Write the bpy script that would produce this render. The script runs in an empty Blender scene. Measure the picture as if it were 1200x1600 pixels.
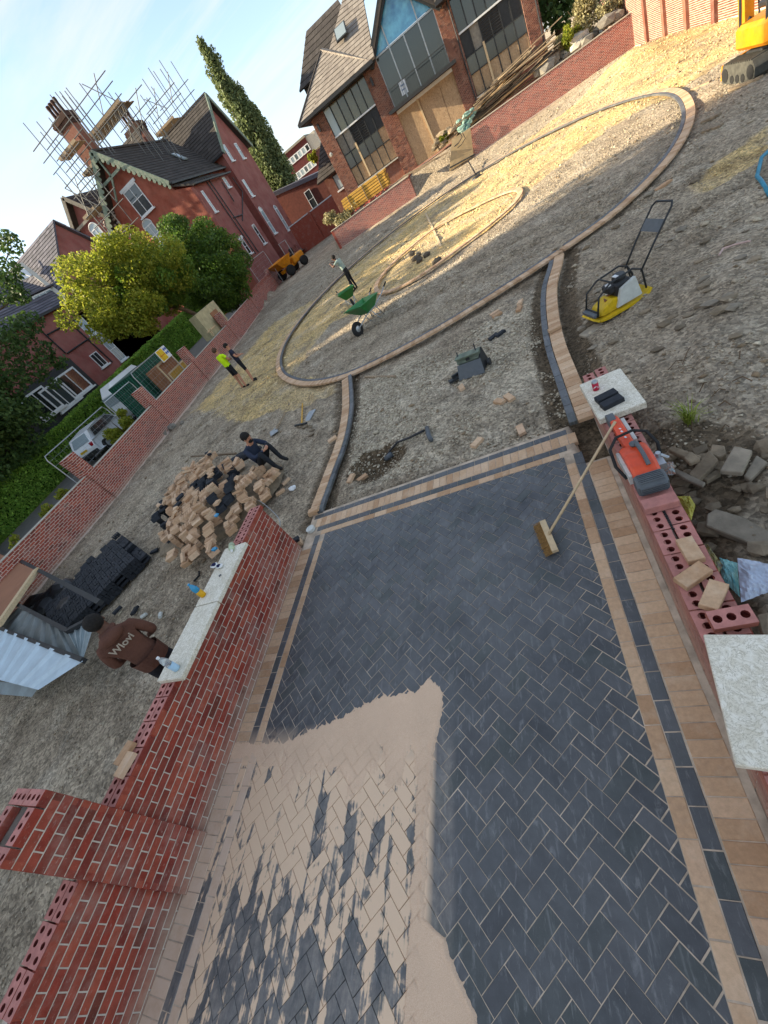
import bpy, bmesh, math, random
import numpy as np
from mathutils import Vector, Matrix
random.seed(7); np.random.seed(7)
S = bpy.context.scene
COL = S.collection
R_ = math.radians

# ------------------------------------------------------------------ camera
FPX, YAW, PITCH, ROLL, CAMH = 634.65, -0.5578, -0.6101, -0.6540, 3.388
def cam_axes():
    cy, sy, cp, sp = math.cos(YAW), math.sin(YAW), math.cos(PITCH), math.sin(PITCH)
    cr, sr = math.cos(ROLL), math.sin(ROLL)
    fwd = Vector((sy*cp, cy*cp, sp)); right = Vector((cy, -sy, 0)); up = right.cross(fwd)
    return cr*right+sr*up, -sr*right+cr*up, fwd
CX, CY, CF = cam_axes()
CP = Vector((0, 0, CAMH))
cd = bpy.data.cameras.new('camera'); cam = bpy.data.objects.new('camera', cd); COL.objects.link(cam)
m = Matrix((CX, CY, -CF)).transposed().to_4x4(); m.translation = CP; cam.matrix_world = m
cd.sensor_fit = 'VERTICAL'; cd.sensor_height = 24.0; cd.lens = FPX/1600*24.0
cd.clip_start = 0.05; cd.clip_end = 2000
S.camera = cam

# ------------------------------------------------------------------ light
SUN_AZ, SUN_EL = R_(-98), R_(24)      # azimuth from +Y towards +X, elevation
sd = Vector((math.sin(SUN_AZ)*math.cos(SUN_EL), math.cos(SUN_AZ)*math.cos(SUN_EL), math.sin(SUN_EL)))
sl = bpy.data.lights.new('sun', 'SUN'); sl.energy = 3.7; sl.angle = R_(0.53); sl.color = (1.0, 0.86, 0.62)
so = bpy.data.objects.new('sun', sl); COL.objects.link(so)
so.rotation_euler = sd.to_track_quat('Z', 'Y').to_euler()
W = bpy.data.worlds.new('World'); S.world = W; W.use_nodes = True
wt = W.node_tree; wt.nodes.clear()
def wn(t, **k):
    n = wt.nodes.new(t)
    for a, b in k.items(): setattr(n, a, b)
    return n
sky = wn('ShaderNodeTexSky', sky_type='NISHITA', sun_disc=False, sun_elevation=SUN_EL, sun_rotation=SUN_AZ,
         altitude=50, air_density=1.0, dust_density=1.2, ozone_density=1.2)
tc = wn('ShaderNodeTexCoord')
sxyz = wn('ShaderNodeSeparateXYZ'); wt.links.new(tc.outputs['Generated'], sxyz.inputs[0])
# project the direction onto a cloud layer: xy / (z+0.12)
zz = wn('ShaderNodeMath', operation='MAXIMUM'); zz.inputs[1].default_value = 0.0; wt.links.new(sxyz.outputs[2], zz.inputs[0])
za = wn('ShaderNodeMath', operation='ADD'); za.inputs[1].default_value = 0.16; wt.links.new(zz.outputs[0], za.inputs[0])
dv = wn('ShaderNodeVectorMath', operation='DIVIDE'); wt.links.new(tc.outputs['Generated'], dv.inputs[0])
cb = wn('ShaderNodeCombineXYZ')
for i in range(3): wt.links.new(za.outputs[0], cb.inputs[i])
wt.links.new(cb.outputs[0], dv.inputs[1])
mp = wn('ShaderNodeMapping'); mp.inputs['Rotation'].default_value = (0, 0, R_(38)); mp.inputs['Scale'].default_value = (0.55, 2.6, 0.0)
wt.links.new(dv.outputs[0], mp.inputs[0])
nz = wn('ShaderNodeTexNoise'); nz.inputs['Scale'].default_value = 0.9; nz.inputs['Detail'].default_value = 9; nz.inputs['Roughness'].default_value = 0.62
nz.inputs['Distortion'].default_value = 0.35
wt.links.new(mp.outputs[0], nz.inputs[0])
rmp = wn('ShaderNodeMapRange'); rmp.inputs[1].default_value = 0.42; rmp.inputs[2].default_value = 0.66; rmp.inputs[3].default_value = 0.10; rmp.inputs[4].default_value = 0.95
wt.links.new(nz.outputs[0], rmp.inputs[0])
mx = wn('ShaderNodeMix', data_type='RGBA'); wt.links.new(rmp.outputs[0], mx.inputs[0]); wt.links.new(sky.outputs[0], mx.inputs[6])
mx.inputs[7].default_value = (3.0, 3.15, 3.2, 1)
bg = wn('ShaderNodeBackground'); bg.inputs[1].default_value = 0.083
wt.links.new(mx.outputs[2], bg.inputs[0])
wo = wn('ShaderNodeOutputWorld'); wt.links.new(bg.outputs[0], wo.inputs[0])
S.view_settings.view_transform = 'Standard'; S.view_settings.look = 'None'
S.view_settings.exposure = 1.97; S.view_settings.gamma = 1.0; S.view_settings.use_curve_mapping = False

# ------------------------------------------------------------------ helpers
def at(px, py, z=0.0, x=None, y=None):
    """world point seen at a pixel of the 1200x1600 photograph, on a plane z, x or y = const"""
    d = CX*((px-600)/FPX) + CY*(-(py-800)/FPX) + CF
    if x is not None: t = x/d.x
    elif y is not None: t = y/d.y
    else: t = (z-CAMH)/d.z
    return CP+d*t
def topx(p):
    d = Vector(p)-CP; w = d.dot(CF)
    if w <= 0.05: return None
    return 600+FPX*d.dot(CX)/w, 800-FPX*d.dot(CY)/w
def inview(p, mrg=40):
    q = topx(p)
    return q is not None and -mrg < q[0] < 1200+mrg and -mrg < q[1] < 1600+mrg

def tag(o, label=None, cat=None, group=None, kind=None):
    if label: o['label'] = label
    if cat: o['category'] = cat
    if group: o['group'] = group
    if kind: o['kind'] = kind
    return o
def empty(name, loc=(0, 0, 0), rz=0, label=None, cat=None, group=None, kind=None):
    o = bpy.data.objects.new(name, None); COL.objects.link(o); o.location = loc; o.rotation_euler = (0, 0, rz)
    o.empty_display_size = .1
    return tag(o, label, cat, group, kind)
def root_loc(parent):
    l = Vector((0, 0, 0)); p = parent
    while p is not None: l += p.location; p = p.parent
    return l
def link(name, mesh, parent=None, mtx=None, world=True):
    o = bpy.data.objects.new(name, mesh); COL.objects.link(o)
    if mtx is not None: o.matrix_local = mtx
    if parent is not None:
        o.parent = parent
        if world: o.location = Vector(o.location)-root_loc(parent)
    return o
def copy_tree(o, parent=None):
    c = o.copy(); COL.objects.link(c)
    if parent: c.parent = parent
    for ch in [k for k in o.children]: copy_tree(ch, c)
    return c

class MB:
    def __init__(s): s.v = []; s.f = []; s.mi = []; s.M = Matrix.Identity(4)
    def add(s, vs, fs, mi=0):
        n = len(s.v); s.v += [s.M @ Vector(v) for v in vs]; s.f += [[n+i for i in f] for f in fs]; s.mi += [mi]*len(fs)
    def hexa(s, p, mi=0):   # p: 4 bottom + 4 top, ccw
        s.add(p, [(3,2,1,0),(4,5,6,7),(0,1,5,4),(1,2,6,5),(2,3,7,6),(3,0,4,7)], mi)
    def box(s, c, d, rz=0, mi=0, rx=0, ry=0):
        m = Matrix.Translation(Vector(c)) @ Matrix.Rotation(rz, 4, 'Z') @ Matrix.Rotation(ry, 4, 'Y') @ Matrix.Rotation(rx, 4, 'X')
        x, y, z = d[0]/2, d[1]/2, d[2]/2
        s.hexa([m @ Vector(q) for q in ((-x,-y,-z),(x,-y,-z),(x,y,-z),(-x,y,-z),(-x,-y,z),(x,-y,z),(x,y,z),(-x,y,z))], mi)
    def bbox(s, c, d, rz=0, mi=0, b=0.01, rx=0, ry=0):   # box with chamfered edges
        m = Matrix.Translation(Vector(c)) @ Matrix.Rotation(rz, 4, 'Z') @ Matrix.Rotation(ry, 4, 'Y') @ Matrix.Rotation(rx, 4, 'X')
        bm = bmesh.new(); bmesh.ops.create_cube(bm, size=1.0)
        for v in bm.verts: v.co = Vector((v.co.x*d[0], v.co.y*d[1], v.co.z*d[2]))
        bmesh.ops.bevel(bm, geom=bm.edges[:], offset=b, segments=1, affect='EDGES')
        bm.verts.index_update()
        s.add([m @ v.co for v in bm.verts], [[v.index for v in f.verts] for f in bm.faces], mi); bm.free()
    def beam(s, a, b, w, h, mi=0, up=(0, 0, 1)):
        a = Vector(a); b = Vector(b); d = (b-a).normalized(); u = Vector(up)
        if abs(d.dot(u)) > .98: u = Vector((0, 1, 0))
        r = d.cross(u).normalized()*w/2; t = r.cross(d).normalized()*h/2
        s.hexa([a-r-t, a+r-t, b+r-t, b-r-t, a-r+t, a+r+t, b+r+t, b-r+t], mi)
    def tube(s, pts, r, n=8, mi=0, cap=True):
        pts = [Vector(p) for p in pts]; rs = r if isinstance(r, (list, tuple)) else [r]*len(pts)
        rings = []; prev = None; base = len(s.v)
        vs = []; fs = []
        for i, p in enumerate(pts):
            d = (pts[min(i+1, len(pts)-1)]-pts[max(i-1, 0)]).normalized()
            if prev is None:
                u = Vector((0, 0, 1)) if abs(d.z) < .9 else Vector((1, 0, 0))
                a = d.cross(u).normalized()
            else: a = (prev-d*prev.dot(d)).normalized()
            prev = a; b = d.cross(a)
            for k in range(n):
                t = 2*math.pi*k/n; vs.append(p+(a*math.cos(t)+b*math.sin(t))*rs[i])
        for i in range(len(pts)-1):
            for k in range(n):
                fs.append((i*n+k, i*n+(k+1) % n, (i+1)*n+(k+1) % n, (i+1)*n+k))
        if cap: fs.append(tuple(range(n))[::-1]); fs.append(tuple((len(pts)-1)*n+k for k in range(n)))
        s.add(vs, fs, mi)
    def lathe(s, prof, c=(0, 0, 0), n=16, mi=0, axis='Z'):
        vs = []; fs = []
        m = {'Z': Matrix.Identity(4), 'X': Matrix.Rotation(R_(90), 4, 'Y'), 'Y': Matrix.Rotation(R_(-90), 4, 'X')}[axis]
        for r, z in prof:
            for k in range(n):
                t = 2*math.pi*k/n; vs.append(Vector(c)+(m @ Vector((r*math.cos(t), r*math.sin(t), z))))
        for i in range(len(prof)-1):
            for k in range(n): fs.append((i*n+k, i*n+(k+1) % n, (i+1)*n+(k+1) % n, (i+1)*n+k))
        fs.append(tuple(range(n))[::-1]); fs.append(tuple((len(prof)-1)*n+k for k in range(n)))
        s.add(vs, fs, mi)
    def prism(s, poly, z0, z1, mi=0):   # poly xy ccw; z0,z1 numbers
        n = len(poly); vs = [(p[0], p[1], z0) for p in poly]+[(p[0], p[1], z1) for p in poly]
        fs = [tuple(range(n))[::-1], tuple(range(n, 2*n))]+[(i, (i+1) % n, n+(i+1) % n, n+i) for i in range(n)]
        s.add(vs, fs, mi)
    def slab(s, poly3, thick, mi=0, dirn=None):   # extrude a planar 3D polygon backwards along dirn
        P = [Vector(p) for p in poly3]; n = len(P)
        if dirn is None:
            nn = Vector((0, 0, 0))
            for i in range(n): nn += P[i].cross(P[(i+1) % n])
            dirn = -nn.normalized()
        d = Vector(dirn)*thick; Q = [p+d for p in P]
        s.add(P+Q, [tuple(range(n)), tuple(range(n, 2*n))[::-1]]+[((i+1) % n, i, n+i, n+(i+1) % n) for i in range(n)], mi)
    def blob(s, c, r, mi=0, n=2, sq=(1, 1, 1), jit=.15):
        bm = bmesh.new(); bmesh.ops.create_icosphere(bm, subdivisions=n, radius=1)
        rr = Matrix.Rotation(random.random()*6, 3, 'Z')
        vs = []
        for v in bm.verts:
            q = rr @ v.co; k = r*(1+random.uniform(-jit, jit)); vs.append(Vector(c)+Vector((q.x*sq[0]*k, q.y*sq[1]*k, q.z*sq[2]*k)))
        bm.verts.index_update()
        s.add(vs, [[v.index for v in f.verts] for f in bm.faces], mi); bm.free()
    def mesh(s, name, mats, smooth=False):
        me = bpy.data.meshes.new(name); me.from_pydata([tuple(v) for v in s.v], [], s.f)
        for m_ in (mats if isinstance(mats, (list, tuple)) else [mats]): me.materials.append(m_)
        if any(s.mi): me.polygons.foreach_set('material_index', s.mi)
        if smooth: me.polygons.foreach_set('use_smooth', [True]*len(s.f))
        me.update(); return me
    def build(s, name, mats, parent=None, smooth=False, **k):
        if parent is not None:
            l = root_loc(parent); s.v = [v-l for v in s.v]
        o = bpy.data.objects.new(name, s.mesh(name, mats, smooth)); COL.objects.link(o); o.parent = parent
        return tag(o, **k)
    def thing(s, name, mats, label, cat, group=None, smooth=False):   # one mesh that is a whole thing
        xs = [v.x for v in s.v]; ys = [v.y for v in s.v]; zs = [v.z for v in s.v]
        c = Vector(((min(xs)+max(xs))/2, (min(ys)+max(ys))/2, min(zs)))
        s.v = [v-c for v in s.v]; o = bpy.data.objects.new(name, s.mesh(name, mats, smooth)); COL.objects.link(o); o.location = c
        return tag(o, label, cat, group)

def np_mesh(name, V, F, mats, mi=None, smooth=False):
    V = np.asarray(V, np.float32); F = np.asarray(F, np.int32)
    me = bpy.data.meshes.new(name); me.vertices.add(len(V)); me.vertices.foreach_set('co', V.ravel())
    k = F.shape[1]; me.loops.add(F.size); me.loops.foreach_set('vertex_index', F.ravel())
    me.polygons.add(len(F)); me.polygons.foreach_set('loop_start', np.arange(len(F), dtype=np.int32)*k)
    me.polygons.foreach_set('loop_total', np.full(len(F), k, np.int32))
    if smooth: me.polygons.foreach_set('use_smooth', np.ones(len(F), bool))
    for m_ in (mats if isinstance(mats, (list, tuple)) else [mats]): me.materials.append(m_)
    if mi is not None: me.polygons.foreach_set('material_index', np.asarray(mi, np.int32))
    me.update(calc_edges=True); return me

# ------------------------------------------------------------------ materials
def hexc(h):
    v = [int(h[i:i+2], 16)/255 for i in (0, 2, 4)]
    return tuple((c/12.92 if c <= .04045 else ((c+.055)/1.055)**2.4) for c in v)
class NT:
    def __init__(s, name):
        s.m = bpy.data.materials.new(name); s.m.use_nodes = True; s.t = s.m.node_tree; s.t.nodes.clear()
        s.o = s.n('ShaderNodeOutputMaterial'); s.b = s.n('ShaderNodeBsdfPrincipled'); s.l(s.b.outputs[0], s.o.inputs[0])
        s.pos = s.n('ShaderNodeNewGeometry')
    def n(s, t, **k):
        x = s.t.nodes.new(t)
        for a, b in k.items(): setattr(x, a, b)
        return x
    def l(s, a, b): s.t.links.new(a, b)
    def P(s): return s.pos.outputs['Position']
    def noise(s, scale, detail=4, rough=.55, vec=None, dist=0):
        x = s.n('ShaderNodeTexNoise'); x.inputs['Scale'].default_value = scale; x.inputs['Detail'].default_value = detail
        x.inputs['Roughness'].default_value = rough; x.inputs['Distortion'].default_value = dist
        s.l(vec or s.P(), x.inputs[0]); return x.outputs[0]
    def vor(s, scale, out='Distance', vec=None):
        x = s.n('ShaderNodeTexVoronoi'); x.inputs['Scale'].default_value = scale; s.l(vec or s.P(), x.inputs[0]); return x.outputs[out]
    def stretch(s, sx, sy, sz, rz=0, vec=None):
        x = s.n('ShaderNodeMapping'); x.inputs['Scale'].default_value = (sx, sy, sz); x.inputs['Rotation'].default_value = (0, 0, rz)
        s.l(vec or s.P(), x.inputs[0]); return x.outputs[0]
    def rng(s, v, a, b, c=0, d=1, clamp=True):
        x = s.n('ShaderNodeMapRange', clamp=clamp)
        for i, q in enumerate((a, b, c, d)): x.inputs[i+1].default_value = q
        s.l(v, x.inputs[0]); return x.outputs[0]
    def mix(s, f, a, b, mode='MIX'):
        x = s.n('ShaderNodeMix', data_type='RGBA', blend_type=mode)
        if hasattr(f, 'links'): s.l(f, x.inputs[0])
        else: x.inputs[0].default_value = f
        for q, i in ((a, 6), (b, 7)):
            if hasattr(q, 'links'): s.l(q, x.inputs[i])
            else: x.inputs[i].default_value = (*q[:3], 1)
        return x.outputs[2]
    def math(s, op, a, b=0.0):
        x = s.n('ShaderNodeMath', operation=op)
        for q, i in ((a, 0), (b, 1)):
            if hasattr(q, 'links'): s.l(q, x.inputs[i])
            else: x.inputs[i].default_value = q
        return x.outputs[0]
    def val(s, c, f):    # multiply brightness of colour c by value socket f
        x = s.n('ShaderNodeHueSaturation'); s.l(c, x.inputs['Color']) if hasattr(c, 'links') else setattr(x.inputs['Color'], 'default_value', (*c[:3], 1))
        s.l(f, x.inputs['Value']); return x.outputs[0]
    def rand(s):
        a = s.n('ShaderNodeObjectInfo').outputs['Random']; b = s.pos.outputs['Random Per Island']
        return s.math('FRACT', s.math('ADD', a, b))
    def ramp(s, v, stops, interp='LINEAR'):
        x = s.n('ShaderNodeValToRGB'); x.color_ramp.interpolation = interp; e = x.color_ramp.elements
        while len(e) < len(stops): e.new(.5)
        for q, (p, c) in zip(e, stops): q.position = p; q.color = (*c, 1)
        s.l(v, x.inputs[0]); return x.outputs[0]
    def bump(s, h, strength=.5, dist=.01, prev=None):
        x = s.n('ShaderNodeBump'); x.inputs['Strength'].default_value = strength; x.inputs['Distance'].default_value = dist
        s.l(h, x.inputs['Height'])
        if prev is not None: s.l(prev, x.inputs['Normal'])
        return x.outputs[0]
    def fin(s, col, rough=.8, normal=None, spec=.3, metal=0):
        if hasattr(col, 'links'): s.l(col, s.b.inputs['Base Color'])
        else: s.b.inputs['Base Color'].default_value = (*col[:3], 1)
        if hasattr(rough, 'links'): s.l(rough, s.b.inputs['Roughness'])
        else: s.b.inputs['Roughness'].default_value = rough
        s.b.inputs['Specular IOR Level'].default_value = spec; s.b.inputs['Metallic'].default_value = metal
        if normal is not None: s.l(normal, s.b.inputs['Normal'])
        return s.m
def mat(name, col, rough=.8, var=.18, scale=9, bump=.25, bs=60, bd=.004, rnd=.0, spec=.3, metal=0, col2=None, dirt=0):
    t = NT(name); nz = t.noise(scale, 5, .6)
    c2 = col2 or tuple(max(0, q*(1-var*1.6)) for q in col); c1 = tuple(min(1, q*(1+var*.6)) for q in col) if col2 is None else col
    c = t.mix(t.rng(nz, .3, .7), c2, c1)
    if dirt: c = t.mix(t.math('MULTIPLY', t.rng(t.noise(2.3, 6, .7), .45, .75), dirt), c, (.16, .135, .10))
    if rnd: c = t.val(c, t.rng(t.rand(), 0, 1, 1-rnd, 1+rnd))
    n = t.bump(t.noise(bs, 4, .6), bump, bd) if bump else None
    return t.fin(c, rough, n, spec, metal)

M = {}
def brickmat(name, stops, dust=None):
    t = NT(name); c = t.ramp(t.rand(), stops, 'CONSTANT')
    c = t.val(c, t.rng(t.noise(14, 5, .65), .3, .7, .78, 1.18))
    sp = t.rng(t.noise(95, 3, .7), .62, .72); c = t.mix(t.math('MULTIPLY', sp, .45), c, (.38, .22, .17))
    lt = t.rng(t.noise(2.6, 6, .72), .50, .78); c = t.mix(t.math('MULTIPLY', lt, .42), c, (.40, .31, .26)); sm = t.rng(t.noise(34, 4, .7, t.stretch(1, .5, 1.6)), .60, .72); c = t.mix(t.math('MULTIPLY', sm, .4), c, (.52, .44, .38))
    if dust is not None:      # splash and sand dust clinging to the lowest courses
        z = t.n('ShaderNodeSeparateXYZ'); t.l(t.P(), z.inputs[0])
        k = t.math('MULTIPLY', t.rng(z.outputs[2], dust, 0.0), t.rng(t.noise(7, 5, .7), .25, .6, .35, .95)); c = t.mix(k, c, (.38, .27, .2))
    n = t.bump(t.noise(70, 5, .7), .5, .004); n = t.bump(t.noise(260, 2, .6), .4, .0015, n)
    return t.fin(c, .78, n, .25)
RED = [(0, hexc('8c4337')), (.18, hexc('964737')), (.36, hexc('823d31')), (.52, hexc('9f4e3b')), (.70, hexc('78332a')), (.8, hexc('903c2e')), (.955, hexc('6d382d'))]
M['brick'] = brickmat('red_brick', RED, .22)
M['brick_r'] = brickmat('mortar_smeared_brick', [(0, hexc('96524a')), (.3, hexc('a4584a')), (.6, hexc('8b463d')), (.85, hexc('ab6252'))], .75)
M['brick_far'] = brickmat('red_brick_weathered', [(0, hexc('8f4237')), (.2, hexc('9b4a3c')), (.45, hexc('85392f')), (.7, hexc('a05140')), (.88, hexc('6e322b'))])
M['brick_old'] = brickmat('brown_brick', [(0, hexc('7d4f40')), (.25, hexc('8a5a48')), (.5, hexc('70463a')), (.75, hexc('936652')), (.9, hexc('5b3a30'))])
M['brick_pink'] = mat('pink_brick_bed_face', hexc('b97d74'), .9, .15, 18, .5, 90, .004, .1, dirt=.25)
M['hole'] = mat('brick_hole_inside', hexc('6f2f28'), .9, .2, 20, .3)
M['mortar'] = mat('mortar', hexc('cdc1b2'), .95, .12, 20, .6, 120, .004)
M['mortar_far'] = mat('mortar_pinkish', hexc('c9b3a5'), .95, .12, 20, .4, 120, .004)
t = NT('buff_paver'); c = t.ramp(t.rand(), [(0, hexc('c6a485')), (.2, hexc('d1b190')), (.45, hexc('b99675')), (.65, hexc('caa988')), (.85, hexc('b38f6e'))])
c = t.val(c, t.rng(t.noise(30, 5, .7), .3, .7, .85, 1.12)); c = t.mix(t.math('MULTIPLY', t.rng(t.noise(4, 5, .7), .5, .75), .5), c, hexc('d9c2a8'))
x = t.n('ShaderNodeSeparateXYZ'); t.l(t.P(), x.inputs[0]); k = t.math('MULTIPLY', t.math('MULTIPLY', t.rng(x.outputs[0], -3.55, -3.6), t.rng(x.outputs[0], -4.15, -4.05)), t.math('MULTIPLY', t.rng(x.outputs[1], 1.15, .9), t.rng(t.noise(5, 5, .7), .3, .6, .45, .9)))
c = t.mix(k, c, hexc('d2b9a2'))
M['buff'] = t.fin(c, .85, t.bump(t.noise(150, 4, .7), .5, .003), .2)

# slate coloured pavers: scuffs, and the sand dust brushed over the part still being jointed
t = NT('charcoal_paver'); c = t.ramp(t.rand(), [(0, hexc('424547')), (.25, hexc('4b4d4f')), (.5, hexc('3d3f42')), (.75, hexc('515254')), (.92, hexc('3f4443'))])
c = t.val(c, t.rng(t.noise(11, 5, .6), .3, .7, .8, 1.2))
scv = t.stretch(9, 2.2, 1, R_(12)); sc = t.rng(t.noise(3.0, 7, .72, scv, .6), .54, .78)
c = t.mix(t.math('MULTIPLY', sc, .62), c, hexc('9c9c9a')); hz = t.rng(t.noise(1.3, 5, .65), .34, .72); yy_ = t.n('ShaderNodeSeparateXYZ'); t.l(t.P(), yy_.inputs[0]); c = t.mix(t.math('MULTIPLY', t.math('MULTIPLY', hz, t.rng(yy_.outputs[1], .3, 2.6, .35, 1)), .36), c, hexc('8c8c8a'))
fl = t.rng(t.noise(210, 2, .5), .66, .74); c = t.mix(t.math('MULTIPLY', fl, .35), c, hexc('7f868c'))
x = t.n('ShaderNodeSeparateXYZ'); t.l(t.P(), x.inputs[0])
reg = t.math('MULTIPLY', t.rng(x.outputs[0], -1.43, -1.50), t.math('MULTIPLY', t.rng(x.outputs[1], 1.25, .9), t.rng(x.outputs[0], -4.1, -3.9)))
stv = t.stretch(11, 1.0, 1); st = t.noise(1.0, 4, .55, stv, .3)
pt = t.noise(9, 4, .6)
low = t.rng(x.outputs[1], -1.1, 1.0, -.05, .12)      # coverage thins towards the bottom
dsum = t.math('ADD', t.math('ADD', t.math('MULTIPLY', st, .75), t.math('MULTIPLY', pt, .28)), t.math('ADD', low, t.rng(t.rand(), 0, 1, -.055, .05)))
dm = t.math('MULTIPLY', t.math('MULTIPLY', t.rng(dsum, .517, .555), reg), t.rng(x.outputs[0], -1.60, -1.66))
film = t.math('MULTIPLY', t.math('MULTIPLY', reg, t.rng(t.noise(5, 6, .7, t.stretch(2.2, .7, 1)), .36, .68, .04, .55)), 1.0)
film = t.math('MULTIPLY', film, t.rng(t.noise(17, 5, .75), .3, .62, .35, 1.25)); c = t.mix(film, c, hexc('a49a8e')); c = t.mix(dm, c, hexc('dabb9b'))
M['slate'] = t.fin(c, t.rng(sc, 0, 1, .5, .7), t.bump(t.noise(130, 4, .7), .35, .002), .45)
M['slate_new'] = mat('black_paver', hexc('2b2e33'), .75, .25, 20, .4, 120, .003, .2)
t = NT('jointing_sand'); c = t.mix(t.rng(t.noise(240, 3, .7), .35, .65), hexc('cba98c'), hexc('dfc3a6'))
c = t.val(c, t.rng(t.noise(2.2, 4, .6), .3, .7, .92, 1.05))
M['sand'] = t.fin(c, .95, t.bump(t.noise(90, 5, .7), .35, .004, t.bump(t.noise(14, 4, .6), .3, .02)), .15)
M['sand_dark'] = mat('joint_bed_sand', hexc('c3b09a'), .95, .3, 6, .4, 200, .003)

def glass(name, col, rough=.06, rnd=.5):
    t = NT(name); c = t.val(col, t.rng(t.rand(), 0, 1, 1-rnd, 1+rnd)); return t.fin(c, rough, None, .8)
M['glass'] = glass('dark_window_glass', (.035, .042, .045))
M['glass_pale'] = glass('pale_window_glass', (.30, .36, .38), .1, .3)
M['glass_blue'] = mat('blue_protective_film', hexc('6fc0e0'), .12, .3, 1.6, .3, 5, .03, col2=hexc('2470a5'), spec=.8)
M['white'] = mat('white_paint', (.72, .73, .73), .5, .06, 6, .1, dirt=.12)
M['stone'] = mat('pale_stone', hexc('b9b2a4'), .8, .1, 6, .3)
t = NT('cream_coping_stone'); v = t.vor(9, 'Distance', t.stretch(1, 1, 1)); w_ = t.noise(11, 6, .7, None, 2.2)
c = t.mix(t.rng(w_, .42, .62), hexc('d6ceba'), hexc('e9e3d4')); c = t.mix(t.math('MULTIPLY', t.rng(t.noise(13, 5, .65, None, 3), .47, .5), t.rng(t.noise(13, 5, .65, None, 3), .53, .5)), c, hexc('a59b84'))
c = t.mix(t.math('MULTIPLY', t.rng(t.noise(3.5, 6, .7), .5, .72), .35), c, hexc('a89a80'))
M['coping'] = t.fin(c, .6, t.bump(w_, .1, .003), .3)
M['timber'] = mat('weathered_timber', hexc('a08c72'), .8, .3, 14, .4, 40, .004, .3)
M['timber_y'] = mat('new_yellow_timber', hexc('c79a45'), .7, .2, 10, .3, 40, .004, .25)
M['wood_pale'] = mat('pale_stripped_wood', hexc('cdb48e'), .7, .12, 20, .2, 50, .002)
t = NT('oriented_strand_board'); c = t.ramp(t.vor(22, 'Color', t.stretch(1, 1, .6)), [(0, hexc('8a7058')), (.4, hexc('b39878')), (.8, hexc('a48767')), (1, hexc('cdb594'))])
M['osb'] = t.fin(t.val(c, t.rng(t.noise(1.2, 4, .6), .3, .7, .85, 1.1)), .8, None, .2)
M['ply'] = mat('brown_board', hexc('96694c'), .8, .15, 3, .2)
M['concrete'] = mat('concrete', hexc('8c867b'), .9, .2, 7, .6, 50, .008, .15, dirt=.2)
M['slabstone'] = mat('old_paving_slab', hexc('918675'), .9, .22, 9, .7, 60, .006, .2, dirt=.4)
M['rubble'] = mat('broken_rubble', hexc('887964'), .95, .25, 9, .8, 60, .01, .3, dirt=.4)
M['black'] = mat('black_plastic', (.022, .022, .024), .45, .2, 10, .1, spec=.5)
M['rubber'] = mat('black_rubber', (.02, .02, .02), .8, .2, 20, .3)
M['iron'] = mat('black_painted_iron', (.03, .032, .034), .5, .2, 10, .1)
M['galv'] = mat('galvanised_steel', (.42, .44, .45), .42, .15, 12, .1, metal=.6)
M['scaf'] = mat('scaffold_tube', (.15, .15, .145), .5, .2, 12, .1, metal=.3)
M['render'] = mat('red_masonry_paint', hexc('9c655d'), .85, .16, .8, .6, 12, .03, dirt=.3, col2=hexc('84463f'))
M['render_o'] = mat('orange_red_brick_paint', hexc('a5614f'), .85, .2, .9, .6, 12, .03, dirt=.25, col2=hexc('84402f'))
M['green_wood'] = mat('green_flaking_bargeboard', hexc('5f7466'), .8, .3, 4, .4, 20, .01, col2=hexc('8b9080'))
t = NT('brown_roof_tile'); c = t.ramp(t.rand(), [(0, hexc('413c3a')), (.3, hexc('46413e')), (.6, hexc('3c3835')), (.85, hexc('4a4542'))])
M['tile'] = t.fin(t.val(c, t.rng(t.noise(3, 5, .7), .3, .7, .8, 1.2)), .85, t.bump(t.noise(30, 4, .7), .4, .01), .2)
t = NT('buff_roof_tile'); c = t.ramp(t.rand(), [(0, hexc('837a72')), (.3, hexc('8a8177')), (.6, hexc('7c736b')), (.85, hexc('90877d'))])
M['tile_buff'] = t.fin(t.val(c, t.rng(t.noise(2, 5, .7), .3, .7, .85, 1.15)), .85, t.bump(t.noise(30, 4, .7), .4, .01), .2)
t = NT('roof_slate'); c = t.ramp(t.rand(), [(0, hexc('4e4c53')), (.3, hexc('5b5860')), (.6, hexc('454349')), (.85, hexc('66626a'))])
M['slates'] = t.fin(c, .7, t.bump(t.noise(30, 4, .7), .4, .01), .3)
M['yellow'] = mat('yellow_machine_paint', hexc('d9b417'), .5, .2, 12, .1, dirt=.35)
M['orange'] = mat('orange_yellow_paint', hexc('d98a12'), .45, .15, 5, .1, dirt=.25)
M['saw_orange'] = mat('orange_plastic', hexc('d9481c'), .42, .12, 14, .1, dirt=.12, spec=.5)
M['grey_pl'] = mat('grey_plastic', hexc('5b6064'), .55, .1, 14, .1, dirt=.15)
M['white_pl'] = mat('pale_plastic', hexc('c9cbc4'), .5, .1, 14, .1, dirt=.25)
M['green_pl'] = mat('green_barrow_plastic', hexc('1f7a35'), .4, .2, 6, .1, dirt=.25, spec=.5)
M['hedge_soil'] = mat('dark_soil', hexc('4b4136'), .95, .3, 6, .8, 40, .02)
M['asphalt'] = mat('asphalt', hexc('77736c'), .95, .12, 3, .5, 120, .005)
M['car'] = mat('white_car_paint', (.78, .79, .8), .25, .03, 3, 0, spec=.6)
M['skin_d'] = mat('dark_brown_skin', hexc('5f4032'), .6, .1, 20, .1)
M['skin_m'] = mat('light_skin', hexc('b98468'), .6, .1, 20, .1)
M['hair'] = mat('black_hair', (.018, .015, .013), .85, .4, 60, .9, 120, .01)
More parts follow.
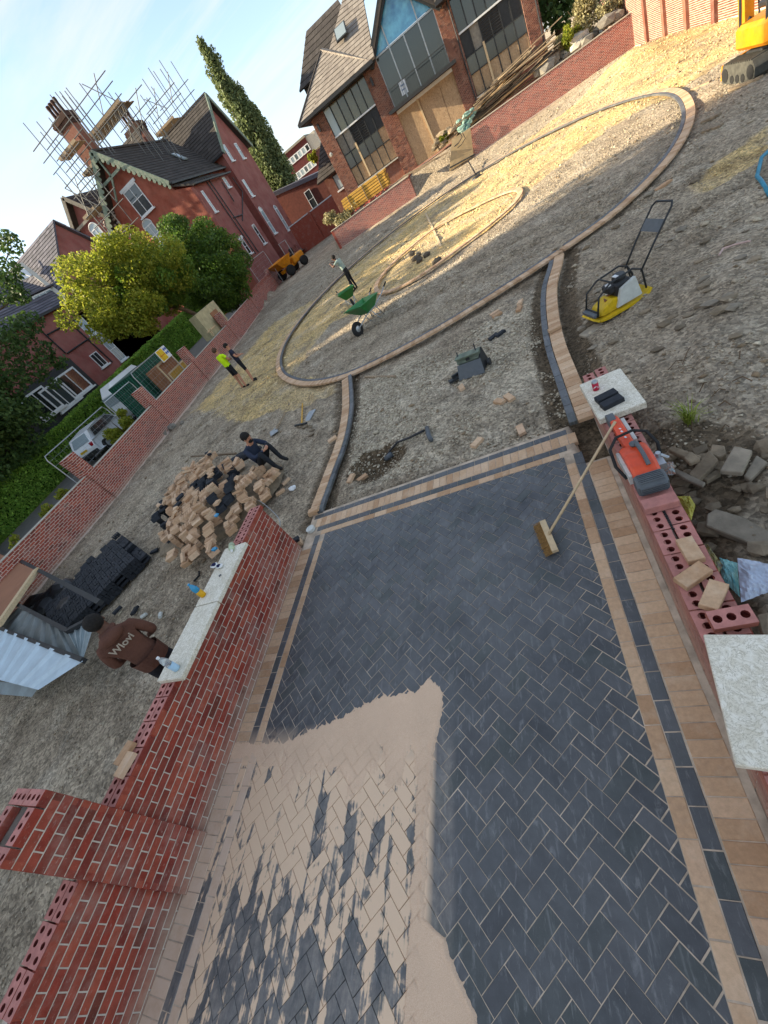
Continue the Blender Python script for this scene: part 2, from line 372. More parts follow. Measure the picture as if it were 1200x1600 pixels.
def cloth(name, c, var=.15): return mat(name, c, .92, var, 9, .9, 11, .03)
def leafmat(name, stops, trans=.5):
    t = NT(name); c = t.ramp(t.pos.outputs['Random Per Island'], stops)
    c = t.val(c, t.rng(t.noise(.9, 3, .6), .3, .7, .8, 1.2))
    t.fin(c, .6, None, .3)
    tr = t.n('ShaderNodeBsdfTranslucent'); t.l(c, tr.inputs[0]); ms = t.n('ShaderNodeMixShader'); ms.inputs[0].default_value = trans
    t.l(t.b.outputs[0], ms.inputs[1]); t.l(tr.outputs[0], ms.inputs[2]); t.l(ms.outputs[0], t.o.inputs[0]); return t.m
M['leaf_y'] = leafmat('yellow_green_leaf', [(0, hexc('6f7d24')), (.4, hexc('8f9632')), (.75, hexc('aaa944')), (1, hexc('5c6f22'))], .55)
M['leaf_g'] = leafmat('mid_green_leaf', [(0, hexc('4f6d28')), (.5, hexc('6c8833')), (1, hexc('3d5922'))], .4)
M['leaf_d'] = leafmat('dark_green_leaf', [(0, hexc('37502a')), (.5, hexc('4c6532')), (1, hexc('5d7238'))], .3)
M['leaf_h'] = leafmat('hedge_leaf', [(0, hexc('83aa45')), (.5, hexc('6b9038')), (1, hexc('a8c655'))], .4)
M['leaf_p'] = leafmat('poplar_leaf', [(0, hexc('6a7750')), (.5, hexc('848f60')), (1, hexc('56633f'))], .4)
M['leaf_dry'] = leafmat('dry_stalk', [(0, hexc('a39a72')), (.5, hexc('8d8458')), (1, hexc('b8b08c'))], .3)
M['bark'] = mat('bark', hexc('6e5a45'), .95, .3, 8, .8, 20, .02)

# ------------------------------------------------------------------ numpy noise and ground height
_G = [np.random.RandomState(k).rand(64, 64) for k in range(8)]
def vn(x, y, k=0):
    g = _G[k % 8]; xi = np.floor(x).astype(int); yi = np.floor(y).astype(int); fx = x-xi; fy = y-yi
    fx = fx*fx*(3-2*fx); fy = fy*fy*(3-2*fy)
    a = g[xi % 64, yi % 64]; b = g[(xi+1) % 64, yi % 64]; c = g[xi % 64, (yi+1) % 64]; d = g[(xi+1) % 64, (yi+1) % 64]
    return (a*(1-fx)+b*fx)*(1-fy)+(c*(1-fx)+d*fx)*fy
def fbm(x, y, k=0, o=4):
    s = 0; a = .5
    for i in range(o): s = s+a*(vn(x*2**i+i*7.3, y*2**i-i*3.1, k+i)-.5); a *= .5
    return s
def inpoly(X, Y, P):
    r = np.zeros(np.shape(X), bool); n = len(P)
    for i in range(n):
        x0, y0 = P[i]; x1, y1 = P[(i+1) % n]
        c = ((y0 > Y) != (y1 > Y)) & (X < (x1-x0)*(Y-y0)/((y1-y0) or 1e-9)+x0); r ^= c
    return r
def segd(X, Y, P, closed=False):
    d = np.full(np.shape(X), 1e9); n = len(P)
    for i in range(n if closed else n-1):
        a = np.array(P[i]); b = np.array(P[(i+1) % n]); v = b-a; L = max(v@v, 1e-9)
        t = np.clip(((X-a[0])*v[0]+(Y-a[1])*v[1])/L, 0, 1); d = np.minimum(d, np.hypot(X-a[0]-t*v[0], Y-a[1]-t*v[1]))
    return d
def G2(pts): return [tuple(at(*p)[:2]) for p in pts]
def smooth_curve(P, n=10, closed=False):
    Q = []; L = len(P)
    for i in range(L if closed else L-1):
        g = lambda k: np.array(P[k % L]) if closed else np.array(P[min(max(k, 0), L-1)])
        p0, p1, p2, p3 = g(i-1), g(i), g(i+1), g(i+2)
        for k in range(n):
            t = k/n; Q.append(tuple(.5*((2*p1)+(-p0+p2)*t+(2*p0-5*p1+4*p2-p3)*t*t+(-p0+3*p1-3*p2+p3)*t**3)))
    if not closed: Q.append(tuple(P[-1]))
    return Q
DX0, DX1, DYT = -4.03, .37, 4.62     # driveway extent
# centre lines of the kerb strips (metres)
OUT = smooth_curve([(1.05, 10.95), (0.0, 10.55), (-1.65, 10.1), (-3.3, 9.95), (-4.9, 10.2), (-6.6, 11.35), (-8.4, 13.6), (-9.6, 16.4), (-10.1, 19.6), (-9.75, 23.4), (-8.2, 27.2),
      (-5.3, 30.1), (-1.8, 31.2), (1.6, 30.2), (4.2, 27.6), (5.7, 24.3), (6.2, 20.6), (5.45, 16.7), (4.15, 13.7), (2.5, 11.75)], 8, True)
INN = smooth_curve([(-3.9, 16.05), (-4.75, 17.2), (-5.0, 19.0), (-4.35, 20.9), (-2.6, 22.5), (-.7, 21.9), (.75, 20.6), (1.05, 19.2), (.4, 17.7), (-1.25, 16.5), (-2.7, 15.85)], 8, True)
RCB = smooth_curve([(.29, 4.62), (.30, 5.6), (.32, 6.8), (.42, 8.0), (.60, 9.2), (.87, 10.2), (1.0, 10.75)], 8)
LCB = smooth_curve([(-4.03, 4.6), (-4.0, 5.7), (-3.98, 6.7), (-4.12, 7.9), (-4.42, 9.2), (-4.62, 9.95)], 8)
def gh(X, Y):
    X = np.asarray(X, float); Y = np.asarray(Y, float)
    h = -.055+.10*fbm(X*.55, Y*.55, 1)+.10*fbm(X*2.1, Y*2.1, 3, 3)+.055*fbm(X*7, Y*7, 5, 4)
    sgn = inpoly(X, Y, OUT); h = np.where(sgn, h*.7-.02, h)
    # wheel ruts
    for k_, P_ in enumerate(([(-15, 12), (-6, 14), (3, 13)], [(-12, 5.5), (-10, 9), (-8.6, 13)], [(1.5, 12.5), (5, 11), (9, 13)], [(2, 8.8), (5, 9.5), (9, 8)], [(-6, 10.6), (-5.2, 9), (-5.0, 7.6)], [(-13, 20), (-6, 33), (4, 37)])):
        for o_ in (-.55, .55): h = h-.065*np.exp(-((segd(X, Y+o_, P_)/.17)**2))+.035*np.exp(-(((segd(X, Y+o_, P_)-.3)/.12)**2))
    h = h-.035*np.exp(-((segd(X, Y, [(-9, 12), (-2, 20.5), (7, 31)])/.35)**2))-.035*np.exp(-((segd(X, Y, [(-12, 14), (-4, 24.5), (8.5, 35)])/.35)**2))
    # loose heap by the far right wall, mound beside the kerb
    h = h+.55*np.exp(-(((X-8.2)/1.7)**2+((Y-33)/4.5)**2))+.25*np.exp(-(((X-7.3)/1.5)**2+((Y-27)/3.0)**2))
    h = h+.16*np.exp(-(((X-1.6)/.8)**2+((Y-4.9)/.9)**2))+.10*np.exp(-(((X+1.5)/1.3)**2+((Y-5.4)/.5)**2))
    h = h+.18*np.exp(-(((X-2.6)/1.0)**2+((Y-6.2)/1.3)**2))
    h = h-.26*np.exp(-(((X+2.95)/.42)**2+((Y-5.55)/.38)**2)**1.5)         # open hole with the drain pipe
    h = h+.02*fbm(X*16, Y*16, 6, 3)
    for c, off, dep in ((RCB, .12, .07), (LCB, .12, .05), (OUT, .0, .03), (INN, .0, .02)):
        d = segd(X, Y, c, c in (OUT, INN)); h = h-dep*np.exp(-((np.maximum(d-.2, 0)/.16)**2)); h = np.where(d < .17, np.minimum(h, -.085), h)
    h = np.where((X > .62) & (Y < 4.4) & (Y > -2), h+.11*np.clip((X-.62)/.3, 0, 1)+.08*fbm(X*5, Y*5, 2, 3), h)
    drv = (X > DX0-.02) & (X < .64) & (Y < DYT+.04) & (Y > -3.5); h = np.where(drv, -.14, h)
    # beyond the site: street falls towards the near end
    ext = X < -15.6-np.clip(Y-8, 0, 60)*.125-.3
    h = np.where(ext, -.28+np.clip(Y-12, -14, 30)*.025, h)
    h = np.where((Y > 40.2) & ~ext, 1.25+.1*fbm(X, Y, 2), h)
    h = np.where((Y > 40.2) & (X < -12.2), 0, h)
    return h
def axis(segs):
    out = []
    for a, b, s in segs: out += list(np.arange(a, b, s))
    return np.array(out+[segs[-1][1]])
xs = axis([(-700, -60, 64), (-60, -22, 2), (-22, -11, .35), (-11, -4.3, .11), (-4.3, 3.2, .055), (3.2, 11, .16), (11, 40, 1.6), (40, 700, 66)])
ys = axis([(-300, -20, 56), (-20, -2, 1.0), (-2, 4, .08), (4, 11, .055), (11, 18, .11), (18, 34, .2), (34, 42, .4), (42, 90, 2), (90, 900, 54)])
GX, GY = np.meshgrid(xs, ys, indexing='ij'); GZ = gh(GX, GY)
nx, ny = GX.shape; idx = np.arange(nx*ny).reshape(nx, ny)
F = np.stack([idx[:-1, :-1], idx[1:, :-1], idx[1:, 1:], idx[:-1, 1:]], -1).reshape(-1, 4)
# what lies where: yellow crushed limestone with sunlight painted in, dark soil, pale hardcore
SUN_YEL = [G2([(1200, 0), (1060, 30), (1000, 90), (900, 160), (760, 262), (640, 335), (560, 402), (500, 462), (430, 500), (350, 590), (400, 612), (440, 600), (470, 560), (520, 500), (600, 455), (600, 420), (700, 400), (830, 290), (940, 205), (1040, 150), (1090, 120), (1200, 60)]),
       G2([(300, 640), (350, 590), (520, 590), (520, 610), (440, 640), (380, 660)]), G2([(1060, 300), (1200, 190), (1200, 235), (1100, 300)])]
SOIL = G2([(880, 560), (960, 600), (1010, 700), (1200, 720), (1200, 1000), (1080, 990), (1020, 740), (930, 600)])
PALE = G2([(550, 600), (700, 540), (840, 440), (850, 520), (890, 650), (700, 720), (540, 770)])
jx = GX+.5*fbm(GX*.8, GY*.8, 4); jy = GY+1.2*fbm(GX*.8+9, GY*.8, 5)
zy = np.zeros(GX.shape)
for P in SUN_YEL+[INN]: zy = np.maximum(zy, inpoly(jx, jy, P)*1.0)
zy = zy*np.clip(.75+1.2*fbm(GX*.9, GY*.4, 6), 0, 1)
zs = np.maximum(inpoly(jx, jy, SOIL)*.8, (segd(GX, GY, RCB) < .42)*(segd(GX, GY, RCB) > .1)*.9)
zs = np.maximum(zs, (segd(GX, GY, LCB) < .36)*.75); zs = np.maximum(zs, (GX > 0)*(GX < .7)*(GY > 3.8)*(GY < 4.8)*.9); zs = np.maximum(zs, 1.0*(((GX+2.95)/.62)**2+((GY-5.55)/.5)**2 < 1+.8*fbm(GX*4, GY*4, 2)))
for q in ((1.0, 8.3, .3), (1.2, 7.6, .35), (.2, 10.2, .3)): zs = np.maximum(zs, .8*np.exp(-(((GX-q[0])/q[2])**2+((GY-q[1])/(q[2]*1.3))**2)))
for P_ in ([(-15, 12), (-6, 14), (3, 13)], [(-12, 5.5), (-10, 9), (-8.6, 13)], [(1.5, 12.5), (5, 11), (9, 13)], [(2, 8.8), (5, 9.5), (9, 8)], [(-13, 20), (-6, 33), (4, 37)], [(-11, -1), (-9, 3), (-7.5, 4)]):
    for o_ in (-.55, .55): zs = np.maximum(zs, .5*np.exp(-((segd(GX, GY+o_, P_)/.2)**2))*np.clip(.6+2*fbm(GX*2, GY*2, 3), 0, 1))
zp = inpoly(jx, jy, PALE)*1.0*np.clip(.6+2*fbm(GX*1.5, GY*1.5, 2), 0, 1)
t = NT('site_ground'); at_ = t.n('ShaderNodeAttribute', attribute_name='zone'); sp = t.n('ShaderNodeSeparateColor'); t.l(at_.outputs['Color'], sp.inputs[0])
big = t.noise(.35, 6, .65); c = t.mix(t.rng(big, .3, .7), hexc('9d8d78'), hexc('b9a991'))
sun_yel = t.mix(t.rng(t.noise(1.4, 5, .6), .3, .7), hexc('cfae74'), hexc('e3c588'))  # yellow stone colour, raised to stand in for sunlight on the streak
c = t.mix(sp.outputs[0], c, sun_yel); c = t.mix(sp.outputs[2], c, hexc('c6b8a0'))
d1 = t.rng(t.noise(1.3, 7, .75), .48, .64); c = t.mix(t.math('MULTIPLY', d1, .7), c, hexc('6e6252'))
du = t.rng(t.noise(.8, 7, .7), .5, .66); c = t.mix(t.math('MULTIPLY', du, .5), c, hexc('c6baa6')); c = t.mix(sp.outputs[1], c, hexc('655643'))
vc = t.n('ShaderNodeTexVoronoi'); vc.inputs['Scale'].default_value = 30; t.l(t.P(), vc.inputs[0])
sc_ = t.n('ShaderNodeSeparateColor'); t.l(vc.outputs['Color'], sc_.inputs[0]); c = t.val(c, t.rng(sc_.outputs[0], 0, 1, .58, 1.42))
v2 = t.n('ShaderNodeTexVoronoi'); v2.inputs['Scale'].default_value = 9; t.l(t.P(), v2.inputs[0])
s2 = t.n('ShaderNodeSeparateColor'); t.l(v2.outputs['Color'], s2.inputs[0]); c = t.val(c, t.rng(s2.outputs[1], 0, 1, .86, 1.14))
hgt = t.math('ADD', t.math('MULTIPLY', t.math('SUBTRACT', 1, vc.outputs['Distance']), 1), t.noise(60, 4, .7))
n = t.bump(hgt, 1.0, .02); n = t.bump(t.math('SUBTRACT', 1, t.vor(13)), .9, .03, n); n = t.bump(t.noise(5, 8, .75), .8, .05, n)
M['ground'] = t.fin(c, .95, n, .15)
me = np_mesh('ground', np.stack([GX, GY, GZ], -1).reshape(-1, 3), F, M['ground'], smooth=True)
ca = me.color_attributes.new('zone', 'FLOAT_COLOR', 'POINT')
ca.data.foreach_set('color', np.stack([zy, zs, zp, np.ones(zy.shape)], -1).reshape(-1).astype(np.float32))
tag(link('ground', me), kind='structure')

# loose stones: real geometry, joined
def stones(name, n, cx, cy, size, mats, label=None, cat=None, flat=.7, weights=None, zoff=0, parent=None):
    rs = np.random.RandomState(abs(hash(name)) % 9999 if False else len(name)*131+n % 97)
    base = np.array([(1,0,0),(-1,0,0),(0,1,0),(0,-1,0),(0,0,1),(0,0,-1)], float)
    fc = np.array([(0,2,4),(2,1,4),(1,3,4),(3,0,4),(2,0,5),(1,2,5),(3,1,5),(0,3,5)])
    a = rs.rand(n)*6.283; s = size*np.exp(rs.randn(n)*.38) if np.isscalar(size) else size
    V = base[None]*(1+.45*(rs.rand(n, 6, 3)-.5))+.35*(rs.rand(n, 6, 3)-.5)
    V[:, :, 2] *= flat; V = V*s[:, None, None]*np.array([1, .75, .7])
    ca, sa = np.cos(a)[:, None], np.sin(a)[:, None]; x = V[:, :, 0]*ca-V[:, :, 1]*sa; y = V[:, :, 0]*sa+V[:, :, 1]*ca
    z = V[:, :, 2]+(gh(cx, cy)+zoff+s*.22)[:, None]
    VV = np.stack([x+cx[:, None], y+cy[:, None], z], -1).reshape(-1, 3); FF = (fc[None]+6*np.arange(n)[:, None, None]).reshape(-1, 3)
    mi_ = rs.choice(len(mats), n, p=weights); yz = np.zeros(n, bool)
    for P in SUN_YEL+[INN]: yz |= inpoly(cx+.5*fbm(cx*.8, cy*.8, 4), cy+1.2*fbm(cx*.8+9, cy*.8, 5), P)
    mi_ = np.where(yz & (rs.rand(n) < .8), 3, np.where((mi_ == 3) & ~yz, 0, mi_))  # stones inside the painted sun streak take the yellow colour too
    me = np_mesh(name, VV, FF, mats, mi_.repeat(8))
    o = link(name, me, parent); return tag(o, label, cat, kind='stuff')
def stmat(n, h, tr=.2): return mat(n, hexc(h), .9, .2, 30, .5, 120, .003, tr)
SM = [stmat('grey_stone', 'a99b85'), stmat('pale_stone_chip', 'c4b79f'), stmat('brown_stone', '8d7a61'), stmat('sun_yellow_stone', 'dcc48e')]
def scatter(n, x0, x1, y0, y1, seed, keep=None):
    rs = np.random.RandomState(seed); x = rs.uniform(x0, x1, n); y = rs.uniform(y0, y1, n)
    ok = np.ones(n, bool) if keep is None else keep(x, y)
    ok &= ~((x > DX0-.25) & (x < .66) & (y < DYT+.05))
    for c in (RCB, LCB): ok &= segd(x, y, c) > .2
    for c in (OUT, INN): ok &= segd(x, y, c, True) > .17
    return x[ok], y[ok]
GL = {1: 'fine crushed stone strewn over the bed between the two curved kerbs', 2: 'stone chips in the dark soil right of the low brick wall', 3: 'fine gravel trodden around the heap of pavers and the seated man',
      4: 'crushed stone inside the near half of the big paved oval', 5: 'coarse crushed stone in the far half of the site', 6: 'gravel along the foot of the boundary wall'}
for nm, n, box, sd, sz, wts in (('gravel', 36000, (-4.2, 8.5, 4.6, 12), 1, .0115, (.55, .2, .21, .04)), ('gravel', 5000, (.64, 3, -.5, 5), 2, .014, (.5, .1, .4, 0)),
        ('gravel', 22000, (-11, -4.2, -1, 12), 3, .0135, (.55, .15, .25, .05)), ('gravel', 20000, (-11, 8, 11, 20), 4, .020, (.5, .15, .15, .2)),
        ('gravel', 12000, (-14, 10.3, 20, 39), 5, .032, (.46, .14, .14, .26)), ('gravel', 3000, (-15, -11, 3, 20), 6, .025, (.5, .25, .2, .05))):
    x, y = scatter(n, *box, sd, (lambda x, y: fbm(x*1.1, y*1.1, 3)+.5*fbm(x*.4, y*.4, 6) > (.02 if sd in (1, 3) else -.08)+.12*(np.random.RandomState(3).rand(len(x))-.5)))
    stones(nm, len(x), x, y, sz, SM, GL[sd], 'gravel', weights=wts)
x, y = scatter(9000, -3.9, .1, 4.8, 9.8, 11, lambda x, y: inpoly(x, y, PALE) & (fbm(x*1.3, y*1.3, 2) > -.04)); stones('hardcore', len(x), x, y, .021, SM, 'pale angular hardcore in the triangular planting bed', 'gravel', weights=(.3, .6, .1, 0))
x, y = scatter(1500, -15, 9, 3, 36, 12); stones('clods', len(x), x, y, .042, SM, 'scattered larger clods and broken stones across the site', 'stones', weights=(.5, .1, .3, .1))

# ------------------------------------------------------------------ driveway
def piece_mesh(name, L, Wd, H, mt, b=.004):
    x, y = L/2, Wd/2
    vs = [(-x,-y,-H),(x,-y,-H),(x,y,-H),(-x,y,-H),(-x,-y,-b),(x,-y,-b),(x,y,-b),(-x,y,-b),(-x+b,-y+b,0),(x-b,-y+b,0),(x-b,y-b,0),(-x+b,y-b,0)]
    fs = [(i, (i+1) % 4, 4+(i+1) % 4, 4+i) for i in range(4)]+[(4+i, 4+(i+1) % 4, 8+(i+1) % 4, 8+i) for i in range(4)]+[(8, 9, 10, 11), (3, 2, 1, 0)]
    me = bpy.data.meshes.new(name); me.from_pydata(vs, [], fs); me.materials.append(mt); me.update(); return me
def poly_piece(mb, P, H, b=.004, z=0.0):
    c = sum((Vector(p) for p in P), Vector((0, 0)))/len(P); n = len(P)
    sm = [Vector(p)+(c-Vector(p)).normalized()*b*1.3 for p in P]
    vs = [(p[0], p[1], z-H) for p in P]+[(p[0], p[1], z-b) for p in P]+[(p[0], p[1], z) for p in sm]
    fs = [(i, (i+1) % n, n+(i+1) % n, n+i) for i in range(n)]+[(n+i, n+(i+1) % n, 2*n+(i+1) % n, 2*n+i) for i in range(n)]+[tuple(range(2*n, 3*n))]
    mb.add(vs, fs)
def clip(P, x0, x1, y0, y1):
    for ax, lim, sg in ((0, x0, 1), (0, x1, -1), (1, y0, 1), (1, y1, -1)):
        Q = []
        for i in range(len(P)):
            a, b = P[i], P[(i+1) % len(P)]; da, db = sg*(a[ax]-lim), sg*(b[ax]-lim)
            if da >= 0: Q.append(a)
            if (da >= 0) != (db >= 0):
                k = da/(da-db); Q.append((a[0]+(b[0]-a[0])*k, a[1]+(b[1]-a[1])*k))
        P = Q
        if len(P) < 3: return []
    return P
drive = empty('driveway', (-1.85, 1.5, 0), kind='structure')
HB = piece_mesh('paver', .1978, .0978, .05, M['slate'], .0025)
a = .1010; s2_ = math.sqrt(.5); HX0, HX1, HY0, HY1 = -3.63, -.08, -1.6, 4.06
cells = []
for i in range(-60, 60):
    for j in range(-30, 30):
        u0 = -.714+a*(i+2*j); v0 = -.093+a*(-i+2*j)
        for (du, dv, lu, lv, r) in ((0, 0, 2, 1, -45), (2, 0, 1, 2, 45)):
            cu = u0+a*(du+lu/2); cv = v0+a*(dv+lv/2); X = (cu+cv)*s2_; Y = (cv-cu)*s2_
            if HX0-.12 < X < HX1+.12 and HY0-.12 < Y < HY1+.12: cells.append((X, Y, r))
full = []; cut = []
for X, Y, r in cells:
    m2 = Matrix.Rotation(R_(r), 2); P = [tuple(m2 @ Vector(q)+Vector((X, Y))) for q in ((-.0982,-.0482),(.0982,-.0482),(.0982,.0482),(-.0982,.0482))]
    C = clip(P, HX0, HX1, HY0, HY1)
    if not C: continue
    inside = all(HX0 <= p[0] <= HX1 and HY0 <= p[1] <= HY1 for p in P)
    (full if inside else cut).append((X, Y, r, C))
vis = sorted([c for c in full if inview((c[0], c[1], 0), -5)], key=lambda c: (Vector((c[0], c[1], 0))-CP).length)
ind = set((c[0], c[1]) for c in vis[:290]); rest = MB()
def tilt(): return Matrix.Rotation(random.gauss(0, .0018), 4, 'X') @ Matrix.Rotation(random.gauss(0, .0025), 4, 'Y')
for X, Y, r, C in full:
    T = Matrix.Translation((X, Y, random.gauss(0, .0005))) @ Matrix.Rotation(R_(r)+random.gauss(0, .004), 4, 'Z') @ tilt()
    if (X, Y) in ind: link('paver', HB, drive, T)
    else:
        rest.M = T; rest.add([tuple(v.co) for v in HB.vertices], [tuple(p.vertices) for p in HB.polygons][:9])
rest.M = Matrix.Identity(4)
for X, Y, r, C in cut:
    ar = abs(sum(C[i][0]*C[(i+1) % len(C)][1]-C[(i+1) % len(C)][0]*C[i][1] for i in range(len(C))))/2
    if ar > .0006: poly_piece(rest, C, .05)
rest.build('paver_field', M['slate'], drive, kind='stuff')
bed = MB()
gx = np.linspace(-4.03, .37, 60); gy = np.linspace(-3, 4.62, 90)
XX, YY = np.meshgrid(gx, gy, indexing='ij'); ZZ = -.0022+.0008*fbm(XX*5, YY*5, 2)-.012*((XX < -1.58) & (YY < .95) & (XX > -3.63))-.3*((XX > .14) & (YY > 3.92))-.0022*np.clip((YY-1.2)/2, 0, 1)
I = np.arange(XX.size).reshape(XX.shape); FF = np.stack([I[:-1, :-1], I[1:, :-1], I[1:, 1:], I[:-1, 1:]], -1).reshape(-1, 4)
link('joint_bed', np_mesh('joint_bed', np.stack([XX, YY, ZZ], -1).reshape(-1, 3), FF, M['sand_dark']), drive)

border = empty('driveway_border', (-1.85, 4.3, 0), kind='structure')
ST = {k: piece_mesh('paver', .1955, .0955, .05, M[k], .004) for k in ('buff', 'slate')}
ST['slate2'] = ST['slate']
def strip(parent, P0, P1, across, mt, n_limit=None, name='paver', z=.001):
    """pieces along P0->P1; across=True lays them as soldiers (100 mm pitch), else as stretchers (200 mm pitch)"""
    P0 = Vector(P0); P1 = Vector(P1); d = P1-P0; L = d.length; d.normalize(); pitch = .1005 if across else .2005
    n = int(L/pitch); ang = math.atan2(d.y, d.x)+(math.pi/2 if across else 0)
    for k in range(n):
        c = P0+d*(pitch*(k+.5))
        T = Matrix.Translation((c.x, c.y, z+random.gauss(0, .001))) @ Matrix.Rotation(ang+random.gauss(0, .005), 4, 'Z') @ tilt()
        if inview(c.to_3d(), 30): link(name, ST[mt], parent, T)
strip(border, (-.03, -1.5), (-.03, 4.06), False, 'buff'); strip(border, (.07, -1.545), (.07, 4.16), False, 'slate'); strip(border, (.225, -1.3), (.225, 3.9), True, 'buff')
strip(border, (-3.68, -1.5), (-3.68, 4.06), False, 'buff'); strip(border, (-3.78, -1.545), (-3.78, 4.16), False, 'slate'); strip(border, (-3.93, -1.3), (-3.93, 3.9), True, 'buff')
strip(border, (-3.73, 4.112), (.02, 4.112), False, 'buff'); strip(border, (-3.83, 4.212), (.12, 4.212), False, 'slate'); strip(border, (-3.9, 4.365), (.17, 4.365), True, 'buff'); strip(border, (-3.98, 4.52), (.17, 4.52), False, 'slate')

# swept jointing sand lying on the left half of the driveway
def jdist(X, Y):
    """distance (m) to the nearest joint of the herringbone"""
    u = ((X-Y)*s2_+.714)/a; v = ((X+Y)*s2_+.093)/a; iu = np.floor(u); iv = np.floor(v); fu = u-iu; fv = v-iv; q = (iu+iv) % 4
    L_ = np.where(q == 1, 9, fu); Rr = np.where(q == 0, 9, 1-fu); B_ = np.where(q == 3, 9, fv); T_ = np.where(q == 2, 9, 1-fv)
    return np.minimum(np.minimum(L_, Rr), np.minimum(B_, T_))*a
gx = np.arange(-4.03, -1.2, .0065); gy = np.arange(-1.2, 1.75, .0075); XX, YY = np.meshgrid(gx, gy, indexing='ij')
JD = np.where(XX > -3.63, jdist(XX, YY), .05)
top = np.interp(XX, [-4.03, -3.32, -2.95, -2.62, -2.25, -1.82, -1.70, -1.60, -1.555], [1.12, 1.10, 1.22, 1.32, 1.47, 1.50, 1.60, 1.52, 1.40])
top = top+.05*fbm(XX*22, YY*3, 1)+.05*fbm(XX*60, YY*9, 3)+.035*(JD < .007)
rgt = np.interp(YY, [-1.5, -.35, -.15, -.08, 0, .5, 1.0, 1.25, 1.5], [-1.22, -1.30, -1.47, -1.50, -1.655, -1.66, -1.62, -1.565, -1.55])+.02*fbm(XX*5, YY*20, 2)+.02*fbm(XX*30, YY*50, 4)+.016*(JD < .006)
low = .72+.95*fbm(XX*6.5, YY*.7, 5)+.25*fbm(XX*30, YY*5, 6)+.14*fbm(XX*50, YY*50, 2)
low = np.where(XX < -3.3, np.interp(XX, [-4.03, -3.75, -3.3], [.88, .86, .8])+.12*fbm(XX*9, YY*9, 1), low)
low = np.where(XX > -1.77+.05*fbm(YY*8, XX, 2)+.03*fbm(YY*40, XX*20, 3), -9, low)
solid = np.minimum(np.minimum((top-YY)/.05, (YY-low)/.16), (rgt-XX)/.03)
cl = np.clip(solid, 0, 1)
h = -.006+.0115*cl**.7+.006*fbm(XX*5, YY*5, 3)*cl+.0022*fbm(XX*40, YY*25, 1)*cl+.0016*fbm(XX*90, YY*90, 4)*cl
h += .006*np.clip(1-np.abs(rgt-.035-XX)/.03, 0, 1)*np.clip((1.5-YY)/.3, 0, 1)*cl
# joints sink through the sand where it was brushed thin
thin = np.clip((1.28-YY)/.35, 0, 1)*np.clip(1.2+3*fbm(XX*3, YY*2, 7), 0, 1)*np.clip((top-YY)/.1, 0, 1)
h -= .009*np.clip(1-JD/.0055, 0, 1)*thin*(cl > 0)*np.clip((-1.66-XX)/.05, 0, 1)
h = np.where(solid < -.25, -.02, h)
I = np.arange(XX.size).reshape(XX.shape); FF = np.stack([I[:-1, :-1], I[1:, :-1], I[1:, 1:], I[:-1, 1:]], -1).reshape(-1, 4)
keep = (solid.ravel()[FF] > -.25).any(1)
tag(link('sand', np_mesh('sand', np.stack([XX, YY, h], -1).reshape(-1, 3), FF[keep], M['sand'], smooth=True)), 'tan jointing sand spread over the half finished paving', 'sand', kind='stuff')

# ------------------------------------------------------------------ kerb strips of block paving
def ring(name, C, closed, offs, zt, limit=0, jit=.004):
    root = empty(name, (*C[0], 0), kind='structure'); P = [Vector(p) for p in C]
    if closed: P.append(P[0])
    cum = [0]
    for a_, b_ in zip(P, P[1:]): cum.append(cum[-1]+(b_-a_).length)
    def pos(s):
        s = min(max(s, 0), cum[-1]-1e-6); k = next(i for i in range(len(cum)-1) if cum[i+1] > s)
        d = (P[k+1]-P[k]).normalized(); d0 = (P[k]-P[k-1]).normalized() if k else d
        f = (s-cum[k])/(cum[k+1]-cum[k]); return P[k]+(P[k+1]-P[k])*f, (d0*(1-f)+d*f).normalized()
    far = MB(); cnt = 0
    for off, across, mt in offs:
        pitch = .1005 if across else .2005
        for k in range(int(cum[-1]/pitch)):
            c, d = pos(pitch*(k+.5)); nrm = Vector((-d.y, d.x)); q = c+nrm*off
            T = Matrix.Translation((q.x, q.y, zt+random.gauss(0, .0015))) @ Matrix.Rotation(math.atan2(d.y, d.x)+(math.pi/2 if across else 0)+random.gauss(0, .01), 4, 'Z') @ tilt()
            near = (q.to_3d()-CP).length < 13.5
            if near and cnt < 290 and inview(q.to_3d(), 10): link('paver', ST[mt], root, T); cnt += 1
            else:
                far.M = T; far.add([tuple(v.co) for v in ST[mt].vertices], [tuple(p.vertices) for p in ST[mt].polygons][:9], 0 if mt == 'buff' else 1)
    far.M = Matrix.Identity(4)
    if far.v: far.build('paver_run', [M['buff'], M['slate']], root, kind='stuff')
    return root, far
ring('kerb_right', RCB, False, [(-.0, True, 'buff'), (.155, False, 'slate')], .035)
ring('kerb_left', LCB, False, [(.0, True, 'buff'), (-.155, False, 'slate')], .035)
ring('kerb_outer_oval', OUT, True, [(0, True, 'buff'), (-.155 if True else 0, False, 'slate')], .03)
ring('kerb_inner_oval', INN, True, [(0, True, 'buff')], .03)

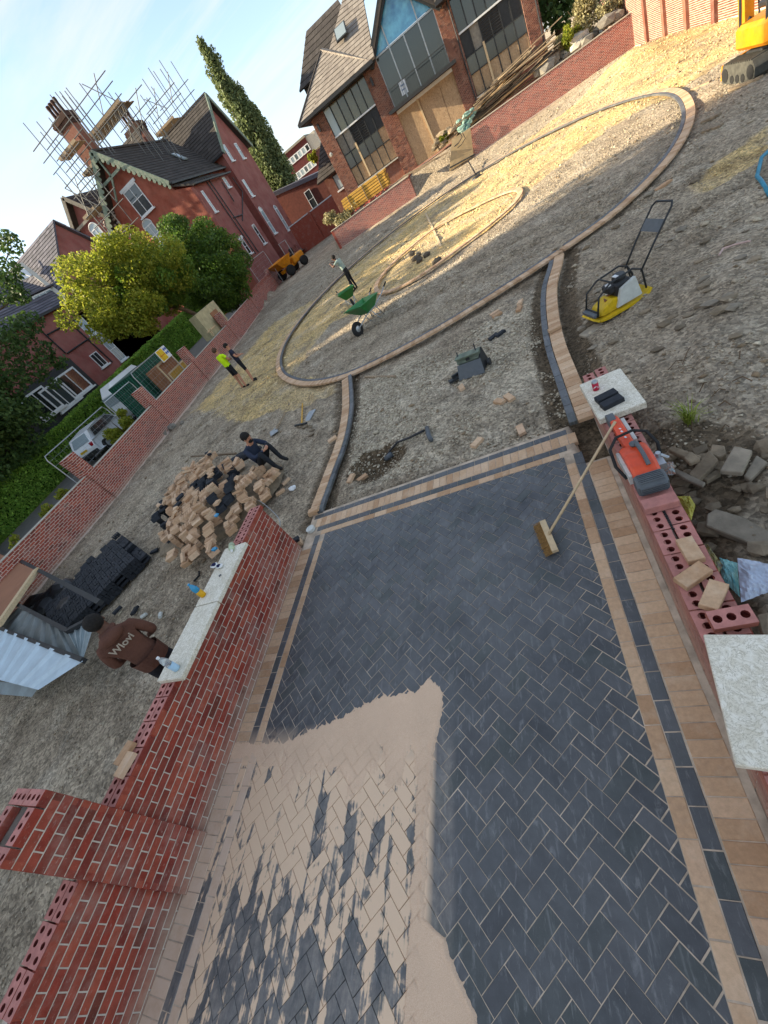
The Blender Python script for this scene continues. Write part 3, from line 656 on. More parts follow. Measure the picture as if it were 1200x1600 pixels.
# ------------------------------------------------------------------ brickwork
def brick_piece(name, L, Wd, H, mt, b=.003):
    return piece_mesh(name, L, Wd, H, mt, b)
def holed_brick(name, L, Wd, H, side, topm, holem, n=3, r=.021):
    """perforated brick: bed face with n round holes on top"""
    bm = bmesh.new(); x, y = L/2, Wd/2
    out = [bm.verts.new((a_*x, b_*y, 0)) for a_, b_ in ((-1,-1),(1,-1),(1,1),(-1,1))]
    es = [bm.edges.new((out[i], out[(i+1) % 4])) for i in range(4)]; rings = []
    for k in range(n):
        cx = (k-(n-1)/2)*L/(n+.15); rg = [bm.verts.new((cx+r*math.cos(q*math.pi/5), r*1.05*math.sin(q*math.pi/5), 0)) for q in range(10)]
        es += [bm.edges.new((rg[i], rg[(i+1) % 10])) for i in range(10)]; rings.append(rg)
    bmesh.ops.triangle_fill(bm, use_beauty=True, use_dissolve=False, edges=es)
    for f in bm.faces: f.material_index = 1
    for f in list(bm.faces):      # drop any triangle that fills a hole
        if all(any(v in rg for v in f.verts) and (f.verts[0] in rg) for rg in rings if f.verts[0] in rg) and any(all(v in rg for v in f.verts) for rg in rings): bm.faces.remove(f)
    lo = [bm.verts.new((v.co.x, v.co.y, -H)) for v in out]
    for i in range(4): bm.faces.new((out[(i+1) % 4], out[i], lo[i], lo[(i+1) % 4])).material_index = 0
    for rg in rings:
        d = [bm.verts.new((v.co.x, v.co.y, -.05)) for v in rg]
        for i in range(10): bm.faces.new((rg[i], rg[(i+1) % 10], d[(i+1) % 10], d[i])).material_index = 2
        bm.faces.new(d).material_index = 2
    for f in bm.faces:
        if f.material_index == 1 and f.normal.z < 0: f.normal_flip()
    me = bpy.data.meshes.new(name); bm.to_mesh(me); bm.free()
    for m_ in (side, topm, holem): me.materials.append(m_)
    return me
def rot_mesh(me, mtx, name):
    c = me.copy(); c.name = name; c.transform(mtx); return c
CO = .075
# wall-facing bricks: local x along the wall, local z outward face at 0, built by rotating the chamfered piece
def face_mesh(L, H, depth, mt): # chamfered piece whose top face becomes the visible face
    m_ = piece_mesh('brick', L, H, depth, mt, .0035); return m_
def wall_face(parent, P0, P1, z0, courses, nrm, mt, start=0, L=.215, indiv=True, limit=9999, name='brick', hdr=None, cut_ends=True, course=CO, skip=None, gap=0):
    """running bond on the vertical face from P0 to P1 (world xy), outward normal nrm"""
    P0 = Vector((*P0, 0)); P1 = Vector((*P1, 0)); d = P1-P0; LL = d.length; d.normalize(); n3 = Vector((*nrm, 0)); up = Vector((0, 0, 1))
    B = Matrix((d, up, n3)).transposed().to_4x4() if d.cross(up).dot(n3) > 0 else Matrix((-d, up, n3)).transposed().to_4x4()
    cache = {}; joined = MB(); cnt = 0
    for k in range(courses):
        s = -(L+.01)/2 if (k+start) % 2 else 0.0
        if hdr: seq = hdr(k); 
        else:
            seq = []
            while s < LL-.02:
                a_, b_ = max(s, 0), min(s+L, LL)
                if b_-a_ > .03: seq.append((a_, b_))
                s += L+.01
        for a_, b_ in seq:
            w = round(b_-a_-(0 if indiv else .007)-gap, 3); c = P0+d*((a_+b_)/2)+up*(z0+course*(k+.5))+n3*random.gauss(0, .0009)
            if skip and skip(a_, b_, k): continue
            if w not in cache: cache[w] = face_mesh(w, course-(.010 if indiv else .017)-gap, .045, mt)
            T = Matrix.Translation(c) @ B @ Matrix.Rotation(random.gauss(0, .003), 4, 'Z')
            if indiv and cnt < limit and inview(c, 15): link(name, cache[w], parent, T); cnt += 1
            else:
                joined.M = T; joined.add([tuple(v.co) for v in cache[w].vertices], [tuple(p.vertices) for p in cache[w].polygons][:9])
    joined.M = Matrix.Identity(4)
    if joined.v: joined.build('brickwork', mt, parent, kind='stuff')
    return cnt
# --- left retaining wall beside the driveway: long panel, pier, short panel
WX, PX = -4.03, -3.985; ZB = -.06; ZW = ZB+14*CO; ZP = ZB+22*CO
lw = empty('brick_wall', (-4.13, 1.5, -.1), label='unfinished red brick wall with a pier, running along the left edge of the new paving', cat='wall')
mb = MB()
mb.box((WX-.109, (3.88+.3235)/2, (ZW-.07+ZB-.1)/2), (.206, 3.88-.3235-.008, ZW-.07-ZB+.1)); mb.box((WX-.109, (-.117-2.6)/2, (ZW-.07+ZB-.1)/2), (.206, 2.48, ZW-.07-ZB+.1))
mb.build('mortar_core', M['mortar'], lw)
pan = empty('panel', (0, 0, 0)); pan.parent = lw; pan.location = Vector((WX, 2.1, 0))-lw.location
wall_face(pan, (WX, .3235), (WX, 3.88), ZB, 14, (1, 0), M['brick'], 0)
wall_face(pan, (WX, 3.88), (WX-.215, 3.88), ZB, 14, (0, 1), M['brick'], 1)
HBK = holed_brick('brick', .215, .1025, .062, M['brick'], M['brick_pink'], M['hole'])
def top_row(parent, y0, y1, x, z, n_seed=1, skipf=None):
    y = y0
    while y < y1-.12:
        for k, xx in enumerate((x-.052, x-.163)):
            if skipf and skipf(y, k): continue
            T = Matrix.Translation((xx, y+.1075, z+random.gauss(0, .0015))) @ Matrix.Rotation(math.pi/2+random.gauss(0, .01), 4, 'Z')
            if inview((xx, y, z), 15): link('brick', HBK, parent, T)
        y += .225
top_row(pan, .33, 3.86, WX-.002, ZW+.001)
pan2 = empty('panel', (0, 0, 0)); pan2.parent = lw; pan2.location = Vector((WX, -1.2, 0))-lw.location
wall_face(pan2, (WX, -.117), (WX, -1.7), ZB, 14, (1, 0), M['brick'], 1)
top_row(pan2, -1.7, -.13, WX-.002, ZW+.001)
pier = empty('pier', (0, 0, 0)); pier.parent = lw; pier.location = Vector((PX-.2, .1, 0))-lw.location
mb = MB()
for cx_, cy_, sx_, sy_ in ((PX-.046, .1033, .08, .43), (PX-.394, .1033, .08, .43), (PX-.22, .283, .27, .08), (PX-.22, -.077, .27, .08)):
    mb.box((cx_, cy_, (ZP+ZB)/2-.035), (sx_, sy_, ZP-ZB-.07))
mb.build('mortar_core', M['mortar'], pier)
def pier_seq(k): return [(0, .1025), (.1125, .3275), (.3375, .44)] if k % 2 == 0 else [(0, .215), (.225, .44)]
wall_face(pier, (PX, -.117), (PX, .3235), ZB, 22, (1, 0), M['brick'], hdr=lambda k: pier_seq(k+1))
wall_face(pier, (PX, -.117), (PX-.44, -.117), ZB, 22, (0, -1), M['brick'], hdr=pier_seq)
wall_face(pier, (PX, .3235), (PX-.44, .3235), ZB, 22, (0, 1), M['brick'], hdr=pier_seq)
HB2 = holed_brick('brick', .215, .1025, .062, M['brick'], M['brick_pink'], M['hole'], 3, .02)
for x_, y_, r_ in ((PX-.052, .1033, 90), (PX-.388, .1033, 90), (PX-.11, .272, 0), (PX-.332, .272, 0), (PX-.11, -.065, 0), (PX-.332, -.065, 0), (PX-.052, -.12+.2, 90)):
    if (x_, y_) == (PX-.052, -.12+.2): continue
    link('brick', HB2, pier, Matrix.Translation((x_, y_, ZP+.002)) @ Matrix.Rotation(R_(r_), 4, 'Z'))

# coping stones and things lying on the wall
def coping(y0, y1, label):
    mb = MB(); mb.bbox((-4.06, (y0+y1)/2, ZW+.033), (.385, y1-y0-.006, .058), b=.006); return mb.thing('coping_stone', M['coping'], label, 'coping stone', 'cream coping stones laid on the walls')
coping(1.36, 2.235, 'cream coping stone on the left brick wall, nearest one, with a clear bottle on it')
coping(2.24, 3.12, 'cream coping stone on the left brick wall, farther one, with the blue and orange bottle')

# --- low wall on the right
RX = .37; RZ = .525
rw = empty('brick_wall', (.5, 2.2, -.1), label='low unfinished brick wall along the right edge of the paving with hollow bricks showing on top', cat='wall')
mb = MB(); mb.box((RX+.124, 1.5, (RZ-.07-.1)/2), (.236, 6.5, RZ+.1-.07)); mb.build('mortar_core', M['mortar'], rw)
wall_face(rw, (RX, -1.5), (RX, 4.75), 0, 7, (-1, 0), M['brick_r'], 0)
wall_face(rw, (RX+.25, .4), (RX+.25, 4.75), 0, 7, (1, 0), M['brick'], 0, indiv=False)
y = -.2; HBR = holed_brick('brick', .215, .1125, .062, M['brick_r'], M['brick_pink'], M['hole'], 3, .0235)
while y < 4.7:
    for k, xx in enumerate((RX+.057, RX+.19)):
        if 2.62 < y < 2.9: continue
        link('brick', HBR, rw, Matrix.Translation((xx, y+.1075+(.03 if k else 0), RZ+random.gauss(0, .002))) @ Matrix.Rotation(math.pi/2+random.gauss(0, .015), 4, 'Z'))
    y += .225
for yy, nn in ((2.95, 'solid'), (2.72, 'solid')):
    link('brick', piece_mesh('brick', .215, .24, .062, M['brick_pink'], .004), rw, Matrix.Translation((RX+.125, yy, RZ+.001)) @ Matrix.Rotation(math.pi/2, 4, 'Z'))
mb = MB()
for k in range(12): mb.box((RX+.124+random.gauss(0, .002), 2.5-k*.022, RZ+.004), (.010, .012, .012), rz=.8)
mb.build('wall_tie', M['iron'], rw)

# --- boundary wall with piers on the left
BW = [(-15.35, -3.5), (-15.2, 10.0), (-16.0, 15.4), (-16.5, 20.3), (-17.5, 26.8), (-18.95, 34.1), (-20.9, 43.9), (-24.2, 62.5)]
bw = empty('boundary_wall', (-16, 12, -.1), label='long red brick boundary wall with square piers down the left side of the site', cat='wall')
BT = 1.2
for i in range(len(BW)-1):
    A_, B_ = Vector(BW[i]), Vector(BW[i+1]); d = (B_-A_).normalized(); n2 = Vector((d.y, -d.x))
    sec = empty('panel', (0, 0, 0)); sec.parent = bw; sec.location = Vector(((A_.x+B_.x)/2, (A_.y+B_.y)/2, 0))-bw.location
    mb = MB(); c0 = (A_+B_)/2-n2*.1125
    mb.box((c0.x, c0.y, (BT-.3)/2), ((B_-A_).length, .215, BT+.3-.004), rz=math.atan2(d.y, d.x)); mb.build('mortar_core', M['mortar_far'], sec)
    if i < 4:
        L0 = 4.0 if i == 0 else 0; wall_face(sec, A_+d*(7.0 if i == 0 else 0), B_, 0, 16, n2, M['brick'], i, indiv=False)
        mb = MB(); c1 = (A_+B_)/2-n2*.115; mb.box((c1.x, c1.y, BT+.006), ((B_-A_).length, .235, .02), rz=math.atan2(d.y, d.x)); mb.build('mortar_bed', M['stone'], sec)
    else:
        wall_face(sec, A_, B_, 0, 20 if i > 4 else 17, n2, M['brick_far'], i, indiv=False)
        mb = MB(); c1 = (A_+B_)/2-n2*.115; mb.box((c1.x, c1.y, .75), ((B_-A_).length, .19, 1.45 if i > 4 else 1.1), rz=math.atan2(d.y, d.x)); mb.build('mortar_core', M['mortar_far'], sec)
    if 0 < i < 7:
        pr = empty('pier', (0, 0, 0)); pr.parent = bw; pr.location = Vector((A_.x, A_.y, 0))-bw.location
        a_ = math.atan2(d.y, d.x); q0 = A_-n2*.18; PH = 27 if i < 6 else 24
        mb = MB(); mb.box((q0.x, q0.y, (PH*CO)/2-.1), (.432, .432, PH*CO+.2-.012), rz=a_); mb.build('mortar_core', M['mortar_far'], pr)
        mt = M['brick'] if i < 5 else M['brick_far']
        cr = [A_+n2*.04-d*.22, A_+n2*.04+d*.22, A_-n2*.40+d*.22, A_-n2*.40-d*.22]
        for (s_, e_, nn, of) in ((0, 1, n2, 0), (0, 3, -d, 1), (1, 2, d, 1), (3, 2, -n2, 0)):
            wall_face(pr, cr[s_], cr[e_], 0, PH, nn, mt, hdr=(lambda o: (lambda k: pier_seq(k+o)))(of), indiv=False)

# --- terrace wall, steps and its brickwork (far end)
tw = empty('terrace_wall', (-1, 40, 0), label='red brick retaining wall of the raised terrace below the glass fronted house', cat='wall')
def tblock(x0, x1, h, mt, nm='panel'):
    sec = empty(nm, (0, 0, 0)); sec.parent = tw; sec.location = Vector(((x0+x1)/2, 40, 0))-tw.location
    mb = MB(); mb.box(((x0+x1)/2, 40.115, h/2-.1), (x1-x0-.01, .22, h+.2)); mb.build('mortar_core', M['mortar_far'], sec)
    wall_face(sec, (x0, 40), (x1, 40), 0, int(h/CO), (0, -1), mt, 0, indiv=False, gap=.008)
    mb = MB(); mb.box(((x0+x1)/2, 40.1, h+.02), (x1-x0, .27, .04)); mb.build('capping', M['stone'], sec)
    return sec
tblock(-12.2, -4.8, 1.36, M['brick_far']); tblock(-.1, 10.55, 1.52, M['brick_far'])
wall_face(tw, (-4.8, 40), (-4.8, 42.4), 0, 18, (1, 0), M['brick_far'], indiv=False)
mb = MB(); mb.box((-4.92, 41.3, .6), (.22, 2.4, 1.45)); mb.box((-12.1, 42, .6), (.22, 4, 1.45)); mb.build('return_wall', M['brick_far'], tw)
stp = empty('steps', (-2.4, 41, 0), label='flight of brick steps up to the terrace between the two terrace walls', cat='steps')
for k in range(7):
    mb = MB(); mb.box((-2.45, 40.35+k*.3+1, .1+k*.19), (4.66, 2.3, .17)); mb.build('step', M['brick_old'], stp)
    mb = MB(); mb.box((-2.45, 40.35+k*.3-.13, .1+k*.19+.1), (4.66, .06, .03)); mb.build('nosing', M['stone'], stp)
fw = empty('garden_wall', (10.4, 30, 0), label='tall sunlit pink brick wall closing the far right side of the site', cat='wall')
mb = MB(); mb.box((10.52, 33, 1.3), (.22, 28, 3.1)); mb.build('mortar_core', M['mortar_far'], fw)
wall_face(fw, (10.4, 19.4), (10.4, 47), 0, 38, (-1, 0), M['brick_old'], indiv=False, gap=.006)
for yy in (25.6, 28.6, 31.6, 34.5, 37.4):
    mb = MB(); mb.box((10.34, yy, 1.35), (.14, .33, 3.0)); mb.build('pier', M['brick_old'], fw)

# ------------------------------------------------------------------ buildings
def frameM(c, nrm):
    n = Vector((nrm[0], nrm[1], 0)).normalized(); x = Vector((-n.y, n.x, 0)); mm = Matrix((x, n, Vector((0, 0, 1)))).transposed().to_4x4(); mm.translation = Vector(c); return mm
def window(parent, c, w, h, nrm, cols=1, rows=2, fm='white', gm='glass', sill=True, lintel=False, fw=.07, name='window', arch=False, sillm='white', split=None):
    e = empty(name, (0, 0, 0)); e.parent = parent; e.location = Vector(c)-root_loc(parent)
    T = frameM(c, nrm); a = MB(); a.M = T
    a.box((0, .02, h/2-fw/2), (w, .07, fw)); a.box((0, .02, -h/2+fw/2), (w, .07, fw)); a.box((-w/2+fw/2, .021, 0), (fw, .068, h-2*fw-.004)); a.box((w/2-fw/2, .021, 0), (fw, .068, h-2*fw-.004))
    for k in range(1, cols): a.box((-w/2+w*k/cols, .018, 0), (fw*.6, .06, h-2*fw-.004))
    for k in range(1, rows):
        zz = -h/2+h*k/rows if split is None else -h/2+h*split
        for q in range(cols):
            x0 = -w/2+w*q/cols+(fw if q == 0 else fw*.32); x1 = -w/2+w*(q+1)/cols-(fw if q == cols-1 else fw*.32)
            a.box(((x0+x1)/2, .016, zz), (x1-x0, .05, fw*.6))
    if arch: a.tube([(-w/2*math.cos(t), .02, h/2+w/2*math.sin(t)*.8-.02) for t in np.linspace(0, math.pi, 9)], fw*.6, 4)
    a.build('frame', M[fm], e)
    g = MB(); g.M = T; g.box((0, .003, 0), (w-fw, .03, h-fw))
    if arch: g.slab([(-w/2*math.cos(t), .012, h/2-.03+w/2*math.sin(t)*.8) for t in np.linspace(0, math.pi, 9)], .02)
    g.build('pane', M[gm], e)
    if sill: s = MB(); s.M = T; s.box((0, .08, -h/2-.07), (w+.3, .2, .13)); s.build('sill', M[sillm], e)
    if lintel: s = MB(); s.M = T; s.box((0, .03, h/2+.14), (w+.4, .1, .26)); s.build('lintel', M[sillm], e)
    return e
def roofplane(parent, eL, eR, rR, rL, n, mt, name='roof', thick=.05):
    eL, eR, rR, rL = map(Vector, (eL, eR, rR, rL)); nn = (eR-eL).cross(rL-eL)
    if nn.length < 1e-6: nn = (eR-eL).cross(rR-eL)
    nn.normalize()
    if nn.z < 0: nn = -nn
    mb = MB(); tw_ = .42
    for k in range(n):
        t0, t1 = k/n, min((k+1.12)/n, 1)
        a, b = eL.lerp(rL, t0), eR.lerp(rR, t0); c, d = eR.lerp(rR, t1), eL.lerp(rL, t1)
        up = nn*thick
        L = (b-a).length; m_ = max(1, min(26, int(L/tw_/ (1 if n < 30 else 2))))
        for q in range(m_):
            A = a.lerp(b, q/m_); B = a.lerp(b, (q+1)/m_-.02/m_); C = d.lerp(c, (q+1)/m_-.02/m_); D = d.lerp(c, q/m_); j = nn*random.uniform(0, .012)
            mb.add([A, B, C, D, A+up+j, B+up+j, C+nn*.012, D+nn*.012], [(4, 5, 6, 7), (0, 1, 5, 4), (1, 2, 6, 5), (3, 0, 4, 7)])
    mb.slab([eL, eR, rR, rL], .12, dirn=-nn)
    return mb.build(name, mt, parent)
def wallpoly(parent, pts, thick, mt, dirn, name='wall'):
    mb = MB(); mb.slab(pts, thick, dirn=dirn); return mb.build(name, mt, parent)
def beamp(parent, a, b, w, h, mt, name): mb = MB(); mb.beam(a, b, w, h); return mb.build(name, mt, parent)

# --- glass fronted house, centre
cbh = empty('glass_fronted_house', (-2, 50, 0), label='modern brick house with tall dark glazing, boarded doors and brown tiled roofs, behind the terrace', cat='house')
FY = 46.0
wallpoly(cbh, [(-11.0, FY+.5, 0), (6.7, FY+.5, 0), (6.7, FY+.5, 8.5), (-11, FY+.5, 8.5)], .3, M['brick_old'], (0, 1, 0))
wallpoly(cbh, [(-11.02, FY+.48, 0), (-11.02, FY+.48, 8.4), (-11.02, 56, 8.4), (-11.02, 56, 0)], .3, M['brick_old'], (1, 0, 0))
wallpoly(cbh, [(6.72, FY+.48, 0), (6.72, 56, 0), (6.72, 56, 8.4), (6.72, FY+.48, 8.4)], .3, M['brick_old'], (-1, 0, 0))
for x0, x1, z0, z1 in ((-11.0, -9.8, 1.2, 8.5), (-5.75, -4.5, 1.2, 8.6), (.32, 1.42, 1.2, 8.6), (5.72, 6.7, 1.2, 8.5)):
    p = empty('pillar', (0, 0, 0)); p.parent = cbh; p.location = Vector(((x0+x1)/2, FY, 0))-cbh.location
    mb = MB(); mb.box(((x0+x1)/2, FY+.27, (z0+z1)/2-.3), (x1-x0-.02, .46, z1-z0+.6)); mb.build('core', M['mortar_far'], p)
    wall_face(p, (x0, FY), (x1, FY), z0-.3, int((z1-z0+.3)/CO), (0, -1), M['brick_old'], indiv=False)
    wall_face(p, (x1, FY), (x1, FY+.5), z0-.3, int((z1-z0+.3)/CO), (1, 0), M['brick_old'], indiv=False)
    wall_face(p, (x0, FY), (x0, FY+.5), z0-.3, int((z1-z0+.3)/CO), (-1, 0), M['brick_old'], indiv=False)
    mb = MB(); mb.tube([(x1-.15, FY-.06, 8.4), (x1-.15, FY-.06, 1.4)], .05, 6) if x0 > 0 else mb.box(((x0+x1)/2-.2, FY-.12, 7.55), (.16, .24, .5)); mb.build('bracket' if x0 < 0 else 'downpipe', M['black'], p)
def bay(x0, x1, label):
    b = empty('bay', (0, 0, 0)); b.parent = cbh; b.location = Vector(((x0+x1)/2, FY, 0))-cbh.location
    w = (x1-x0)/6; y = FY+.2
    mb = MB(); mb.box(((x0+x1)/2, y+.12, 1.9), (x1-x0, .3, 1.4)); mb.build('plinth', M['brick_old'], b)
    mb = MB(); mb.box(((x0+x1)/2, y-.12, 2.62), (x1-x0+.1, .34, .09)); mb.build('sill', M['stone'], b)
    for k in range(6):
        xa, xb = x0+w*k, x0+w*(k+1); xm = (xa+xb)/2
        if k < 2: up, mid, l1, l2 = 'glass_pale', 'concrete', 'glass', 'osb'
        else: up, mid, l1, l2 = 'glass', 'iron', 'glass' if k < 5 else 'osb', 'osb'
        if x0 > 0: up = 'glass'; mid = 'iron' if k != 1 else 'concrete'; l1 = 'glass'
        if x0 < 0: up = 'glass_olive' if k >= 1 else 'glass_pale'
        for z0, z1, mm, nm in ((6.42, 8.2, up, 'pane'), (5.02, 6.3, mid, 'panel'), (4.02, 4.95, l1, 'pane'), (2.72, 3.96, l2, 'panel')):
            mb = MB(); mb.box((xm, y+.06, (z0+z1)/2), (w-.06, .04, z1-z0)); mb.build(nm, M[mm], b)
        if 2 <= k <= 3:
            mb = MB()
            for q in range(8): mb.box((xm, y+.02, 5.12+q*.155), (w-.04, .05, .07), rx=.4)
            mb.build('slat', M['iron'], b)
    mb = MB()
    for k in range(7): mb.box((x0+w*k, y+.02, 5.4), (.07, .12, 5.6))
    for z in (3.99, 4.98): mb.box(((x0+x1)/2, y+.021, z), (x1-x0, .11, .06))
    mb.build('frame', M['iron'], b)
    mb = MB(); mb.box(((x0+x1)/2, y-.05, 6.36), (x1-x0, .16, .10)); mb.build('transom', M['white'], b)
    mb = MB(); mb.box((x0+w*2-.02, y-.06, 3.9 if x0 > 0 else 4.0), (.14, .1, 2.5)); mb.build('post', M['wood_pale'], b)
    return b
M['glass_olive'] = glass('olive_window_glass', (.10, .095, .06), .12, .4)
bay(-9.8, -5.75, ''); bay(1.42, 5.72, '')
cg = empty('entrance_bay', (0, 0, 0)); cg.parent = cbh; cg.location = Vector((-2, FY, 0))-cbh.location
cx0, cx1 = -4.5, .32; w = (cx1-cx0)/4; y = FY+.15
for k in range(4):
    mb = MB(); mb.box((cx0+w*(k+.5), y+.05, 6.9), (w-.08, .04, 3.0)); mb.build('pane', M['glass'], cg)
mb = MB(); apx = -2.09
tri = [(cx0, y+.03, 8.5), (cx1, y+.03, 8.5), (apx, y+.03, 10.9)]
for A_ in (([(cx0+.05, y+.03, 8.55), (cx0+w, y+.03, 8.55), (cx0+w, y+.03, 9.7)]), ([(cx0+w, y+.03, 8.55), (cx0+3*w, y+.03, 8.55), (cx0+3*w, y+.03, 9.7), (apx, y+.03, 10.85), (cx0+w, y+.03, 9.7)]), ([(cx0+3*w, y+.03, 8.55), (cx1-.05, y+.03, 8.55), (cx0+3*w, y+.03, 9.7)])):
    g = MB(); g.slab(A_, .04, dirn=(0, 1, 0)); g.build('gable_pane', M['glass_blue'], cg)
mb = MB()
for k in range(5): mb.box((cx0+w*k, y, 6.95), (.09, .1, 3.1))
for k in (1, 3): mb.box((cx0+w*k, y, 9.1), (.08, .09, 1.15))
mb.box(((cx0+cx1)/2, y-.01, 8.47), (cx1-cx0, .1, .1)); mb.build('frame', M['galv'], cg)
mb = MB()
for s in (-1, 1): mb.beam((apx, y-.35, 11.25), (apx+s*2.95, y-.35, 8.2), .5, .28, up=(0, -1, 0))
mb.build('bargeboard', M['iron'], cg)
mb = MB(); mb.box(((cx0+cx1)/2, FY-.45, 5.25), (cx1-cx0+.8, 1.5, .16)); mb.box(((cx0+cx1)/2, FY-1.22, 5.25), (cx1-cx0+.8, .06, .22)); mb.build('balcony', M['iron'], cg)
mb = MB(); mb.box(((cx0+cx1)/2, y, 5.02), (cx1-cx0-.02, .2, .22)); mb.build('lintel', M['white'], cg)
mb = MB()
for k in range(34): mb.box((cx0+.07+k*(cx1-cx0-.1)/33, FY-1.1, 5.85), (.02, .02, 1.05))
mb.box(((cx0+cx1)/2, FY-1.1, 6.4), (cx1-cx0, .05, .05)); mb.build('railing', M['iron'], cg)
for k, (xa, xb) in enumerate(((-4.5, -2.6), (-2.57, -.9), (-.87, .32))):
    mb = MB(); mb.box(((xa+xb)/2, y+.02, 3.1), (xb-xa, .05, 3.75)); mb.build('board', M['osb'], cg)
mb = MB(); mb.box((-2.65, y-.06, 3.1), (.13, .09, 3.7), ry=-.05); mb.build('batten', M['wood_pale'], cg)
mb = MB(); mb.box((-3.35, y-.03, 6.05), (.55, .02, .8), ry=.08); mb.build('notice', M['white'], cg)
mb = MB(); mb.box((-3.35, y-.045, 6.2), (.3, .01, .1), ry=.08); mb.box((-3.4, y-.045, 5.95), (.32, .01, .08), ry=.08); mb.build('notice_print', mat('blue_grey_print', (.2, .28, .38)), cg)
# roofs
EZ = 8.45
for sx, xc in ((1, -8.25), (-1, 4.1)):
    ap = (xc, 48.4, 11.35); x0, x1 = xc-3.5, xc+3.5
    roofplane(cbh, (x0, 45, EZ), (x1, 45, EZ), ap, ap, 13, M['tile_buff'], 'wing_roof'); roofplane(cbh, (x0, 52, EZ), (x0, 45, EZ), ap, ap, 13, M['tile'], 'wing_roof'); roofplane(cbh, (x1, 45, EZ), (x1, 52, EZ), ap, ap, 13, M['tile'], 'wing_roof')
    mb = MB(); mb.box((xc, 44.93, EZ-.08), (7.2, .14, .2)); mb.box((x0-.02, 48.5, EZ-.08), (.14, 7, .2)); mb.build('gutter', M['black'], cbh)
    mb = MB(); mb.box((xc, 45.55, EZ-.18), (6.9, 1.1, .06)); mb.build('soffit', M['black'], cbh)
    mb = MB()
    for q in range(12): mb.beam(Vector(ap).lerp(Vector((x1, 45, EZ)), q/12), Vector(ap).lerp(Vector((x1, 45, EZ)), (q+.94)/12), .26, .16)
    mb.build('hip_tiles', M['tile_buff'], cbh)
    mb = MB(); mb.beam(ap, (x0, 45, EZ), .2, .16); mb.build('hip_tiles', M['tile'], cbh)
roofplane(cbh, (-10.2, 44.9, EZ+.02), (-4.4, 44.9, EZ+.02), (-3.9, 51.6, 13.6), (-4.6, 51.6, 13.85), 20, M['tile_buff'], 'main_roof')
for sx in (-1, 1):
    e0 = (apx+sx*3.0, FY-.5, 8.15); a0 = (apx, FY-.5, 11.3); e1 = (apx+sx*3.0, 52, 8.15); a1 = (apx, 52, 11.3)
    roofplane(cbh, e1 if sx < 0 else e0, e0 if sx < 0 else e1, a0 if sx < 0 else a1, a1 if sx < 0 else a0, 14, M['tile'], 'gable_roof')
roofplane(cbh, (.5, 45.2, EZ+.02), (9, 45.2, EZ+.02), (3, 51.6, 13.6), (1, 51.6, 13.6), 20, M['tile'], 'main_roof')
roofplane(cbh, (-6, 51, 12.2), (4, 51, 12.2), (1, 54, 16), (-3, 54, 16), 10, M['tile_buff'], 'main_roof')
sk = MB(); c = Vector((-6.0, 47.9, 11.0)); sk.M = Matrix.Translation(c+Vector((-.3, 0, .25))) @ Matrix.Rotation(R_(39), 4, 'X'); sk.box((0, 0, 0), (1.0, 1.3, .12)); o = sk.build('roof_window', M['iron'], cbh)
sk = MB(); sk.M = Matrix.Translation(c+Vector((-.3, 0, .25))) @ Matrix.Rotation(R_(39), 4, 'X'); sk.box((0, 0, .065), (.84, 1.1, .03)); p = sk.build('pane', M['glass_pale'], cbh)
roofplane(cbh, (-13.2, 56.5, 11.6), (-6, 56.5, 11.6), (-7, 60, 15), (-10.8, 60, 15), 8, M['tile'], 'rear_roof')
wallpoly(cbh, [(-12.8, 57, 5), (-6, 57, 5), (-6, 57, 11.6), (-12.8, 57, 11.6)], 2, M['tile'], (0, 1, 0), 'rear_wall')
# small side porch to the left
wallpoly(cbh, [(-13.4, 50, 0), (-11, 50, 0), (-11, 50, 4.7), (-13.4, 50, 4.7)], 3, M['brick_old'], (0, 1, 0), 'porch_wall')
roofplane(cbh, (-14.0, 49.4, 4.7), (-10.9, 49.4, 4.7), (-10.9, 52.4, 7.2), (-12.6, 52.4, 7.2), 9, M['tile'], 'porch_roof')
window(cbh, (-12.1, 49.98, 3.9), .8, 1.2, (0, -1), 1, 1, 'iron', 'glass_pale')
mb = MB(); mb.tube([(-10.6, 45.9, 5.6), (-10.6, 45.6, 5.7), (-10.65, 45.4, 5.6)], .1, 8); mb.build('camera_dome', M['white_pl'], cbh)

# --- red painted house with steep gables
rh = empty('gabled_house', (-31, 54, 0), label='red painted Victorian house with steep tiled gables, partly wrapped in scaffolding', cat='house')
F0 = 48.84
wallpoly(rh, [(-35.4, F0, -1), (-25.02, F0, -1), (-25.02, F0, 10.8), (-27.03, F0, 11.6), (-31.5, F0, 17.0), (-35.4, F0, 12.4)], .3, M['render_o'], (0, 1, 0), 'front_wall')
wallpoly(rh, [(-25, F0-.02, -1), (-25, 57.42, -1), (-25, 57.42, 10.82), (-25, F0-.02, 10.82)], .3, M['render'], (-1, 0, 0), 'side_wall')
wallpoly(rh, [(-27, F0+.01, 10.5), (-27, 57.3, 10.5), (-27, 57.3, 12.0), (-27, F0+.01, 12.0)], .3, M['render'], (-1, 0, 0), 'side_wall')
wallpoly(rh, [(-27, 57.3, -1), (-27, 61.88, -1), (-27, 61.88, 12.2), (-27, 57.3, 12.2)], .31, M['render'], (-1, 0, 0), 'side_wall')
wallpoly(rh, [(-26, 61.9, -1), (-26, 70.3, -1), (-26, 70.3, 13.3), (-26, 66.06, 18.2), (-26, 61.9, 13.4)], .3, M['render'], (-1, 0, 0), 'gable_wall')
wallpoly(rh, [(-28, 61.92, -1), (-26.02, 61.92, -1), (-26.02, 61.92, 13.2), (-28, 61.92, 13.2)], .3, M['render'], (0, 1, 0), 'return_wall')
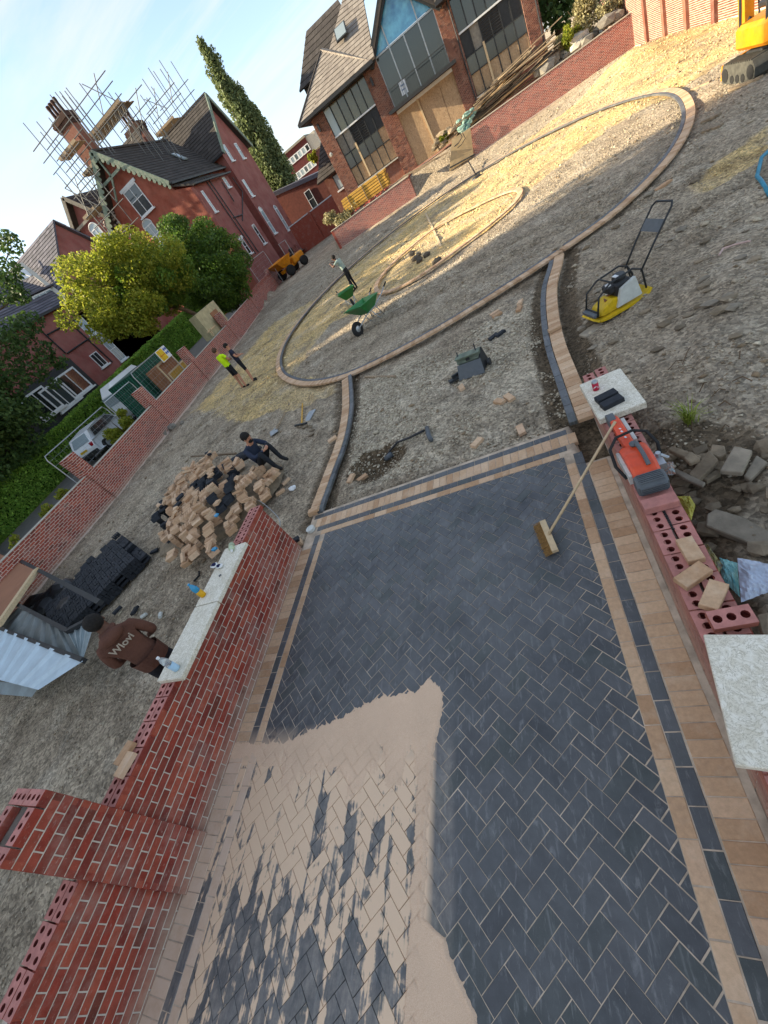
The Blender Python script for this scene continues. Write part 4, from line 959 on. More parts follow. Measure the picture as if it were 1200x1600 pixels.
wallpoly(rh, [(-28, 57.4, -1), (-25.02, 57.4, -1), (-25.02, 57.4, 10.8), (-28, 57.4, 11.6)], .3, M['render'], (0, -1, 0), 'return_wall')
roofplane(rh, (-26.5, 48.1, 12.0), (-26.5, 63, 12.0), (-31.5, 63, 17.5), (-31.5, 48.1, 17.5), 17, M['tile'])
roofplane(rh, (-36.3, 63, 12.0), (-36.3, 48.1, 12.0), (-31.5, 48.1, 17.5), (-31.5, 63, 17.5), 14, M['tile'])
roofplane(rh, (-42, 61.3, 13.1), (-25.5, 61.3, 13.1), (-25.5, 66.06, 18.6), (-42, 66.06, 18.6), 17, M['tile'])
roofplane(rh, (-25.5, 70.8, 13.1), (-42, 70.8, 13.1), (-42, 66.06, 18.6), (-25.5, 66.06, 18.6), 10, M['tile'])
roofplane(rh, (-24.7, 48.7, 10.9), (-24.7, 57.7, 10.9), (-27, 56.5, 12.0), (-27, 48.9, 12.0), 5, M['tile'], 'lean_to_roof')
roofplane(rh, (-42, 54.5, 14.6), (-31.5, 54.5, 14.6), (-31.5, 59, 19.2), (-40, 59, 19.2), 12, M['tile'], 'upper_roof')
for k in range(5):
    mb = MB(); a = Vector((-36.5+k*1.0, 55.6, 16.0)); mb.beam(a, a+Vector((.3, 1.3, 1.35)), .34, .08); mb.build('roof_light', M['glass_pale'], rh)
mb = MB(); mb.beam((-29.3, 57.8, 15.35), (-28.3, 57.8, 14.25), .8, .12); mb.build('roof_light', M['glass_pale'], rh)
mb = MB(); mb.beam((-31.5, 48.0, 17.62), (-31.5, 63, 17.62), .22, .16); mb.beam((-25.4, 66.06, 18.72), (-42, 66.06, 18.72), .22, .16); mb.build('ridge_tiles', M['tile'], rh)
for s, zl in ((1, 11.75), (-1, 12.0)):
    mb = MB(); mb.beam((-31.5, 48.0, 17.5), (-31.5+s*4.95, 48.0, 17.5-5.45), .42, .1, up=(0, -1, 0))
    n_ = 15
    for q in range(n_): 
        c = Vector((-31.5, 47.98, 17.15)).lerp(Vector((-31.5+s*4.95, 47.98, 17.15-5.45)), (q+.5)/n_); mb.tube([c+Vector((0, -.04, -.05)), c+Vector((0, .04, -.05))], .17, 8)
    mb.build('bargeboard', M['green_wood'], rh)
    mb = MB(); mb.beam((-25.4, 66.06, 18.55), (-25.4, 66.06+s*4.9, 18.55-5.6), .12, .45, up=(0, 0, 1)); mb.build('bargeboard', M['green_wood'], rh)
mb = MB(); mb.beam((-33.1, 48.2, 15.4), (-29.9, 48.2, 15.4), .16, .22); mb.beam((-31.5, 48.2, 15.4), (-31.5, 48.2, 17.3), .16, .16); mb.beam((-32.9, 48.2, 13.9), (-31.5, 48.2, 15.4), .14, .16); mb.build('gable_truss', M['green_wood'], rh)
window(rh, (-31.1, F0, 12.95), 2.0, 2.35, (0, -1), 2, 2, 'white', 'glass', True, True, .1, split=.55)
for px, py, w_, h_ in ((356, 239, .85, 1.7), (374, 236, .85, 1.7), (387, 294, .7, 1.9), (419, 347, 1.0, 2.9), (441, 343, 1.0, 2.9)):
    p = at(px, py, x=-26); window(rh, p, w_, h_, (1, 0), 1, 2, 'white', 'glass_pale', True, False, .1, arch=h_ > 2)
for px, py, w_, h_, ar in ((353, 285, .7, 1.0, 0), (326, 315, .5, 2.0, 0), (404, 366, .8, 2.2, 0), (384, 385, .8, 1.6, 0)):
    p = at(px, py, x=-25); window(rh, p, w_, h_, (1, 0), 1, 2, 'white', 'glass' if py > 350 else 'glass_pale', True, py == 385, .09)
for px, py in ((243, 367), (160, 372), (190, 392)):
    window(rh, at(px, py, y=F0), 1.3, 2.0, (0, -1), 2, 2, 'white', 'glass_pale', True, False, .1, arch=True)
def pipe(parent, pts, r, mt='iron', name='drainpipe'): mb = MB(); mb.tube(pts, r, 6); return mb.build(name, M[mt], parent)
for a, b, X in (((319, 278), (400, 397), -24.9), ((323, 276), (404, 394), -24.88), ((363, 277), (379, 300), -24.9), ((379, 300), (379, 345), -24.9), ((366, 278), (404, 329), -26.9), ((347, 284), (366, 315), -24.9), ((379, 335), (365, 340), -24.9)):
    pipe(rh, [at(*a, x=X), at(*b, x=X)], .055)
mb = MB(); mb.beam((-24.55, 48.6, 10.85), (-24.55, 57.8, 10.85), .12, .12); mb.beam((-26.35, 48.1, 11.95), (-26.35, 61.5, 11.95), .14, .14); mb.beam((-42, 61.2, 13.0), (-25.4, 61.2, 13.0), .16, .14); mb.build('gutter', M['iron'], rh)
wallpoly(rh, [(-43, 50.5, -1), (-35.4, 50.5, -1), (-35.4, 50.5, 12.8), (-39.1, 50.5, 17.0), (-43, 50.5, 12.4)], .3, M['render'], (0, 1, 0), 'front_wall')
roofplane(rh, (-35.2, 49.8, 12.6), (-35.2, 58, 12.6), (-39.1, 58, 17.5), (-39.1, 49.8, 17.5), 12, M['tile']); roofplane(rh, (-43.6, 58, 12.0), (-43.6, 49.8, 12.0), (-39.1, 49.8, 17.5), (-39.1, 58, 17.5), 12, M['tile'])
mb = MB()
for s in (-1, 1): mb.beam((-39.1, 49.7, 17.5), (-39.1+s*4.5, 49.7, 17.5-5.5), .4, .1, up=(0, -1, 0))
mb.build('bargeboard', M['concrete'], rh)
mb = MB(); mb.beam((-40.8, 49.9, 15), (-37.6, 49.9, 15), .2, .25); mb.build('gable_truss', M['concrete'], rh)
# chimneys
def chimney(x, y, z0, z1, sx, sy, pots, rz=0):
    e = empty('chimney', (0, 0, 0)); e.parent = rh; e.location = Vector((x, y, z0))-rh.location
    mb = MB(); mb.box((x, y, (z0+z1)/2), (sx, sy, z1-z0)); mb.box((x, y, z0+(z1-z0)*.55), (sx*.6, sy*1.12, (z1-z0)*.7)); mb.build('stack', M['brick_old'], e)
    mb = MB()
    for k, g in enumerate((.12, .26, .4, .26)): mb.box((x, y, z1+.12+k*.24), (sx+g, sy+g, .23))
    M.setdefault('sooty', mat('sooty_pot', hexc('4a342c'), .9, .3, 3)); mb.build('corbel', M['sooty'], e)
    for k in range(pots): mb = MB(); mb.lathe([(.19, 0), (.15, .7), (.19, .95), (.17, 1.15)], (x+(k-(pots-1)/2)*.42, y, z1+1.05), 8); mb.build('pot', M['sooty'], e)
chimney(-34.4, 52.2, 12.0, 20.9, 1.9, 1.3, 4); chimney(-34.3, 63, 15.5, 19.6, 2.2, 1.2, 3)

# --- scaffolding
sc = empty('scaffolding', (-34, 50, 0), label='galvanised pole scaffolding with plank decks round the chimneys of the red house', cat='scaffolding')
def pole(x, y, z0, z1): mb = MB(); mb.tube([(x, y, z0), (x, y, z1)], .045, 5); mb.build('pole', M['scaf'], sc)
for k, (px, py, yy_, dz) in enumerate(((36, 192, 47.6, 8), (57, 190, 47.6, 9), (76, 184, 47.9, 9), (63, 206, 49.4, 8), (86, 216, 49.4, 7), (88, 270, 47.6, 7), (100, 285, 49.4, 6), (110, 232, 49.4, 8),
        (78, 148, 49.5, 12), (86, 144, 50.6, 12), (93, 143, 50.6, 12), (101, 142, 50.6, 13), (97, 150, 49.5, 13), (108, 152, 49.5, 13), (105, 160, 50.6, 12), (118, 156, 51.5, 12), (112, 170, 49.5, 12), (126, 168, 50.6, 11))):
    q = at(px, py, y=yy_); pole(q.x, q.y, q.z-dz, q.z)
for px, py, yy_ in ((124, 130, 54.2), (149, 131, 54.2), (169, 144, 54.2), (180, 145, 54.2), (103, 137, 54.2), (200, 163, 56.6), (232, 178, 56.6)):
    q = at(px, py, y=yy_); pole(q.x, q.y, q.z-6.5, q.z)
for k in range(9):
    q = at(178+k*9, 172+k*3+(k % 2)*14, y=57.5); pole(q.x, q.y, q.z-4.5, q.z)
for x, zt in ((-31.6, 23.6), (-30.2, 23.9), (-28.8, 24.6), (-27.4, 24.8), (-26.2, 24.0)): pole(x-2.4, 66, 17, zt-1.2); pole(x-2.0, 69, 16, zt-.6)
def led(a, b, nm='ledger'): mb = MB(); mb.tube([a, b], .045, 5); mb.build(nm, M['scaf'], sc)
XL, XR = -36.4, -31.6
for y in (47.6, 49.5):
    for z in (5.5, 8.6, 11.8, 13.6, 14.6, 16.2, 17.2, 18.4, 19.4, 20.4): led((XL-(.5 if z < 15 else 0), y, z), (XR, y, z))
for z in (20.3, 21.3, 22.1): led((-34.5, 54.2, z), (-28.4, 54.2, z))
for z in (19.5, 20.6, 18.7): led((-33, 57.5, z), (-27.6, 57.5, z))
for z in (20.2, 21.2): led((-33.4, 66, z), (-28, 66, z)); led((-33.0, 69, z+.1), (-27.5, 69, z+.1))
for a, b in (((-36.4, 47.6, 14.6), (-34.6, 47.6, 17.2)), ((-34.6, 47.6, 14.6), (-36.4, 47.6, 17.2)), ((-35.6, 49.5, 15), (-33.4, 49.5, 18)), ((-36.4, 47.6, 8.6), (-33.2, 47.6, 11.8)), ((-33.2, 47.6, 8.6), (-36.4, 47.6, 11.8)), ((-36.4, 47.6, 4.5), (-33.0, 47.6, 8.6)), ((-34, 47.6, 4.5), (-34, 47.6, 11.8)), ((-35.6, 47.6, 4.5), (-35.6, 47.6, 13.8)),
             ((-31.6, 54.2, 20.3), (-29.6, 54.2, 22.6)), ((-29.4, 54.2, 20.3), (-31.4, 54.2, 22.8)), ((-32.4, 66, 20.2), (-30.6, 66, 22.2)), ((-30.6, 66, 20.2), (-32.5, 66, 22.2)), ((-29.6, 66, 20.2), (-28, 66, 22.2)), ((-32.5, 57.5, 18.4), (-30.4, 57.5, 20.8)), ((-30.4, 57.5, 18.4), (-28.4, 57.5, 20.8))): led(a, b, 'brace')
def deck(x0, x1, y0, y1, z):
    mb = MB(); n_ = 5
    for k in range(n_): mb.box(((x0+x1)/2+random.uniform(-.1, .1), y0+(y1-y0)*(k+.5)/n_, z), (x1-x0, (y1-y0)/n_-.03, .06))
    mb.build('deck', M['timber'], sc)
    mb = MB(); mb.box(((x0+x1)/2, y0-.05, z+.14), (x1-x0, .05, .24)); mb.build('toe_board', M['timber'], sc)
deck(-37.2, -34.8, 47.7, 49.4, 14.6); deck(-36.6, -33.6, 47.7, 49.4, 12.0); deck(-35.0, -31.8, 49.5, 51, 17.2); deck(-35.0, -29.0, 54.2, 56.6, 20.0); deck(-35.6, -32.6, 47.7, 49.4, 9.4); deck(-34.0, -30.5, 66, 69, 19.2); deck(-36.0, -33.0, 49.5, 51, 19.2)
mb = MB()
for z in (19.2, 19.8): mb.tube([(-34.8, 54.1, z), (-28.8, 54.1, z)], .05, 5)
for k in range(19): mb.tube([(-34.8+k*.32, 54.1, 19.2), (-34.8+k*.32+(.3 if k % 2 else .02), 54.1, 19.8)], .04, 4)
mb.build('ladder_beam', M['scaf'], sc)
mb = MB()
for k in range(26): mb.blob((random.uniform(-36.4, -34.4), 48.6, random.uniform(12.6, 14.4)), .16, n=1, sq=(1.5, .6, .8), jit=.3)
mb.build('debris_netting', mat('faded_netting', hexc('a99a92'), .9, .4, 3), sc)

# --- slate roofed house on the left
lh = empty('slate_roofed_house', (-38, 27, 0), label='red brick house with slate roof, dormer and black bay, behind the hedge', cat='house')
HX = -35
wallpoly(lh, [(HX, 12, -1), (HX, 42, -1), (HX, 42, 9), (HX, 12, 9)], .3, M['render'], (-1, 0, 0)); wallpoly(lh, [(-47, 12, -1), (HX, 12, -1), (HX, 12, 9), (-41, 12, 14), (-47, 12, 9)], .3, M['render'], (0, 1, 0))
roofplane(lh, (HX+.4, 10, 8.95), (HX+.4, 36, 8.95), (-39.5, 36, 13.6), (-39.5, 10, 13.6), 22, M['slates']); roofplane(lh, (-44.5, 36, 8.95), (-44.5, 10, 8.95), (-39.5, 10, 13.6), (-39.5, 36, 13.6), 8, M['slates'])
roofplane(lh, (-46, 34.6, 8.9), (HX+.3, 34.6, 8.9), (HX+.3, 41, 14.6), (-46, 41, 14.6), 20, M['slates']); roofplane(lh, (HX+.3, 47.4, 8.9), (-46, 47.4, 8.9), (-46, 41, 14.6), (HX+.3, 41, 14.6), 8, M['slates'])
wallpoly(lh, [(HX, 35, 0), (HX, 47, 0), (HX, 47, 9), (HX, 41, 14.4), (HX, 35, 9)], .3, M['render'], (-1, 0, 0), 'gable_wall')
mb = MB(); mb.beam((HX+.35, 34.9, 9.2), (-39.5, 38.9, 13.75), .35, .1); mb.build('valley_lead', M['stone'], lh)
mb = MB(); mb.beam((HX+.5, 10, 8.85), (HX+.5, 36, 8.85), .14, .14); mb.build('gutter', M['iron'], lh)
p = at(76, 469, x=-36); T = MB(); T.slab([(p.x, p.y-1.5, p.z-.8), (p.x, p.y+1.3, p.z-.8), (p.x, p.y+1.3, p.z+.75), (p.x, p.y-1.5, p.z+.75)], 3, dirn=(-1, 0, -.05)); T.build('dormer', M['slates'], lh)
window(lh, (p.x+.02, p.y-.05, p.z), 2.3, 1.4, (1, 0), 3, 2, 'white', 'glass_pale', True, False, .1)
mb = MB(); mb.M = frameM((p.x, p.y, p.z), (1, 0)); mb.box((0, 0, .85), (3.2, .5, .12)); mb.build('dormer_roof', M['slates'], lh)
for px, py in ((42, 428), (30, 434)):
    p = at(px, py, x=-38.7); mb = MB(); mb.M = Matrix.Translation(p) @ Matrix.Rotation(R_(46), 4, 'Y'); mb.box((0, 0, .1), (1.3, .9, .12)); mb.build('roof_light', M['white'], lh)
window(lh, at(154, 562, x=HX), 1.0, 1.3, (1, 0), 2, 1, 'white', 'glass'); window(lh, at(176, 545, x=HX), 1.0, 2.4, (1, 0), 2, 2, 'white', 'glass_pale', arch=True); window(lh, at(133, 510, x=HX), 1.0, 1.7, (1, 0), 1, 2, 'white', 'glass_pale')
for a, b in (((88, 484), (176, 566)), ((68, 520), (103, 552)), ((74, 523), (130, 492)), ((105, 552), (140, 528))): pipe(lh, [at(*a, x=HX+.08), at(*b, x=HX+.08)], .06)
b0 = at(95, 600, x=HX+1.6)
bay_ = empty('bay', (0, 0, 0)); bay_.parent = lh; bay_.location = Vector((HX+.8, b0.y-1, 0))-lh.location
mb = MB(); mb.box((HX+.8, b0.y-2.2, 2.2), (1.6, 9.5, 6.4)); mb.build('bay_wall', M['iron'], bay_)
for px, py, w_ in ((115, 598, 2.3), (93, 618, 2.3), (66, 630, 2.3)):
    q = at(px, py, x=HX+1.62); window(bay_, q, w_, 1.9, (1, 0), 2, 1, 'white', 'glass', True, False, .14)

# --- plain block far behind, with ribbon windows
wb = empty('flat_roofed_block', (-34, 112, 0), label='distant dark red three storey block with white ribbon windows between the two houses', cat='building')
mb = MB(); mb.box((-33.8, 114, 6.8), (9.9, 8, 14)); mb.build('wall', mat('dark_red_brick_far', hexc('5d2f2d'), .9, .2, 2), wb)
mb = MB(); mb.box((-33.8, 113.9, 13.9), (10.2, 8.4, .35)); mb.build('roof_edge', M['concrete'], wb)
for z in (12.2, 9.6):
    for k in range(7 if z > 10 else 6): window(wb, (-35.2+k*.98+(0 if z > 10 else .6), 109.95, z), .94, 1.15, (0, -1), 1, 1, 'white', 'glass_pale' if k % 3 else 'glass', False, False, .13)
window(wb, (-37.3, 109.95, 11.2), 2.0, 2.5, (0, -1), 2, 1, 'white', 'glass_pale', False, False, .12)
mb = MB(); mb.box((-38.9, 110.3, 11.4), (.25, 1.6, 4.6)); mb.build('fin_wall', M['stone'], wb); mb = MB(); mb.box((-28.0, 112, 12.4), (2.6, 3.4, 2.6)); mb.build('tank_room', M['stone'], wb)
# --- low brown building between
lb = empty('low_brick_building', (-22, 70, 0), label='low dark brick outbuilding with a sloping eaves line, beyond the dumper', cat='building')
mb = MB(); mb.slab([(-27.6, 72, -1), (-14, 72, -1), (-14, 72, 5.0), (-27.6, 72, 7.7)], 8, dirn=(0, 1, 0)); mb.build('wall', mat('dull_brown_brick', hexc('6b3d34'), .9, .2, 3), lb)
mb = MB(); mb.slab([(-28, 71.8, 7.6), (-13.8, 71.8, 4.75), (-13.8, 71.8, 5.2), (-28, 71.8, 8.1)], 8.4, dirn=(0, 1, 0)); mb.build('roof_edge', M['slates'], lb)
for px, py in ((423, 350), (486, 311)): window(lb, at(px, py, y=71.9), 1.0, 2.2, (0, -1), 1, 2, 'white', 'glass')
gw = empty('yard_wall', (-19, 60, 0), label='red brick yard wall with white capping behind the dumper', cat='wall')
mb = MB(); mb.box((-19.6, 62.2, 1.3), (8.0, .25, 4.0), rz=.0); mb.build('wall', M['brick_far'], gw)
mb = MB(); mb.box((-19.6, 62.2, 3.35), (8.2, .35, .12)); mb.build('capping', M['white'], gw)
mb = MB(); mb.box((-20.2, 62.0, 1.4), (.3, .4, 4.0)); mb.build('pier', M['brick_far'], gw)

# ------------------------------------------------------------------ street, hedge, trees
rx = np.array([-29.6, -16.4]); ry = np.arange(-30, 75, 3.0)
def zs_(y): return -.28+np.clip(y-12, -14, 30)*.025
V = [(x - (0 if x < -20 else max(0, min(60, y-8))*.125), y, zs_(y)+.025) for y in ry for x in rx]
Fq = [(2*i, 2*i+1, 2*i+3, 2*i+2) for i in range(len(ry)-1)]
tag(link('road', np_mesh('road', V, Fq, M['asphalt'])), kind='structure')
def leaves(n, pos, size, mt, name, parent=None, aspect=.6):
    """n little leaf faces centred on pos (n,3)"""
    rs = np.random.RandomState(n % 1013+int(abs(pos[0, 0])*10) % 91); n = len(pos)
    a = rs.randn(n, 3); a /= np.linalg.norm(a, axis=1)[:, None]; b = rs.randn(n, 3); b -= a*(a*b).sum(1)[:, None]; b /= np.linalg.norm(b, axis=1)[:, None]
    s = size*(.6+.8*rs.rand(n))[:, None]
    V = np.stack([pos-a*s, pos+b*s*aspect, pos+a*s, pos-b*s*aspect], 1).reshape(-1, 3); F = np.arange(4*n).reshape(-1, 4)
    if parent is not None: V = V-np.array(root_loc(parent))
    me = np_mesh(name, V, F, mt); o = bpy.data.objects.new(name, me); COL.objects.link(o); o.parent = parent; return o
def cloud(blobs, n, seed, hollow=.45):
    rs = np.random.RandomState(seed); vol = np.array([b[1]**2 for b in blobs], float); vol /= vol.sum(); k = rs.choice(len(blobs), n, p=vol)
    d = rs.randn(n, 3); d /= np.linalg.norm(d, axis=1)[:, None]; r = (hollow+(1-hollow)*rs.rand(n)**.6)
    C = np.array([b[0] for b in blobs]); R = np.array([b[1] for b in blobs]); sq = np.array([b[2] if len(b) > 2 else (1, 1, .85) for b in blobs])
    return C[k]+d*(R[k]*r)[:, None]*sq[k]
def subblobs(c, r, n, seed, rr=.42, sq=(1, 1, 1)):
    rs = np.random.RandomState(seed); out = []
    for i in range(n):
        d = rs.randn(3); d /= np.linalg.norm(d); out.append((np.array(c)+d*r*sq*rs.uniform(.35, 1.0), r*rr*rs.uniform(.6, 1.25)))
    return out
def tree(label, base, trunk_pts, blobs, n, size, lm, seed, r0=.22, name='tree', group=None, mats2=None):
    t_ = empty(name, base, label=label, cat='tree', group=group)
    mb = MB(); P = [Vector(p) for p in trunk_pts]; mb.tube(P, [r0*(1-.6*i/(len(P)-1)) for i in range(len(P))], 8)
    mb.build('trunk', M['bark'], t_, smooth=True)
    mb = MB(); rs = random.Random(seed)
    for b in blobs[::2]:
        a = P[-1].lerp(P[len(P)//2], rs.random()*.8); e = Vector(b[0]); m_ = a.lerp(e, .5)+Vector((rs.uniform(-.2, .2), rs.uniform(-.2, .2), .25)); mb.tube([a, m_, e], [r0*.32, r0*.2, r0*.06], 5)
    mb.build('limbs', M['bark'], t_)
    o = leaves(n, cloud(blobs, n, seed), size, lm, 'crown', t_)
    if mats2:
        for lm2, bl2, n2 in mats2: leaves(n2, cloud(bl2, n2, seed+5), size, lm2, 'crown', t_)
    return t_
# yellow tree leaning over the boundary wall, dense green one beside it
b1 = subblobs((-20.6, 25.2, 5.9), 3.7, 60, 3, .24, np.array((1, 1.2, .66)))
b1b = subblobs((-20.9, 28.0, 5.6), 2.9, 34, 4, .27, np.array((1, 1, .75)))
tree('yellow green tree with a leaning trunk spreading above the boundary wall', (-18.9, 28.2, -.2), [(-18.9, 28.2, -.2), (-19.2, 28.1, 1.6), (-20.0, 27.6, 3.2), (-20.8, 26.6, 4.6), (-21.2, 25.5, 6)], b1, 30000, .085, M['leaf_y'], 3, .2, mats2=[(M['leaf_g'], b1b+subblobs((-19.7, 25.8, 5.2), 2.8, 30, 8, .25, np.array((1, 1.2, .6))), 26000)])
b2 = subblobs((-20.4, 33.6, 4.5), 3.4, 90, 5, .25, np.array((.9, 1.1, 1.0)))+[((-20.4, 33.6, 4.0), 2.6, (1, 1, 1))]
tree('dense dark green tree to the right of the yellow one, just behind the boundary wall', (-20.4, 34, 0), [(-20.4, 34, 0), (-20.3, 34, 2), (-20.2, 34, 4.5)], b2, 42000, .09, M['leaf_g'], 6, .22, mats2=[(M['leaf_d'], b2[::2], 12000)])
# dark tree at the left edge, hanging twigs into the sky
bd = [b for b in subblobs((-30.2, 14.6, 6.8), 5.6, 110, 9, .2, np.array((.8, 1.0, 1.05)))]
for px_, py_, r_, xx_ in ((18, 385, .8, -27), (8, 372, .6, -27), (12, 425, .9, -27), (2, 450, 1.2, -27), (30, 462, .7, -27), (48, 505, .9, -28), (25, 520, 1.2, -28), (8, 545, 1.3, -28), (70, 548, .8, -28), (92, 566, .6, -28), (50, 575, 1.1, -28), (15, 600, 1.2, -28), (35, 640, 1.1, -28), (70, 655, .7, -29), (5, 660, 1.2, -28), (85, 600, .5, -28), (50, 690, .9, -29.4), (18, 710, 1.1, -29.4)):
    q = at(px_, py_, x=xx_); bd.append((np.array(q), r_, (1, 1, .8)))
tree('big dark leafy tree at the left edge overhanging the hedge', (-32.2, 14.5, -.3), [(-32.2, 14.5, -.3), (-32.0, 14.5, 3), (-31.4, 14.6, 8)], bd, 52000, .12, M['leaf_d'], 10, .5)
bs = subblobs((-31.7, 13.0, 2.4), 2.6, 26, 12, .32); tree('bright green bush mass behind the hedge, lower left edge', (-32, 10.5, -.3), [(-32, 10.5, -.3), (-31.8, 10.5, 1.5)], bs, 12000, .11, M['leaf_y'], 13, .15, 'bush')
# poplar
pb = []
rs = random.Random(4)
for k in range(110):
    f = k/109; z = 7+f*18.6; w_ = 2.7*(1-f)**.8*(.5+.5*min(1, f*5))+.3; a = rs.random()*6.28
    pb.append((np.array((-27.6+math.cos(a)*w_*.75+rs.uniform(-.4, .4), 80+math.sin(a)*w_*.75, z+rs.uniform(-.6, .6))), w_*.30+.3, (1, 1, 2.2)))
tree('tall slim poplar standing up behind the red gabled house', (-27.6, 80, 0), [(-27.6, 80, 0), (-27.6, 80, 14), (-27.6, 80, 24)], pb, 22000, .21, M['leaf_p'], 15, .5, 'poplar_tree')
# tall house added out of view to keep the driveway in the shade
th = empty('shade_house', (-38, -4, -.3), label='tall brick house added out of view to shade the driveway', cat='house')
mb = MB(); mb.box((-40, -5, 7.2), (12, 27, 15)); mb.build('wall', M['render'], th)
roofplane(th, (-33.6, -19, 14.7), (-33.6, 9, 14.7), (-38, 9, 23), (-38, -19, 23), 20, M['slates']); roofplane(th, (-46.4, 9, 14.7), (-46.4, -19, 14.7), (-42, -19, 23), (-42, 9, 23), 10, M['slates'])
mb = MB(); mb.box((-40, -5, 20.6), (4.4, 27.8, 4.4)); mb.slab([(-34, 8.5, 14.7), (-46, 8.5, 14.7), (-42, 8.5, 22.8), (-38, 8.5, 22.8)], .3, dirn=(0, -1, 0)); mb.build('gable', M['render'], th)
for y in (-15, -10, -5, 0, 5):
    for z in (2, 6, 10.5): window(th, (-34, y, z), 1.3, 2.0, (1, 0), 1, 2, 'white', 'glass')
# unseen street trees added to shade the foreground, and trees behind the right end
for i, (x, y, h, r, lm, lb_) in enumerate(((-30.5, 6, 12.5, 5.0, 'leaf_d', 'unseen shade tree added left of the frame, nearest the big dark tree'), (-34, -6, 9.5, 5.4, 'leaf_d', 'unseen shade tree added left of the frame, second along'), (-33, -17, 10, 5.6, 'leaf_g', 'unseen shade tree added left of the frame, farthest back'),
        (8.6, 52, 6.5, 3.8, 'leaf_d', 'dark tree in the gap right of the glass fronted house'), (13, 56, 7.5, 4.4, 'leaf_d', 'dark tree behind the garden wall at the top right'))):
    bb = subblobs((x, y, h), r, 34, 20+i, .38, np.array((1, 1, 1.15)))
    tree(lb_, (x, y, -.3), [(x, y, -.3), (x, y, h*.5), (x, y, h)], bb, 16000 if i < 3 else 9000, .2, M[lm], 30+i, .4)
# hedge
hg = empty('hedge', (-30.8, 20, -.3), label='long clipped green hedge between the street and the left hand house', cat='hedge')
rs = np.random.RandomState(5); n = 90000; y_ = rs.uniform(1, 52, n); f = rs.rand(n)
hz_ = zs_(y_); ht = 2.2+.015*(y_-10)+.25*fbm(y_*.6, y_*0, 1)+.12*fbm(y_*3, y_*0, 2)
side = rs.rand(n) < .62
x_ = np.where(side, -29.9+.18*fbm(y_*2, f*4, 3)+.06*rs.randn(n), -31.2+rs.rand(n)*1.4); z_ = np.where(side, hz_+f*ht, hz_+ht+.05*rs.randn(n))
leaves(n, np.stack([x_, y_, z_], 1), .075, M['leaf_h'], 'foliage', hg)
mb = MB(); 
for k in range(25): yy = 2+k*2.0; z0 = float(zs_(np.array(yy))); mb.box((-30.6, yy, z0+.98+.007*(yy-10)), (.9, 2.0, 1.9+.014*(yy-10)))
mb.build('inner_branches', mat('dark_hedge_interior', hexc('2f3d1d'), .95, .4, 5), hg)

# ------------------------------------------------------------------ loose pavers and the two heaps
PV = {k: piece_mesh('paver', .2, .1, .05, M[k2], .004) for k, k2 in (('buff', 'buff'), ('black', 'slate_new'))}
for me_ in PV.values(): me_.transform(Matrix.Translation((0, 0, .025)))      # origin at the middle of the block
def pav(kind, c, rx=0, ry=0, rz=0, label=None, group=None, name='paver'):
    o = bpy.data.objects.new(name, PV[kind]); COL.objects.link(o)
    o.matrix_world = Matrix.Translation(c) @ Matrix.Rotation(rz, 4, 'Z') @ Matrix.Rotation(ry, 4, 'Y') @ Matrix.Rotation(rx, 4, 'X')
    return tag(o, label, 'paver', group)
HEAP = [(-9.45, 6.5), (-8.4, 5.3), (-7.1, 4.3), (-6.3, 4.2), (-5.75, 4.95), (-5.15, 5.5), (-5.2, 6.2), (-6.2, 6.6), (-7.4, 7.5), (-8.9, 8.3)]
def heapz(x, y): return .5*max(0, min(1, min(math.hypot(x-HEAP[i][0], y-HEAP[i][1]) for i in range(len(HEAP)))/.9))
rs = random.Random(21); gb = 0
LB = {'buff': ('buff paver lying in the mixed heap beside the seated man', 'buff pavers in the mixed heap'), 'black': ('black paver lying in the mixed heap beside the seated man', 'black pavers in the mixed heap')}
cells_ = []
yy = 4.1
while yy < 8.6:
    xx = -9.7+rs.uniform(0, .2)
    while xx < -4.9:
        if inpoly(np.array(xx), np.array(yy), HEAP): cells_.append((xx+rs.uniform(-.06, .06), yy+rs.uniform(-.05, .05)))
        xx += .37
    yy += .235
PQ = []
for x, y in cells_:
    edge = (x+.62*(y-4.2) < -7.3 and y < 6.9); mid = math.hypot((x+7.0)/.75, (y-6.4)/.42) < 1 or math.hypot((x+6.3)/.35, (y-5.6)/.35) < 1
    kind = 'black' if (edge or mid) else 'buff'
    a_0 = rs.choice([.45, .55, .6, .75, 2.2, 2.35])+rs.uniform(-.15, .15); z = heapz(x, y); nn = rs.choice([5, 6, 6, 7]) if z > .1 else 4; lean = rs.uniform(.2, .9)*rs.choice([1, 1, 1, -1])
    up = rs.random() < .8
    for q in range(nn):
        if up: off = Vector((rs.uniform(-.012, .012), (q-(nn-1)/2)*.054, 0)); rx = R_(90)-lean*.6; cz = z+.09
        else: off = Vector((rs.uniform(-.008, .008), rs.uniform(-.008, .008), q*.052)); rx = rs.uniform(-.05, .05); cz = z*.85-.02
        p = Matrix.Rotation(a_0, 3, 'Z') @ off
        PQ.append((kind, (x+p.x, y+p.y, cz+p.z-.02), rx, rs.uniform(-.05, .05)+(0 if up else rs.uniform(-.15, .15)), a_0))
for k in range(60):
    x, y = cells_[rs.randrange(len(cells_))]; z = heapz(x, y)
    PQ.append(('buff' if rs.random() < .8 else 'black', (x, y, z+.19), rs.uniform(-.5, .5), rs.uniform(-.5, .5), rs.uniform(0, 3)))
PQ.sort(key=lambda q: -q[1][2]*.6+(Vector(q[1])-CP).length*.25); lim = {'buff': 135, 'black': 45}; jn = {'buff': MB(), 'black': MB()}
